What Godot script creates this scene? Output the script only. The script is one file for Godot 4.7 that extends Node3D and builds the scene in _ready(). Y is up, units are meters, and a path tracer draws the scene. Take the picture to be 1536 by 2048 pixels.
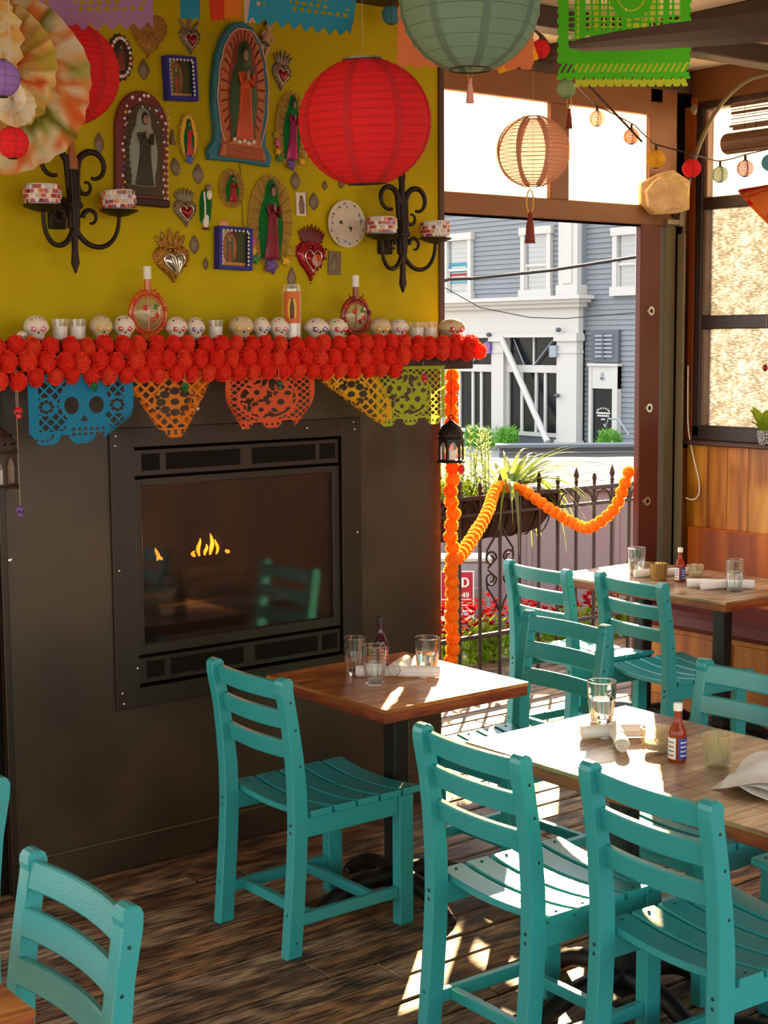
extends Node3D
# A corner of a decorated restaurant patio room. x runs along the fireplace wall, y is up, the camera stands at x = 0, z = 0.

const WZ := -4.915   # face of the fireplace wall
const DZ := -5.5     # plane of the raised sectional door
const RX := 6.46     # inner face of the right wall
const CY := 3.36     # underside of the ceiling
const YAW := 0.669   # the bunting strings run across the room at this angle

var taken := {}
var M := {}
var rng := RandomNumberGenerator.new()
var noise := FastNoiseLite.new()


# ---------------------------------------------------------------- mesh collector
class MB:
	var v := PackedVector3Array()
	var n := PackedVector3Array()
	var u := PackedVector2Array()
	var c := PackedColorArray()
	var ix := PackedInt32Array()
	var col := Color.WHITE
	var colored := false
	var x := Transform3D.IDENTITY

	func vert(p: Vector3, nn: Vector3, uv := Vector2.ZERO) -> int:
		v.append(x * p)
		n.append((x.basis * nn).normalized())
		u.append(uv)
		c.append(col)
		return v.size() - 1

	func idx(a: int, b: int, d: int) -> void:  # counter-clockwise seen from outside
		ix.append(a)
		ix.append(d)
		ix.append(b)

	func tri(a: Vector3, b: Vector3, d: Vector3) -> void:
		var nn := (b - a).cross(d - a).normalized()
		var i := vert(a, nn)
		vert(b, nn)
		vert(d, nn)
		idx(i, i + 1, i + 2)

	func quad(a: Vector3, b: Vector3, d: Vector3, e: Vector3) -> void:
		var nn := (d - a).cross(e - b).normalized()
		var i := vert(a, nn, Vector2(0, 1))
		vert(b, nn, Vector2(1, 1))
		vert(d, nn, Vector2(1, 0))
		vert(e, nn, Vector2(0, 0))
		idx(i, i + 1, i + 2)
		idx(i, i + 2, i + 3)

	func quado(a: Vector3, b: Vector3, d: Vector3, e: Vector3, out: Vector3) -> void:
		if (d - a).cross(e - b).dot(out) < 0.0:
			quad(a, e, d, b)
		else:
			quad(a, b, d, e)

	func box(ce: Vector3, s: Vector3, bev := 0.0, bs := Basis.IDENTITY) -> MB:
		var h := s * 0.5
		var r := Vector3(h.x - bev, h.y - bev, h.z - bev)
		for a in 3:
			var b := (a + 1) % 3
			var d := (a + 2) % 3
			for sg in [-1.0, 1.0]:
				var q := []
				for k in [[-1, -1], [1, -1], [1, 1], [-1, 1]]:
					var p := Vector3.ZERO
					p[a] = sg * h[a]
					p[b] = k[0] * r[b]
					p[d] = k[1] * r[d]
					q.append(ce + bs * p)
				var o := Vector3.ZERO
				o[a] = sg
				quado(q[0], q[1], q[2], q[3], bs * o)
			if bev > 0.0:
				for s1 in [-1.0, 1.0]:
					for s2 in [-1.0, 1.0]:
						var q2 := []
						for k in [[0, -1.0], [0, 1.0], [1, 1.0], [1, -1.0]]:
							var p := Vector3.ZERO
							p[a] = k[1] * r[a]
							p[b] = s1 * (h[b] if k[0] == 0 else r[b])
							p[d] = s2 * (r[d] if k[0] == 0 else h[d])
							q2.append(ce + bs * p)
						var o := Vector3.ZERO
						o[b] = s1
						o[d] = s2
						quado(q2[0], q2[1], q2[2], q2[3], bs * o)
		if bev > 0.0:
			for sx in [-1.0, 1.0]:
				for sy in [-1.0, 1.0]:
					for sz in [-1.0, 1.0]:
						var A := ce + bs * Vector3(sx * h.x, sy * r.y, sz * r.z)
						var B := ce + bs * Vector3(sx * r.x, sy * h.y, sz * r.z)
						var D := ce + bs * Vector3(sx * r.x, sy * r.y, sz * h.z)
						if (B - A).cross(D - A).dot(bs * Vector3(sx, sy, sz)) < 0.0:
							tri(A, D, B)
						else:
							tri(A, B, D)
		return self

	# a smooth patch of (nu+1) x (nv+1) points; its outside is where du x dv points
	func grid(nu: int, nv: int, pts: PackedVector3Array, wrap := false, cols := PackedColorArray()) -> MB:
		var w := nu + 1
		var nn := PackedVector3Array()
		nn.resize(pts.size())
		for j in nv:
			for i in nu:
				var a := j * w + i
				var f := (pts[a + 1] - pts[a]).cross(pts[a + w] - pts[a]) + (pts[a + w + 1] - pts[a + w]).cross(pts[a + w + 1] - pts[a + 1])
				nn[a] += f
				nn[a + 1] += f
				nn[a + w] += f
				nn[a + w + 1] += f
		if wrap:
			for j in nv + 1:
				var f := nn[j * w] + nn[j * w + nu]
				nn[j * w] = f
				nn[j * w + nu] = f
		var at := v.size()
		for k in pts.size():
			if cols.size():
				col = cols[k]
			vert(pts[k], nn[k] if nn[k].length_squared() > 1e-20 else Vector3.UP, Vector2(float(k % w) / nu, 1.0 - float(k / w) / nv))
		for j in nv:
			for i in nu:
				var a := at + j * w + i
				idx(a, a + 1, a + w + 1)
				idx(a, a + w + 1, a + w)
		return self

	# a turned shape: profile of (radius, height) from the bottom outside upwards; sharp turns stay sharp
	func lathe(pr: Array, seg := 20, sz := 1.0, at := Vector3.ZERO) -> MB:
		var runs := []
		var run := [pr[0]]
		for k in range(1, pr.size()):
			run.append(pr[k])
			if k + 1 < pr.size():
				var a: Vector2 = (pr[k] - pr[k - 1]).normalized()
				var b: Vector2 = (pr[k + 1] - pr[k]).normalized()
				if a.dot(b) < 0.8:
					runs.append(run)
					run = [pr[k]]
		runs.append(run)
		for rr in runs:
			var pts := PackedVector3Array()
			for q in rr:
				for i in seg + 1:
					var an := TAU * i / seg
					pts.append(at + Vector3(q.x * cos(an), q.y, -q.x * sin(an) * sz))
			grid(seg, rr.size() - 1, pts, true)
		return self

	func ball(ce: Vector3, r: Vector3, nu := 12, nv := 8) -> MB:
		var pts := PackedVector3Array()
		for j in nv + 1:
			var el := -PI / 2 + PI * j / nv
			for i in nu + 1:
				var an := TAU * i / nu
				pts.append(ce + Vector3(r.x * cos(an) * cos(el), r.y * sin(el), -r.z * sin(an) * cos(el)))
		return grid(nu, nv, pts, true)

	func tube(path: Array, rad, seg := 8, caps := true) -> MB:
		var pts := PackedVector3Array()
		var t0: Vector3 = (path[1] - path[0]).normalized()
		var up := Vector3.UP if absf(t0.y) < 0.9 else Vector3.RIGHT
		var a := t0.cross(up).normalized()
		var m := path.size()
		for k in m:
			var t: Vector3 = (path[mini(k + 1, m - 1)] - path[maxi(k - 1, 0)]).normalized()
			a = (a - t * a.dot(t)).normalized()
			var b := t.cross(a)
			var r: float = rad[k] if rad is Array else rad
			for i in seg + 1:
				var an := TAU * i / seg
				pts.append(path[k] + (a * cos(an) + b * sin(an)) * r)
		grid(seg, m - 1, pts, true)
		if caps:
			for e in [0, m - 1]:
				for i in range(1, seg - 1):
					var q: int = e * (seg + 1)
					if e == 0:
						tri(pts[q], pts[q + i + 1], pts[q + i])
					else:
						tri(pts[q], pts[q + i], pts[q + i + 1])
		return self

	# a section (counter-clockwise in x, y) carried along frames; z of every frame points along the path
	func sweep(frames: Array, sec: PackedVector2Array) -> MB:
		var m := sec.size()
		for k in m:
			var a := sec[k]
			var b := sec[(k + 1) % m]
			var pts := PackedVector3Array()
			for f in frames:
				pts.append(f * Vector3(a.x, a.y, 0))
				pts.append(f * Vector3(b.x, b.y, 0))
			grid(1, frames.size() - 1, pts)
		for k in range(1, m - 1):
			var f: Transform3D = frames[0]
			tri(f * Vector3(sec[0].x, sec[0].y, 0), f * Vector3(sec[k + 1].x, sec[k + 1].y, 0), f * Vector3(sec[k].x, sec[k].y, 0))
			f = frames[-1]
			tri(f * Vector3(sec[0].x, sec[0].y, 0), f * Vector3(sec[k].x, sec[k].y, 0), f * Vector3(sec[k + 1].x, sec[k + 1].y, 0))
		return self

	static func inset(p: PackedVector2Array, d: float) -> PackedVector2Array:
		var o := PackedVector2Array()
		var m := p.size()
		for k in m:
			var a := (p[k] - p[(k + m - 1) % m]).normalized()
			var b := (p[(k + 1) % m] - p[k]).normalized()
			var na := Vector2(-a.y, a.x)
			var nb := Vector2(-b.y, b.x)
			var s := na + nb
			o.append(p[k] + s * (d / maxf(0.35, s.length_squared() * 0.5)) * 0.5 * minf(2.0, 1.0 / maxf(s.length() * 0.5, 0.5)))
		return o

	# an extruded outline (counter-clockwise) from z0 to z1 with chamfered front and back
	func prism(p: PackedVector2Array, z0: float, z1: float, bev := 0.0) -> MB:
		var m := p.size()
		var q := inset(p, bev) if bev > 0.0 else p
		var ids := Geometry2D.triangulate_polygon(q)
		for s in [0, 1]:
			var z := z1 if s else z0
			var at := v.size()
			for k in q:
				vert(Vector3(k.x, k.y, z), Vector3(0, 0, 1 if s else -1), k)
			for k in range(0, ids.size(), 3):
				var A := q[ids[k]]
				var B := q[ids[k + 1]]
				var D := q[ids[k + 2]]
				var ccw := (B - A).cross(D - A) > 0.0
				if ccw == (s == 1):
					idx(at + ids[k], at + ids[k + 1], at + ids[k + 2])
				else:
					idx(at + ids[k], at + ids[k + 2], at + ids[k + 1])
		for k in m:
			var l := (k + 1) % m
			var a0 := Vector3(p[k].x, p[k].y, z0 + bev)
			var b0 := Vector3(p[l].x, p[l].y, z0 + bev)
			var a1 := Vector3(p[k].x, p[k].y, z1 - bev)
			var b1 := Vector3(p[l].x, p[l].y, z1 - bev)
			quad(a0, b0, b1, a1)
			if bev > 0.0:
				quad(a1, b1, Vector3(q[l].x, q[l].y, z1), Vector3(q[k].x, q[k].y, z1))
				quad(Vector3(q[k].x, q[k].y, z0), Vector3(q[l].x, q[l].y, z0), b0, a0)
		return self

	# a cushion-like relief over an outline that is star-shaped about its centre
	func pillow(p: PackedVector2Array, z0: float, h: float, ce := Vector2.ZERO, rings := 5) -> MB:
		var m := p.size()
		var pts := PackedVector3Array()
		for j in rings + 1:
			var t := float(j) / rings
			var sc := cos(t * PI / 2)
			for i in m + 1:
				var q := ce + (p[i % m] - ce) * sc
				pts.append(Vector3(q.x, q.y, z0 + h * sin(t * PI / 2)))
		return grid(m, rings, pts, true)

	func mesh() -> ArrayMesh:
		var am := ArrayMesh.new()
		var ar := []
		ar.resize(Mesh.ARRAY_MAX)
		ar[Mesh.ARRAY_VERTEX] = v
		ar[Mesh.ARRAY_NORMAL] = n
		ar[Mesh.ARRAY_TEX_UV] = u
		if colored:
			ar[Mesh.ARRAY_COLOR] = c
		ar[Mesh.ARRAY_INDEX] = ix
		am.add_surface_from_arrays(Mesh.PRIMITIVE_TRIANGLES, ar)
		return am


# ---------------------------------------------------------------- naming
func numbered(called: String) -> String:
	if not taken.has(called):
		taken[called] = 0
		return called
	taken[called] += 1
	return "%s_%03d" % [called, taken[called]]


func tag(o: Node, label: String, category: String, group := "", kind := "") -> Node:
	if label:
		o.set_meta("label", label)
	if category:
		o.set_meta("category", category)
	if group:
		o.set_meta("group", group)
	if kind:
		o.set_meta("kind", kind)
	return o


func thing(called: String, label: String, category: String, at := Vector3.ZERO, turn := 0.0, group := "") -> Node3D:
	var o := Node3D.new()
	o.name = numbered(called)
	add_child(o)
	o.position = at
	o.rotation.y = turn
	tag(o, label, category, group)
	return o


func part(called: String, b, m: Material, parent: Node, at := Vector3.ZERO, rot := Vector3.ZERO, kind := "", label := "") -> MeshInstance3D:
	var o := MeshInstance3D.new()
	o.mesh = b.mesh() if b is MB else b
	o.material_override = m
	o.name = numbered(called) if parent == self else called
	parent.add_child(o, true)
	o.position = at
	o.rotation = rot
	if kind:
		o.set_meta("kind", kind)
	if label:
		o.set_meta("label", label)
	return o


func struct(called: String, b, m: Material, at := Vector3.ZERO) -> MeshInstance3D:
	return part(called, b, m, self, at, Vector3.ZERO, "structure")


func solo(called: String, label: String, category: String, b, m: Material, at := Vector3.ZERO, rot := Vector3.ZERO, group := "") -> MeshInstance3D:
	var o := part(called, b, m, self, at, rot)
	tag(o, label, category, group)
	return o


func dup(o: Node3D, label: String, at: Vector3, turn: float, group := "") -> Node3D:
	var r: Node3D = o.duplicate()
	r.name = numbered(String(o.name).rstrip("0123456789").trim_suffix("_"))
	add_child(r)
	r.position = at
	r.rotation.y = turn
	r.set_meta("label", label)
	if group:
		r.set_meta("group", group)
	return r


# ---------------------------------------------------------------- materials
func mat(key: String, col: Color, rough := 0.7, metal := 0.0, opt := {}) -> StandardMaterial3D:
	var m := StandardMaterial3D.new()
	m.resource_name = key
	m.albedo_color = col
	m.roughness = rough
	m.metallic = metal
	if opt.has("back"):  # light that passes through takes the sheet's own colour
		var lin := col.srgb_to_linear()
		var top := maxf(lin.r, maxf(lin.g, lin.b))
		m.backlight_enabled = true
		m.backlight = Color(lin.r, lin.g, lin.b).lerp(Color(top, top, top), 0.04) * (float(opt.back) / maxf(top, 0.01))
		m.backlight = m.backlight.linear_to_srgb()
	if opt.has("alpha"):
		m.transparency = BaseMaterial3D.TRANSPARENCY_ALPHA
		m.albedo_color.a = opt.alpha
	if opt.has("vc"):
		m.vertex_color_use_as_albedo = true
	if opt.has("emit"):
		m.emission_enabled = true
		m.emission = opt.emit
		m.emission_energy_multiplier = opt.get("power", 1.0)
	if opt.has("tex"):
		m.albedo_texture = opt.tex
		m.uv1_scale = Vector3.ONE * opt.get("scale", 1.0)
		if not opt.has("uv"):
			m.uv1_triplanar = true
			m.uv1_world_triplanar = opt.get("world", true)
			m.uv1_triplanar_sharpness = 8.0
	if opt.has("bump"):
		m.heightmap_enabled = true
		m.heightmap_texture = opt.bump
		m.heightmap_scale = opt.get("depth", 0.2)
		m.uv1_scale = Vector3.ONE * opt.get("scale", 1.0)
		if not opt.has("uv"):
			m.uv1_triplanar = true
			m.uv1_world_triplanar = opt.get("world", true)
	if opt.has("rtex"):
		m.roughness_texture = opt.rtex
	if opt.has("spec"):
		m.metallic_specular = opt.spec
	if opt.has("coat"):
		m.clearcoat_enabled = true
		m.clearcoat = opt.coat
		m.clearcoat_roughness = opt.get("coat_rough", 0.1)
	M[key] = m
	return m


func hexc(h: String) -> Color:
	return Color.html(h)


func picture(w: int, h: int, f: Callable) -> ImageTexture:
	var im := Image.create(w, h, false, Image.FORMAT_RGB8)
	for y in h:
		for x in w:
			im.set_pixel(x, y, f.call(x, y))
	return ImageTexture.create_from_image(im)


func nz(seed_: int, freq: float, oct := 4) -> FastNoiseLite:
	var q := FastNoiseLite.new()
	q.seed = seed_
	q.noise_type = FastNoiseLite.TYPE_SIMPLEX_SMOOTH
	q.frequency = freq
	q.fractal_octaves = oct
	return q


# wood whose grain runs along u; the picture repeats across its seams by blending
func wood_tex(size: int, stops: Array, seed_: int, along: float, across: float, blot: float, swap := false) -> ImageTexture:
	var a := nz(seed_, 1.0, 4)
	var b := nz(seed_ + 7, 1.0, 3)
	var g := Gradient.new()
	g.offsets = PackedFloat32Array(stops.map(func(s): return s[0]))
	g.colors = PackedColorArray(stops.map(func(s): return s[1]))
	return picture(size, size, func(x, y):
		var s := float(y if swap else x) / size
		var t := float(x if swap else y) / size
		var e := smoothstep(0.9, 1.0, s)
		var e2 := smoothstep(0.9, 1.0, t)
		var val := 0.0
		for k in [[0.0, 0.0, (1 - e) * (1 - e2)], [1.0, 0.0, e * (1 - e2)], [0.0, 1.0, (1 - e) * e2], [1.0, 1.0, e * e2]]:
			if k[2] > 0.0:
				var p: float = s - k[0]
				var q: float = t - k[1]
				val += k[2] * (a.get_noise_2d(p * along, q * across) * 0.55 + b.get_noise_2d(p * along * 0.35 + 40.0, q * across * 0.12) * blot)
		return g.sample(clampf(val + 0.5, 0.0, 1.0)))


func speckle_tex(size: int, c0: Color, c1: Color, freq: float, seed_: int, contrast := 1.0) -> ImageTexture:
	var a := nz(seed_, freq, 3)
	a.domain_warp_enabled = false
	return picture(size, size, func(x, y):
		var e := smoothstep(0.88, 1.0, float(x) / size)
		var e2 := smoothstep(0.88, 1.0, float(y) / size)
		var val := lerpf(lerpf(a.get_noise_2d(x, y), a.get_noise_2d(x - size, y), e), lerpf(a.get_noise_2d(x, y - size), a.get_noise_2d(x - size, y - size), e), e2)
		return c0.lerp(c1, clampf(val * contrast + 0.5, 0.0, 1.0)))


func make_materials() -> void:
	var floor_stops := [[0.0, hexc("1e150e")], [0.24, hexc("412f21")], [0.42, hexc("6a503a")], [0.62, hexc("8c6f50")], [0.85, hexc("ae8d66")], [1.0, hexc("cead84")]]
	var fl := wood_tex(768, floor_stops, 3, 6.0, 74.0, 0.55)
	var fb := wood_tex(256, [[0.0, Color.BLACK], [1.0, Color.WHITE]], 11, 4.0, 50.0, 0.2)
	for k in 3:
		var m := mat("floor_%d" % k, [hexc("ffffff"), hexc("d8cabc"), hexc("fbe2c4")][k], 0.62, 0.0, {"tex": fl, "bump": fb, "depth": 0.3, "scale": 1.25, "spec": 0.5})
		m.uv1_offset = Vector3(0.37 * k, 0.21 * k, 0.43 * k)
	var tb := wood_tex(512, [[0.0, hexc("7e4418")], [0.4, hexc("b06a2c")], [0.65, hexc("cc8540")], [1.0, hexc("e2ae6a")]], 21, 3.0, 26.0, 0.6)
	mat("table_wood", hexc("ffffff"), 0.33, 0.0, {"tex": tb, "scale": 1.1, "coat": 0.35, "coat_rough": 0.25})
	mat("table_edge", hexc("b08060"), 0.5, 0.0, {"tex": tb, "scale": 1.3})
	var tg := wood_tex(512, [[0.0, hexc("6b4a30")], [0.4, hexc("94704c")], [0.65, hexc("b39068")], [1.0, hexc("d2b48c")]], 23, 3.0, 30.0, 0.5)
	mat("table_grey_wood", hexc("ffffff"), 0.33, 0.0, {"tex": tg, "scale": 1.1, "coat": 0.35, "coat_rough": 0.25})
	var pw := wood_tex(512, [[0.0, hexc("8e4e12")], [0.35, hexc("b4701c")], [0.6, hexc("c88428")], [1.0, hexc("dc9e40")]], 33, 1.6, 16.0, 0.7, true)
	for k in 3:
		mat("panel_%d" % k, [hexc("ffffff"), hexc("ecd6c0"), hexc("fff0d8")][k], 0.42, 0.0, {"tex": pw, "scale": 0.9, "coat": 0.2}).uv1_offset = Vector3(0.3 * k, 0.45 * k, 0.31 * k)
	mat("bench_wood", hexc("eeb878"), 0.45, 0.0, {"tex": pw, "scale": 0.5})
	mat("bench_base", hexc("d8b878"), 0.55, 0.0, {"tex": pw, "scale": 0.6})
	mat("upper_brown", hexc("6a3c18"), 0.55)
	mat("cushion", hexc("6a2a2c"), 0.6)
	mat("yellow", hexc("ffffff"), 0.7, 0.0, {"spec": 0.3, "tex": speckle_tex(256, hexc("b8a000"), hexc("c6ac00"), 0.012, 5, 0.9), "scale": 0.5})
	mat("black_wall", hexc("ffffff"), 0.42, 0.15, {"tex": speckle_tex(256, hexc("35291a"), hexc("483823"), 0.01, 9, 1.0), "scale": 0.6})
	mat("black_steel", hexc("2c2317"), 0.38, 0.3)
	mat("black_deep", hexc("16120d"), 0.7, 0.0, {"spec": 0.2})
	mat("black_gap", hexc("060505"), 0.9, 0.0, {"spec": 0.1})
	mat("rivet", hexc("c8c4bc"), 0.25, 0.9)
	mat("brown_trim", hexc("4a2a20"), 0.5)
	mat("post_red", hexc("5a2212"), 0.5)
	mat("door_brown", hexc("7c4e2a"), 0.5)
	mat("lintel", hexc("4c3626"), 0.6)
	mat("dark_frame", hexc("2c1c1a"), 0.45)
	mat("frame_inner", hexc("6c5648"), 0.5)
	mat("orange_trim", hexc("9a4410"), 0.5)
	mat("jamb", hexc("5e5236"), 0.55)
	mat("galv", hexc("8a8068"), 0.42, 0.4)
	mat("ceiling", hexc("d8ccb8"), 0.5, 0.0)
	mat("beam", hexc("33221a"), 0.55)
	mat("pane_haze", hexc("fff8ee"), 0.6, 0.0, {"back": 1.4})
	# scratched plastic panes: dense crossing scratches
	var s1 := wood_tex(512, [[0.0, hexc("8a8882")], [0.4, hexc("a6a49e")], [0.6, hexc("cacac8")], [1.0, hexc("f4f6fa")]], 51, 16.0, 70.0, 0.25)
	mat("pane_scratched", hexc("ffffff"), 0.55, 0.0, {"tex": s1, "scale": 1.5, "back": 1.3})
	mat("teal", hexc("2e9695"), 0.33, 0.0, {"bump": speckle_tex(256, Color.BLACK, Color.WHITE, 0.11, 61), "depth": 0.025, "scale": 4.0, "world": false, "spec": 0.55})
	mat("screw", hexc("1c3a3c"), 0.4, 0.4)
	mat("iron", hexc("241812"), 0.5, 0.35)
	mat("iron_brown", hexc("38241a"), 0.6, 0.2)
	mat("cast_iron", hexc("1c1613"), 0.5, 0.3)
	mat("tin", hexc("8c7a60"), 0.35, 0.5, {"bump": speckle_tex(128, Color.BLACK, Color.WHITE, 0.09, 66), "depth": 0.15, "scale": 14.0, "world": false})
	mat("tin_dull", hexc("7d6a55"), 0.5, 0.5)
	mat("gold", hexc("b8843c"), 0.27, 0.75, {"bump": speckle_tex(128, Color.BLACK, Color.WHITE, 0.14, 67), "depth": 0.25, "scale": 12.0, "world": false})
	mat("silver", hexc("d8d2c4"), 0.15, 0.95)
	mat("mirror", hexc("f4efe4"), 0.03, 1.0)
	mat("heart_red", hexc("8c1018"), 0.22, 0.25)
	mat("wine", hexc("7c0a22"), 0.35, 0.3)
	mat("deep_red_paint", hexc("6e140e"), 0.45)
	mat("glit_gold", hexc("e8c060"), 0.28, 0.6, {"bump": speckle_tex(128, Color.BLACK, Color.WHITE, 0.35, 68), "depth": 0.4, "scale": 16.0, "world": false})
	mat("glit_green", hexc("0c8a3a"), 0.32, 0.4, {"bump": speckle_tex(128, Color.BLACK, Color.WHITE, 0.35, 69), "depth": 0.4, "scale": 16.0, "world": false})
	mat("glit_magenta", hexc("a01458"), 0.32, 0.4)
	mat("glit_red", hexc("a3101e"), 0.32, 0.4)
	mat("skin", hexc("9a7a66"), 0.6)
	mat("doll_skin", hexc("c79a72"), 0.6)
	mat("hair", hexc("2a1a14"), 0.7)
	mat("green_robe", hexc("2c4a1c"), 0.5)
	mat("pale_robe", hexc("8c9484"), 0.6)
	mat("dark_robe", hexc("3b3426"), 0.6)
	mat("orange_robe", hexc("c84a14"), 0.5)
	mat("plaque_teal", hexc("2a7688"), 0.55)
	mat("plaque_red", hexc("8a3020"), 0.6)
	mat("plaque_orange", hexc("c06a38"), 0.6)
	mat("pale_pink", hexc("f0a896"), 0.5)
	mat("cobalt", hexc("1a1e8a"), 0.45)
	mat("white", hexc("ece6dc"), 0.55)
	mat("cream", hexc("e2d4ba"), 0.6)
	mat("purple_flower", hexc("6a4a8c"), 0.5)
	mat("blue_flower", hexc("5868b8"), 0.5)
	mat("pink", hexc("e05a9a"), 0.5)
	mat("yellow_paint", hexc("e8b020"), 0.5)
	mat("green_paint", hexc("3c8a3c"), 0.5)
	mat("red_paint", hexc("d01c20"), 0.4)
	mat("black_paint", hexc("1a1416"), 0.5)
	mat("sugar", hexc("e8dcc6"), 0.75)
	mat("sugar_tan", hexc("d4bc94"), 0.75)
	mat("wax", hexc("f2ecdf"), 0.5, 0.0, {"back": 0.50})
	mat("glass", hexc("ffffff"), 0.03, 0.0, {"alpha": 0.03})
	mat("glass_smoke", hexc("e4ecec"), 0.03, 0.0, {"alpha": 0.05})
	var cg := mat("crystal", hexc("f4faf8"), 0.02, 0.0, {"alpha": 0.0})
	cg.refraction_enabled = true
	cg.refraction_scale = 0.05
	var wt := mat("drink", hexc("ffffff"), 0.0, 0.0, {"alpha": 0.0})
	wt.refraction_enabled = true
	wt.refraction_scale = 0.033
	mat("water", hexc("ffffff"), 0.02, 0.0, {"alpha": 0.08})
	mat("fire_glass", hexc("302820"), 0.06, 0.0, {"alpha": 0.25})
	mat("napkin", hexc("f2efe9"), 0.85, 0.0, {"back": 0.25})
	mat("sauce", hexc("8a3a14"), 0.15, 0.0, {"back": 0.70})
	mat("bottle_dark", hexc("3a1012"), 0.1)
	mat("label_white", hexc("e8e4dc"), 0.6)
	mat("label_blue", hexc("3a4a9c"), 0.5)
	mat("label_red", hexc("b0243a"), 0.5)
	mat("amber_glass", hexc("c8b478"), 0.08, 0.0, {"alpha": 0.24})
	mat("gold_glass", hexc("b08a50"), 0.2, 0.6)
	mat("marigold", hexc("f89a0c"), 0.85, 0.0, {"back": 0.90})
	mat("marigold_deep", hexc("f07a08"), 0.85, 0.0, {"back": 0.90})
	mat("garland_red", hexc("f0341a"), 0.85, 0.0, {"back": 0.80})
	mat("garland_red_b", hexc("f44a28"), 0.85, 0.0, {"back": 0.80})
	for q in [["paper_blue", "1a92c0"], ["paper_orange", "f0881a"], ["paper_coral", "f2622e"], ["paper_yellow", "f2b41a"], ["paper_lime", "b4c42c"], ["paper_green", "44b40e"], ["paper_purple", "9a76b0"], ["paper_pink", "ecc8bc"], ["paper_peach", "f08a56"], ["paper_red", "e0401c"]]:
		mat(q[0], hexc(q[1]), 0.8, 0.0, {"back": 0.80})
	for q in [["lantern_red", "ff3036", 0.97], ["lantern_teal", "8ca894", 0.97], ["lantern_pink", "fbc0a0", 0.5], ["lantern_blue", "58a0b8", 0.95], ["lantern_orange", "f08030", 0.62], ["lantern_yellow", "f2c21a", 0.65], ["lantern_mauve", "b87890", 0.6], ["lantern_green", "7c9c80", 0.68], ["lantern_purple", "a884c4", 0.97]]:
		mat(q[0], hexc(q[1]), 0.85, 0.0, {"alpha": q[2], "back": 0.90})
		mat(q[0] + "_seam", hexc(q[1]).darkened(0.2), 0.85, 0.0, {"back": 0.4})
	mat("wire", hexc("40281c"), 0.6, 0.3)
	mat("string", hexc("c8b090"), 0.8)
	mat("tissue", hexc("ffffff"), 0.85, 0.0, {"vc": true, "back": 0.70})
	mat("painted", hexc("ffffff"), 0.6, 0.0, {"vc": true})
	mat("mosaic", hexc("ffffff"), 0.25, 0.0, {"vc": true})
	mat("cardboard", hexc("f4e8d4"), 0.9, 0.0, {"tex": speckle_tex(128, hexc("c8b08a"), hexc("e0ceac"), 0.03, 71), "scale": 3.0})
	mat("fan_brown", hexc("4e3a32"), 0.45)
	mat("grey_metal", hexc("50555c"), 0.4, 0.5)
	mat("bamboo", hexc("55331c"), 0.6)
	mat("leaf", hexc("3c5a1c"), 0.55, 0.0, {"back": 0.95})
	mat("leaf_pale", hexc("606840"), 0.7, 0.0, {"back": 0.5, "spec": 0.2})
	mat("leaf_bright", hexc("5e7012"), 0.65, 0.0, {"back": 0.5, "spec": 0.2})
	mat("bloom_red", hexc("8a0408"), 0.95, 0.0, {"back": 0.30, "spec": 0.1})
	mat("coir", hexc("4e2c16"), 0.9, 0.0, {"bump": speckle_tex(128, Color.BLACK, Color.WHITE, 0.2, 73), "depth": 1.0, "scale": 5.0})
	mat("shed_wall", hexc("86787c"), 0.6)
	mat("shed_roof", hexc("6a7278"), 0.95, 0.0, {"spec": 0.1, "bump": speckle_tex(128, Color.BLACK, Color.WHITE, 0.04, 74), "depth": 2.0, "scale": 0.8})
	mat("cabinet", hexc("8c8890"), 0.5)
	mat("parapet", hexc("5c6066"), 0.6)
	mat("siding", hexc("74787c"), 0.6)
	mat("bld_white", hexc("b4b0aa"), 0.6)
	mat("bld_glass", hexc("1c1e20"), 0.12, 0.0, {"spec": 0.3})
	mat("curtain", hexc("8a9096"), 0.8)
	mat("bld_grey", hexc("50555a"), 0.6)
	mat("street", hexc("8c8a88"), 0.8)
	mat("deck_base", hexc("2a2018"), 0.8)
	mat("plaster", hexc("a89c88"), 0.8)
	mat("flame", hexc("ff9a30"), 0.9, 0.0, {"emit": hexc("ff8a1c"), "power": 3.0})
	mat("mirror_red", hexc("a01820"), 0.2, 0.3)
	mat("plate_white", hexc("d8ccb4"), 0.3)
	mat("orange_glass", hexc("d8621c"), 0.15, 0.0, {"alpha": 0.7})
	mat("rust_flask", hexc("8e3a20"), 0.25)


# ---------------------------------------------------------------- setting
func planks(root: Node3D) -> void:
	var r := RandomNumberGenerator.new()
	r.seed = 5
	var kinds := ["floor_0", "floor_1", "floor_2"]
	for row in 62:
		var z := 1.6 - row * 0.14
		var x0 := -2.5 if z > WZ - 0.1 else 4.2
		var x1 := 6.44 if z > DZ - 0.1 else 9.6
		var x := x0
		var first := true
		while x < x1 - 0.01:
			var l := r.randf_range(2.4, 3.6)
			if first:
				l *= r.randf_range(0.3, 1.0)
			first = false
			var e := minf(x + l, x1)
			if x1 - e < 0.5:
				e = x1
			var w := 0.1302 - r.randf() * 0.003
			var b := MB.new().box(Vector3.ZERO, Vector3(e - x - 0.004, 0.03, w), 0.005)
			part("plank", b, M[kinds[r.randi() % 3]], root, Vector3((x + e) / 2, -0.0155 + r.randf_range(-0.0016, 0.0012), z), Vector3(r.randf_range(-0.006, 0.006), 0, 0))
			x = e


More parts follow.
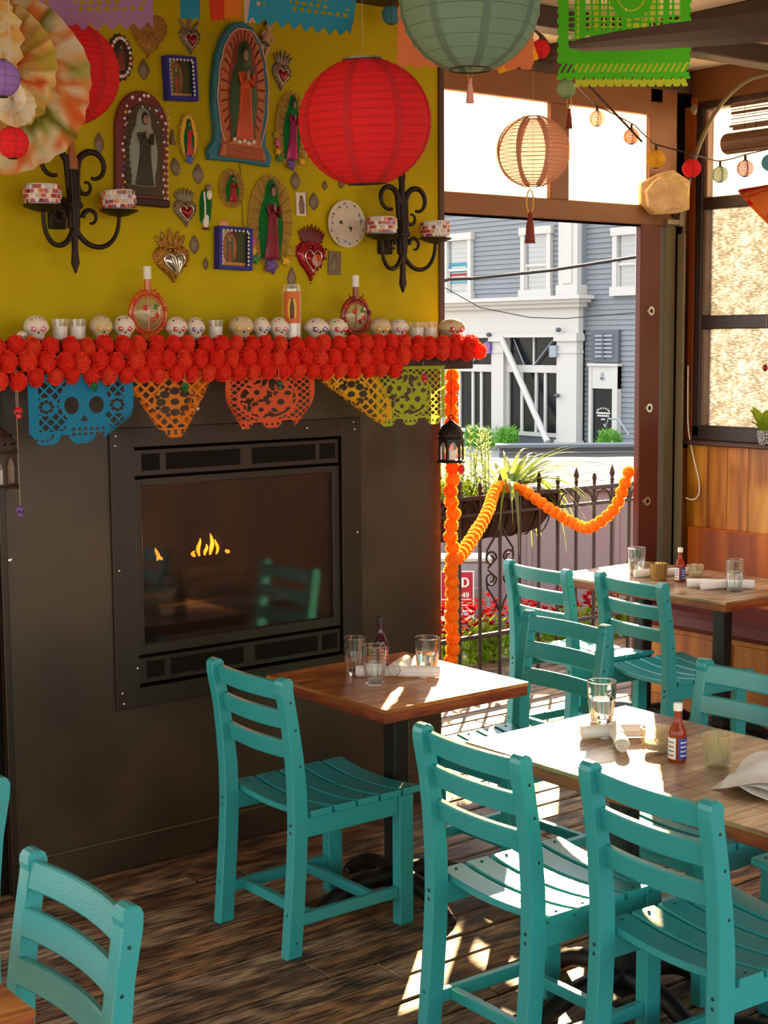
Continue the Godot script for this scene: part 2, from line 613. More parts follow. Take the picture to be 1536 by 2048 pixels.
func setting() -> void:
	var slab := MB.new()
	slab.box(Vector3(2.0, -0.06, -1.95), Vector3(9.2, 0.05, 7.2))
	slab.box(Vector3(6.9, -0.06, -6.3), Vector3(5.6, 0.05, 1.6))
	planks(struct("floor", slab, M.black_gap))
	struct("foundation", MB.new().box(Vector3(3.4, -0.8, -2.3), Vector3(12.6, 1.4, 9.6)), M.deck_base)
	struct("ground", MB.new().box(Vector3(20, -1.6, -20), Vector3(220, 0.2, 220)), M.street)
	struct("ceiling", MB.new().box(Vector3(2.0, CY + 0.06, -1.55), Vector3(9.4, 0.12, 8.2)), M.ceiling)
	for z in [-4.86, -3.5, -2.1, -0.7, 0.7, 2.1]:
		struct("trim_1" if not taken.has("trim_1") else "trim_1", MB.new().box(Vector3(2.0, CY - 0.045, z), Vector3(8.9, 0.09, 0.12), 0.006), M.beam)
	for x in [5.36, 3.2, 1.0]:
		struct("trim_2", MB.new().box(Vector3(x, CY - 0.035, -1.55), Vector3(0.1, 0.07, 7.9), 0.006), M.beam)
	# fireplace wall: painted above the mantel, steel sheets below
	var wall := struct("wall_north", MB.new().box(Vector3(0.85, 2.64, -5.21), Vector3(6.69, 1.44, 0.59)), M.yellow)
	part("left_pier", MB.new().box(Vector3(2.0, 0.96, -5.22), Vector3(0.4, 1.92, 0.55)), M.black_deep, wall)
	part("far_pier", MB.new().box(Vector3(-2.4, 0.96, -5.22), Vector3(0.3, 1.92, 0.55)), M.black_deep, wall)
	var lower := MB.new()
	lower.box(Vector3(2.465, 0.96, -5.2075), Vector3(0.53, 1.92, 0.585))
	lower.box(Vector3(3.9275, 0.96, -5.2075), Vector3(0.535, 1.92, 0.585))
	lower.box(Vector3(3.195, 0.33, -5.2075), Vector3(0.93, 0.66, 0.585))
	lower.box(Vector3(3.195, 1.75, -5.2075), Vector3(0.93, 0.34, 0.585))
	lower.box(Vector3(3.195, 1.12, -5.48), Vector3(0.93, 0.92, 0.04))
	part("steel_sheet", lower, M.black_wall, wall)
	part("kick_plate", MB.new().box(Vector3(3.2, 0.06, -4.911), Vector3(1.99, 0.118, 0.012), 0.003), M.black_wall, wall)
	part("corner_angle", MB.new().box(Vector3(2.205, 0.96, -4.912), Vector3(0.024, 1.92, 0.024), 0.003), M.black_steel, wall)
	part("kick_edge_highlight", MB.new().box(Vector3(3.2, 0.1205, -4.908), Vector3(1.98, 0.004, 0.008)), M.jamb, wall)  # added lighter strip: a painted highlight along the kick plate's top edge
	part("end_trim", MB.new().box(Vector3(4.2, 2.64, -4.93), Vector3(0.03, 1.42, 0.05), 0.004), M.brown_trim, wall)
	for q in [Vector2(2.16, 1.77), Vector2(2.2, 1.76), Vector2(2.735, 1.765), Vector2(3.0, 1.70), Vector2(2.23, 1.2)]:
		part("bolt", MB.new().ball(Vector3.ZERO, Vector3(0.011, 0.011, 0.006), 8, 4), M.rivet, wall, Vector3(q.x, q.y, -4.913))
	# raised sectional door with two hazy panes, its rails and stiles
	var door := struct("door_1", MB.new().box(Vector3(5.2, 2.59, DZ - 0.02), Vector3(2.06, 0.1, 0.045), 0.004), M.door_brown)
	part("top_rail", MB.new().box(Vector3(5.2, 3.175, DZ - 0.02), Vector3(2.06, 0.14, 0.045), 0.004), M.door_brown, door)
	part("muntin", MB.new().box(Vector3(5.478, 2.872, DZ - 0.02), Vector3(0.13, 0.466, 0.043), 0.004), M.door_brown, door)
	part("stile", MB.new().box(Vector3(6.24, 2.9, DZ - 0.02), Vector3(0.21, 0.72, 0.045), 0.004), M.door_brown, door)
	part("stile", MB.new().box(Vector3(4.22, 2.9, DZ - 0.02), Vector3(0.1, 0.72, 0.045), 0.004), M.door_brown, door)
	part("pane", MB.new().box(Vector3(4.84, 2.872, DZ - 0.025), Vector3(1.16, 0.47, 0.006)), M.pane_haze, door)
	part("pane", MB.new().box(Vector3(5.84, 2.872, DZ - 0.025), Vector3(0.61, 0.47, 0.006)), M.pane_haze, door)
	part("weather_strip", MB.new().box(Vector3(5.2, 2.537, DZ - 0.02), Vector3(2.06, 0.012, 0.03)), M.black_gap, door)
	struct("trim_3", MB.new().box(Vector3(5.34, 3.32, DZ - 0.05), Vector3(2.3, 0.16, 0.12), 0.006), M.lintel)
	struct("trim_4", MB.new().box(Vector3(5.34, 3.5, DZ - 0.13), Vector3(2.6, 0.5, 0.1)), M.lintel)
	# post, jamb and the door track beside it
	var post := struct("trim_5", MB.new().box(Vector3(6.156, 1.28, DZ - 0.02), Vector3(0.157, 2.56, 0.04), 0.005), M.post_red)
	for q in [Vector2(6.155, 2.093), Vector2(6.149, 1.581), Vector2(6.142, 1.083)]:
		var w := MB.new().lathe([Vector2(0.012, 0.006), Vector2(0.012, 0.008), Vector2(0.024, 0.008), Vector2(0.026, 0.0)], 16)
		part("washer", w, M.rivet, post, Vector3(q.x, q.y, DZ), Vector3(PI / 2, 0, 0))
		part("bolt_head", MB.new().ball(Vector3.ZERO, Vector3(0.011, 0.011, 0.008), 8, 5), M.iron, post, Vector3(q.x, q.y, DZ + 0.004))
		part("bolt_lug", MB.new().ball(Vector3.ZERO, Vector3(0.012, 0.008, 0.006), 8, 5), M.galv, post, Vector3(q.x - 0.026, q.y, DZ + 0.003))
	struct("trim_6", MB.new().box(Vector3(6.36, 1.7, DZ - 0.1), Vector3(0.26, 3.4, 0.06)), M.black_deep)
	struct("trim_7", MB.new().box(Vector3(6.31, 1.5, DZ - 0.05), Vector3(0.085, 3.0, 0.1), 0.006), M.jamb)
	var track := MB.new()
	track.box(Vector3(6.385, 1.25, DZ + 0.01), Vector3(0.05, 2.5, 0.02), 0.003)
	track.box(Vector3(6.362, 1.25, DZ + 0.03), Vector3(0.006, 2.5, 0.04))
	var tp := []
	for k in 13:
		var a := PI / 2 * k / 12
		tp.append(Vector3(6.385, 2.5 + 0.76 * sin(a), DZ + 0.02 + 0.5 * (1 - cos(a))))
	tp.append(Vector3(6.385, 3.27, -4.2))
	tp.append(Vector3(6.385, 3.28, -2.6))
	var tr := solo("door_track", "galvanized door track running up the post and curving to the ceiling", "track", track, M.galv)
	part("curved_track", MB.new().tube(tp, 0.011, 8), M.jamb, tr)
	for y in [0.97, 0.86]:
		part("slot", MB.new().box(Vector3(6.388, y, DZ + 0.021), Vector3(0.018, 0.055, 0.004)), M.black_gap, tr)
	for y in [2.2, 1.7, 1.15, 0.6]:
		part("track_screw", MB.new().ball(Vector3(6.375, y, DZ + 0.021), Vector3(0.006, 0.006, 0.004), 6, 4), M.rivet, tr)
	part("hinge_bracket", MB.new().box(Vector3(6.3, 2.56, DZ + 0.015), Vector3(0.1, 0.03, 0.03), 0.004), M.galv, tr)
	part("hinge_bracket", MB.new().box(Vector3(6.36, 2.59, DZ + 0.02), Vector3(0.03, 0.1, 0.03), 0.004), M.galv, tr)
	part("roller", MB.new().ball(Vector3(6.3, 2.6, DZ + 0.03), Vector3(0.02, 0.02, 0.015), 10, 6), M.iron, tr)
	part("roller", MB.new().ball(Vector3(6.36, 3.14, DZ + 0.1), Vector3(0.022, 0.03, 0.015), 10, 6), M.jamb, tr)
	# right wall
	var rw := MB.new()
	rw.box(Vector3(RX + 0.09, 0.69, -1.5), Vector3(0.12, 1.38, 8.2))
	rw.box(Vector3(RX + 0.09, 3.31, -1.5), Vector3(0.12, 0.26, 8.2))
	rw.box(Vector3(RX + 0.09, 2.3, -5.53), Vector3(0.12, 1.9, 0.12))
	rw.box(Vector3(RX + 0.09, 2.3, 0.2), Vector3(0.12, 1.9, 4.6))
	var east := struct("wall_east", rw, M.bench_wood)
	for k in 26:
		part("plank", MB.new().box(Vector3(RX + 0.015, 1.15, -5.427 + k * 0.1385), Vector3(0.03, 0.47, 0.1365), 0.003), M["panel_%d" % (k * 7 % 3)], east)
	part("top_board", MB.new().box(Vector3(RX + 0.012, 3.26, -3.7), Vector3(0.03, 0.2, 3.6), 0.003), M.upper_brown, east)
	struct("trim_8", MB.new().box(Vector3(RX + 0.005, 2.3, -5.478), Vector3(0.03, 1.84, 0.044), 0.004), M.orange_trim)
	var win := struct("window_1", MB.new().box(Vector3(RX + 0.02, 1.44, -4.25), Vector3(0.07, 0.08, 2.41), 0.005), M.dark_frame)
	for q in [[2.032, 0.072], [2.658, 0.064], [3.17, 0.04]]:
		part("rail", MB.new().box(Vector3(RX + 0.02, q[0], -4.25), Vector3(0.06, q[1], 2.4), 0.005), M.dark_frame, win)
	for z in [-5.43, -4.25, -3.07]:
		part("stile", MB.new().box(Vector3(RX + 0.02, 2.29, z), Vector3(0.07, 1.74, 0.05), 0.005), M.dark_frame, win)
	for k in 2:
		var z := -4.84 + k * 1.18
		for q in [[1.738, 0.52, "pane_scratched"], [2.347, 0.56, "pane_scratched"], [2.92, 0.46, "pane_haze"]]:
			part("pane", MB.new().box(Vector3(RX + 0.045, q[0], z), Vector3(0.006, q[1], 1.14)), M[q[2]], win)
			part("glazing_bead", MB.new().box(Vector3(RX + 0.02, q[0], z - 0.555), Vector3(0.05, q[1], 0.025), 0.004), M.frame_inner, win)
	struct("trim_9", MB.new().box(Vector3(RX - 0.01, 1.388, -4.25), Vector3(0.09, 0.026, 2.48), 0.006), M.brown_trim)
	# the other sides
	var west := MB.new()
	west.box(Vector3(-2.6, 0.45, -1.5), Vector3(0.16, 0.9, 8.2))
	west.box(Vector3(-2.6, 3.2, -1.5), Vector3(0.16, 0.4, 8.2))
	for z in [-5.2, -2.4, 0.2, 2.5]:
		west.box(Vector3(-2.6, 1.95, z), Vector3(0.16, 2.1, 0.2))
	struct("wall_west", west, M.plaster)


func fireplace() -> void:
	var f := thing("gas_fireplace", "black steel gas fireplace set in the dark wall under the red garland", "fireplace", Vector3(3.192, 1.123, WZ))
	var fr := MB.new()
	for q in [[-0.52, 0.0, 0.096, 1.035], [0.52, 0.0, 0.096, 1.035], [0.0, 0.481, 0.944, 0.072], [0.0, -0.481, 0.944, 0.072]]:
		fr.box(Vector3(q[0], q[1], 0.006), Vector3(q[2], q[3], 0.014), 0.002)
	part("surround", fr, M.black_steel, f)
	for q in [[-0.545, 0.49], [-0.548, 0.455], [0.53, 0.5], [0.535, 0.47], [-0.545, 0.0], [0.545, 0.05], [-0.545, -0.455], [-0.54, -0.495], [0.0, 0.495], [0.545, -0.49], [-0.48, -0.37], [0.3, 0.485]]:
		part("rivet", MB.new().ball(Vector3(q[0], q[1], 0.014), Vector3(0.0055, 0.0055, 0.004), 8, 4), M.rivet, f)
	# louvre panels above and below, each with four dark slots
	var gap := MB.new()
	for y in [0.443, 0.332, -0.332, -0.443]:
		gap.box(Vector3(0, y, 0.0), Vector3(0.946, 0.007, 0.004))
	for x in [-0.471, 0.471]:
		gap.box(Vector3(x, 0, 0.0), Vector3(0.007, 0.89, 0.004))
	part("joint", gap, M.black_gap, f)
	for s in [1.0, -1.0]:
		var y: float = s * 0.386
		var g := part("louvre_panel", MB.new().box(Vector3(0, y, -0.012), Vector3(0.93, 0.098, 0.02), 0.003), M.black_steel, f)
		for q in [[-0.395, 0.075], [-0.168, 0.325], [0.2, 0.3], [0.41, 0.075]]:
			part("slot", MB.new().box(Vector3(q[0], y + 0.002, -0.002), Vector3(q[1], 0.062, 0.003)), M.black_deep, g)
			for e in [-1.0, 1.0]:
				part("slot_lip", MB.new().box(Vector3(q[0], y + 0.002 + e * 0.033, -0.001), Vector3(q[1] + 0.004, 0.004, 0.005)), M.black_steel, g)
	var dr := MB.new()
	for q in [[-0.455, 0.0, 0.04, 0.655], [0.455, 0.0, 0.04, 0.655], [0.0, 0.315, 0.87, 0.03], [0.0, -0.308, 0.87, 0.04]]:
		dr.box(Vector3(q[0], q[1], -0.012), Vector3(q[2], q[3], 0.02), 0.003)
	part("glass_frame", dr, M.black_steel, f)
	part("glass", MB.new().box(Vector3(0, 0, -0.02), Vector3(0.87, 0.6, 0.004)), M.fire_glass, f)
	var back := MB.new()
	back.box(Vector3(0, 0, -0.46), Vector3(0.93, 0.66, 0.02))
	back.box(Vector3(0, -0.33, -0.24), Vector3(0.93, 0.02, 0.46))
	back.box(Vector3(-0.46, 0, -0.24), Vector3(0.02, 0.66, 0.46))
	back.box(Vector3(0.46, 0, -0.24), Vector3(0.02, 0.66, 0.46))
	back.box(Vector3(0, 0.33, -0.24), Vector3(0.93, 0.02, 0.46))
	part("firebox", back, M.black_deep, f)
	part("burner_tray", MB.new().box(Vector3(0, -0.2, -0.24), Vector3(0.62, 0.05, 0.22), 0.01), M.iron, f)
	for q in [[-0.12, -0.15, 0.3, 0.5], [0.1, -0.15, -0.25, 0.52], [0.0, -0.1, 0.1, 0.42]]:
		var d: Vector3 = Vector3(cos(q[2]), 0.1, sin(q[2])) * q[3] * 0.5
		var c := Vector3(q[0], q[1], -0.24)
		part("log", MB.new().tube([c - d, c - d * 0.4 + Vector3(0, 0.012, 0), c + d * 0.4, c + d], [0.035, 0.042, 0.038, 0.03], 9), M.black_deep, f)
	var k := 0
	for q in [[-0.265, 0.05, 0.016], [-0.25, 0.02, 0.014], [-0.1, 0.022, 0.018], [-0.075, 0.07, 0.018], [-0.045, 0.045, 0.015], [-0.02, 0.085, 0.02], [0.005, 0.06, 0.014], [0.055, 0.014, 0.018]]:
		var pts := []
		var rad := []
		for i in 7:
			var t := i / 6.0
			pts.append(Vector3(q[0] + 0.006 * sin(t * 5.0 + k), -0.012 + q[1] * t, -0.2))
			rad.append(q[2] * 0.42 * sin(PI * (0.12 + 0.86 * t)) + 0.0008)
		part("flame", MB.new().tube(pts, rad, 8), M.flame, f)
		k += 1
	var l := OmniLight3D.new()
	l.name = "flame_light"
	l.light_color = hexc("ff9a40")
	l.light_energy = 0.05
	l.light_size = 0.05
	l.omni_range = 12.0
	l.omni_attenuation = 2.0
	l.shadow_enabled = true
	f.add_child(l)
	l.position = Vector3(-0.05, 0.04, -0.15)
	solo("mantel_shelf", "long dark mantel shelf above the fireplace carrying skulls and candles", "shelf", MB.new().box(Vector3(2.95, 1.893, -4.81), Vector3(2.5, 0.124, 0.2), 0.004), M.iron_brown)


# ---------------------------------------------------------------- furniture
func frames_z(n: int, z0: float, z1: float, f: Callable) -> Array:
	var o := []
	for k in n + 1:
		var z := lerpf(z0, z1, float(k) / n)
		o.append(Transform3D(Basis.IDENTITY, f.call(z)))
	return o


func rect_sec(w: float, h: float, b: float) -> PackedVector2Array:
	var x := w / 2
	var y := h / 2
	return PackedVector2Array([Vector2(-x + b, -y), Vector2(x - b, -y), Vector2(x, -y + b), Vector2(x, y - b), Vector2(x - b, y), Vector2(-x + b, y), Vector2(-x, y - b), Vector2(-x, -y + b)])


func make_chair() -> Node3D:
	var t := thing("dining_chair", "", "chair", Vector3.ZERO, 0, "teal slatted dining chairs")
	var tm: Material = M.teal
	# rear post: a curved side profile with a rounded head
	var p := PackedVector2Array()
	for q in [[0.050, 0.0], [0.062, 0.15], [0.074, 0.3], [0.080, 0.42], [0.077, 0.54], [0.066, 0.65], [0.049, 0.76], [0.030, 0.868]]:
		p.append(Vector2(q[0], q[1]))
	for k in 7:
		var a := -0.25 + PI * k / 6 + 0.15
		p.append(Vector2(0.008, 0.885) + Vector2(cos(a), sin(a)) * 0.024)
	for q in [[-0.014, 0.86], [0.006, 0.76], [0.018, 0.65], [0.025, 0.54], [0.026, 0.42], [0.020, 0.3], [0.008, 0.15], [-0.006, 0.0]]:
		p.append(Vector2(q[0], q[1]))
	var post := MB.new().prism(p, -0.0215, 0.0215, 0.004).mesh()
	for s in [-1.0, 1.0]:
		var o := part("rear_post", post, tm, t, Vector3(0, 0, s * 0.2))
		for y in [0.43, 0.405, 0.14]:
			var bx := 0.0255 if y > 0.3 else 0.008
			part("screw", MB.new().ball(Vector3.ZERO, Vector3(0.003, 0.0055, 0.0055), 6, 4), M.screw, o, Vector3(bx, y, 0))
		for q in [[0.018, 0.83], [0.036, 0.74], [0.052, 0.62], [0.03, 0.05]]:
			part("screw", MB.new().ball(Vector3.ZERO, Vector3(0.0045, 0.0045, 0.003), 6, 4), M.screw, o, Vector3(q[0], q[1], s * 0.0215))
		part("front_leg", MB.new().box(Vector3(0.481, 0.224, 0), Vector3(0.06, 0.448, 0.043), 0.004), tm, t, Vector3(0, 0, s * 0.2))
		part("seat_rail", MB.new().box(Vector3(0.263, 0.415, 0), Vector3(0.375, 0.064, 0.03), 0.003), tm, t, Vector3(0, 0, s * 0.2))
		part("side_stretcher", MB.new().box(Vector3(0.256, 0.115, 0), Vector3(0.392, 0.038, 0.026), 0.003), tm, t, Vector3(0, 0, s * 0.2))
	for q in [[0.012, 0.860, 0.062], [0.031, 0.763, 0.062], [0.047, 0.663, 0.06]]:
		var tilt := atan2(0.019, 0.098)
		var fr := frames_z(8, -0.182, 0.182, func(z): return Vector3(q[0] - 0.018 * (1.0 - pow(z / 0.182, 2.0)) + 0.006, q[1], z))
		for k in fr.size():
			fr[k].basis = Basis(Vector3(0, 0, 1), tilt)
		part("back_slat", MB.new().sweep(fr, rect_sec(0.02, q[2], 0.004)), tm, t)
	for k in 5:
		var x := 0.128 + k * 0.0945
		var fr := frames_z(8, -0.226, 0.226, func(z): return Vector3(x, 0.461 - 0.02 * (1.0 - pow(z / 0.226, 2.0)), z))
		var o := part("seat_slat", MB.new().sweep(fr, rect_sec(0.083, 0.021, 0.004)), tm, t)
		for s in [-1.0, 1.0]:
			part("screw", MB.new().ball(Vector3.ZERO, Vector3(0.005, 0.002, 0.005), 6, 4), M.screw, o, Vector3(x, 0.4695, s * 0.205))
	part("front_rail", MB.new().box(Vector3(0.47, 0.405, 0), Vector3(0.028, 0.05, 0.36), 0.003), tm, t)
	for x in [0.105, 0.36]:
		part("cross_stretcher", MB.new().box(Vector3(x, 0.115, 0), Vector3(0.026, 0.034, 0.376), 0.003), tm, t)
	return t


func chairs() -> void:
	var c := make_chair()
	var first := true
	var list := [
		["teal slatted chair standing alone before the fireplace at the small wooden table", 2.634, -4.05, 0.0],
		["teal chair on the left side of the sunlit table, nearer the fireplace", 2.6, -2.94, -0.03],
		["teal chair in the right foreground with its back to us at the sunlit table", 2.672, -2.385, -0.06],
		["teal chair on the far side of the small wooden table, turned towards the fireplace", 4.06, -4.02, PI],
		["teal chair beyond, at the banquette table nearest the railing", 4.91, -5.07, -0.05],
		["teal chair with blue-lit seat at the near end of the banquette table", 4.955, -4.53, -0.09],
		["teal chair across the sunlit table, its back facing the banquette", 3.875, -3.0, PI],
		["teal chair at the right picture edge, only a front corner of its seat showing", 3.985, -2.44, PI],
		["pale lit teal chair in the left foreground beside the brown table corner", 1.335, -2.66, PI],
		["teal chair of which only one post shows at the left picture edge", 1.505, -3.61, PI],
	]
	for q in list:
		if first:
			c.set_meta("label", q[0])
			c.position = Vector3(q[1], 0, q[2])
			c.rotation.y = q[3]
			first = false
		else:
			dup(c, q[0], Vector3(q[1], 0, q[2]), q[3], "teal slatted dining chairs")


func table(label: String, x0: float, x1: float, z0: float, z1: float, top: Material, cols: Array, turn := 0.0) -> void:
	var t := thing("dining_table", label, "table", Vector3((x0 + x1) / 2, 0, (z0 + z1) / 2), turn, "wooden pedestal tables")
	var w := x1 - x0
	var d := z1 - z0
	var n := 5
	part("table_core", MB.new().box(Vector3(0, 0.755, 0), Vector3(w - 0.004, 0.044, d - 0.004), 0.003), M.table_edge, t)
	for k in n:
		part("top_board", MB.new().box(Vector3((k - (n - 1) / 2.0) * w / n, 0.7735, 0), Vector3(w / n - 0.0006, 0.013, d), 0.0012), top, t)
	for z in cols:
		part("column", MB.new().box(Vector3(0, 0.38, z), Vector3(0.07, 0.71, 0.07), 0.008), M.cast_iron, t)
		part("top_plate", MB.new().box(Vector3(0, 0.728, z), Vector3(0.36, 0.012, 0.36), 0.003), M.cast_iron, t)
		for a in 4:
			var dir := Vector3(cos(a * PI / 2 + 0.1), 0, sin(a * PI / 2 + 0.1))
			var pts := []
			var rad := []
			for i in 7:
				var s := i / 6.0
				pts.append(Vector3(0, 0, z) + dir * (0.02 + 0.29 * s) + Vector3(0, 0.075 - 0.035 * s - 0.03 * s * s * s + 0.02 * sin(s * PI), 0))
				rad.append(lerpf(0.036, 0.026, s))
			var o := part("foot", MB.new().tube(pts, rad, 10), M.cast_iron, t)
			part("foot_pad", MB.new().ball(pts[6] + Vector3(0, -0.008, 0), Vector3(0.032, 0.0285, 0.032), 10, 6), M.cast_iron, o)


func bench() -> void:
	var b := thing("banquette", "long wooden banquette with a dark red cushion along the right wall", "bench", Vector3(6.27, 0, -3.6))
	part("base", MB.new().box(Vector3(-0.005, 0.22, 0), Vector3(0.36, 0.43, 3.7), 0.004), M.bench_base, b)
	for k in 6:
		part("front_panel", MB.new().box(Vector3(-0.188, 0.24, -1.55 + k * 0.62), Vector3(0.012, 0.34, 0.58), 0.003), M.bench_base, b)
	part("cushion", MB.new().box(Vector3(-0.03, 0.49, 0), Vector3(0.4, 0.1, 3.7), 0.025), M.cushion, b)
	part("back_board", MB.new().box(Vector3(0.165, 0.73, 0), Vector3(0.04, 0.4, 3.7), 0.006), M.bench_wood, b)


func furniture() -> void:
	chairs()
	table("small square honey-brown table in front of the fireplace, holding glasses", 2.945, 3.575, -4.40, -3.725, M.table_wood, [0.0])
	table("brown table flooded with sunlight, between the foreground chairs", 2.89, 3.575, -3.28, -2.03, M.table_grey_wood, [-0.31, 0.31])
	table("greyish brown table standing before the banquette", 5.335, 6.03, -5.40, -4.305, M.table_grey_wood, [-0.25, 0.25])
	table("orange-brown table of which one corner shows at the lower left", 0.46, 1.112, -3.2, -2.406, M.table_wood, [0.0])
	bench()


# ---------------------------------------------------------------- outlines
func oval(rx: float, ry: float, n := 28, wob := 0.0, lobes := 0) -> PackedVector2Array:
	var p := PackedVector2Array()
	for k in n:
		var a := TAU * k / n
		var s := 1.0 + wob * cos(a * lobes)
		p.append(Vector2(cos(a) * rx * s, sin(a) * ry * s))
	return p


func heart(w: float, h: float, n := 36) -> PackedVector2Array:
	var p := PackedVector2Array()
	for k in n:
		var a := TAU * k / n
		var x := pow(absf(sin(a)), 3.0) * signf(sin(a))
		var y := (13 * cos(a) - 5 * cos(2 * a) - 2 * cos(3 * a) - cos(4 * a)) / 16.0
		p.append(Vector2(-x * w / 2, (y + 0.14) * h / 1.85))
	return p


func scaled(p: PackedVector2Array, sx: float, sy: float, o := Vector2.ZERO) -> PackedVector2Array:
	var q := PackedVector2Array()
	for k in p:
		q.append(Vector2(k.x * sx, k.y * sy) + o)
	return q


func mirrored(half: Array) -> PackedVector2Array:  # right half from top to bottom becomes a closed counter-clockwise outline
	var p := PackedVector2Array()
	for k in range(half.size() - 1, -1, -1):
		p.append(Vector2(half[k][0], half[k][1]))
	for q in half:
		if absf(q[0]) > 1e-5:
			p.append(Vector2(-q[0], q[1]))
	return p


func wall_thing(called: String, label: String, category: String, x: float, y: float, roll := 0.0, group := "") -> Node3D:
	var t := thing(called, label, category, Vector3(x, y, WZ + 0.001), 0.0, group)
	t.rotation.z = roll
	return t


# ---------------------------------------------------------------- things on the yellow wall
func charm(label: String, x: float, y: float, w: float, h: float, roll := 0.0) -> void:
	var t := wall_thing("tin_charm", label, "charm", x, y, roll, "small dull tin charms on the yellow wall")
	var half := [[0.0, 0.5], [0.12, 0.42], [0.32, 0.22], [0.46, 0.02], [0.4, -0.2], [0.2, -0.4], [0.0, -0.5]]
	part("plate", MB.new().pillow(scaled(mirrored(half), w, h), 0.002, 0.007), M.tin_dull, t)
	part("rim", MB.new().prism(scaled(mirrored(half), w * 1.06, h * 1.04), 0.0, 0.003), M.tin_dull, t)
	part("boss", MB.new().pillow(scaled(oval(0.16, 0.2, 12), w, h), 0.007, 0.004), M.tin, t)


func crown(t: Node3D, y: float, w: float, h: float, n: int, m: Material) -> void:
	for k in n:
		var a := lerpf(-0.85, 0.85, float(k) / (n - 1))
		var half := [[0.0, 1.0], [0.12, 0.75], [0.17, 0.4], [0.1, 0.0]]
		var l := h * (1.0 - 0.28 * absf(a))
		part("flame_leaf", MB.new().pillow(scaled(mirrored(half), w * 0.5, l), 0.004 + 0.001 * (k % 2), 0.006, Vector2(0, l * 0.45), 3), m, t, Vector3(sin(a) * w * 0.3, y, 0), Vector3(0, 0, -a * 0.75))


func tin_heart(label: String, x: float, y: float, w: float, h: float, body: Material, inner: Material, roll := 0.0, flames := 5, flame_mat: Material = null) -> Node3D:
	var t := wall_thing("tin_heart", label, "heart", x, y, roll, "tin hearts on the yellow wall")
	var hh := h * 0.66
	var cy := -h * 0.16
	part("heart_body", MB.new().pillow(scaled(heart(w, hh), 1, 1, Vector2(0, cy)), 0.0, w * 0.16, Vector2(0, cy)), body, t)
	for k in 22:
		var q: Vector2 = heart(w * 0.86, hh * 0.86, 22)[k]
		part("rim_bead", MB.new().ball(Vector3(q.x, q.y + cy, w * 0.09), Vector3.ONE * w * 0.05, 6, 4), body, t)
	var rim := []
	for q in heart(w * 0.56, hh * 0.56, 24):
		rim.append(Vector3(q.x, q.y + cy, w * 0.16))
	rim.append(rim[0])
	part("inner_rim", MB.new().tube(rim, w * 0.022, 6, false), M.silver, t)
	part("inner_heart", MB.new().pillow(scaled(heart(w * 0.52, hh * 0.52), 1, 1, Vector2(0, cy)), w * 0.12, w * 0.13, Vector2(0, cy)), inner, t)
	crown(t, cy + hh * 0.42, w * 0.85, h * 0.36, flames, flame_mat if flame_mat else body)
	part("neck", MB.new().box(Vector3(0, cy + hh * 0.44, w * 0.06), Vector3(w * 0.28, h * 0.06, w * 0.1), 0.002), body, t)
	return t


func robed_figure(t: Node3D, w: float, h: float, z: float, robe: Material, dress: Material, lean := 0.02) -> void:
	# a praying woman under a long mantle, in relief
	var half := [[0.0, 0.5], [0.14, 0.46], [0.2, 0.38], [0.22, 0.28], [0.34, 0.16], [0.42, -0.02], [0.4, -0.2], [0.34, -0.36], [0.36, -0.46], [0.0, -0.47]]
	part("mantle", MB.new().pillow(scaled(mirrored(half), w, h), z, w * 0.12, Vector2(0, -0.02 * h)), robe, t)
	var dh := [[0.0, 0.2], [0.1, 0.19], [0.15, 0.08], [0.16, -0.1], [0.2, -0.3], [0.24, -0.455], [0.0, -0.46]]
	part("dress", MB.new().pillow(scaled(mirrored(dh), w * 1.1, h), z + w * 0.09, w * 0.08, Vector2(0, -0.1 * h)), dress, t)
	for k in 3:
		var fx := (k - 1) * w * 0.09
		part("fold", MB.new().tube([Vector3(fx * 0.6, h * 0.02, z + w * 0.17), Vector3(fx, -h * 0.2, z + w * 0.172), Vector3(fx * 1.5, -h * 0.43, z + w * 0.12)], w * 0.016, 5), dress, t)
	part("veil", MB.new().pillow(scaled(oval(0.15, 0.13, 18), w, h, Vector2(0, 0.34 * h)), z + w * 0.06, w * 0.09, Vector2(0, 0.34 * h)), robe, t)
	part("hair", MB.new().pillow(scaled(oval(0.1, 0.085, 16), w, h, Vector2(-lean * w, 0.35 * h)), z + w * 0.12, w * 0.05, Vector2(-lean * w, 0.35 * h)), M.hair, t)
	var hd := part("face", MB.new().ball(Vector3(-lean * w, 0.335 * h, z + w * 0.15), Vector3(w * 0.072, h * 0.056, w * 0.06), 12, 8), M.skin, t)
	part("nose", MB.new().ball(Vector3(-lean * w, 0.33 * h, z + w * 0.21), Vector3(w * 0.012, h * 0.013, w * 0.014), 6, 4), M.skin, hd)
	for s in [-1.0, 1.0]:
		part("eye", MB.new().ball(Vector3(-lean * w + s * w * 0.027, 0.343 * h, z + w * 0.2), Vector3(w * 0.011, h * 0.005, w * 0.007), 6, 4), M.hair, hd)
		part("sleeve", MB.new().tube([Vector3(s * w * 0.2, h * 0.17, z + w * 0.12), Vector3(s * w * 0.15, h * 0.06, z + w * 0.18), Vector3(s * w * 0.02, h * 0.12, z + w * 0.22)], [w * 0.05, w * 0.06, w * 0.03], 8), dress, t)
	part("hands", MB.new().pillow(scaled(mirrored([[0.0, 0.075], [0.02, 0.05], [0.035, 0.0], [0.03, -0.04], [0.0, -0.05]]), w * 1.2, h, Vector2(0, 0.14 * h)), z + w * 0.19, w * 0.06, Vector2(0, 0.14 * h)), M.skin, t)


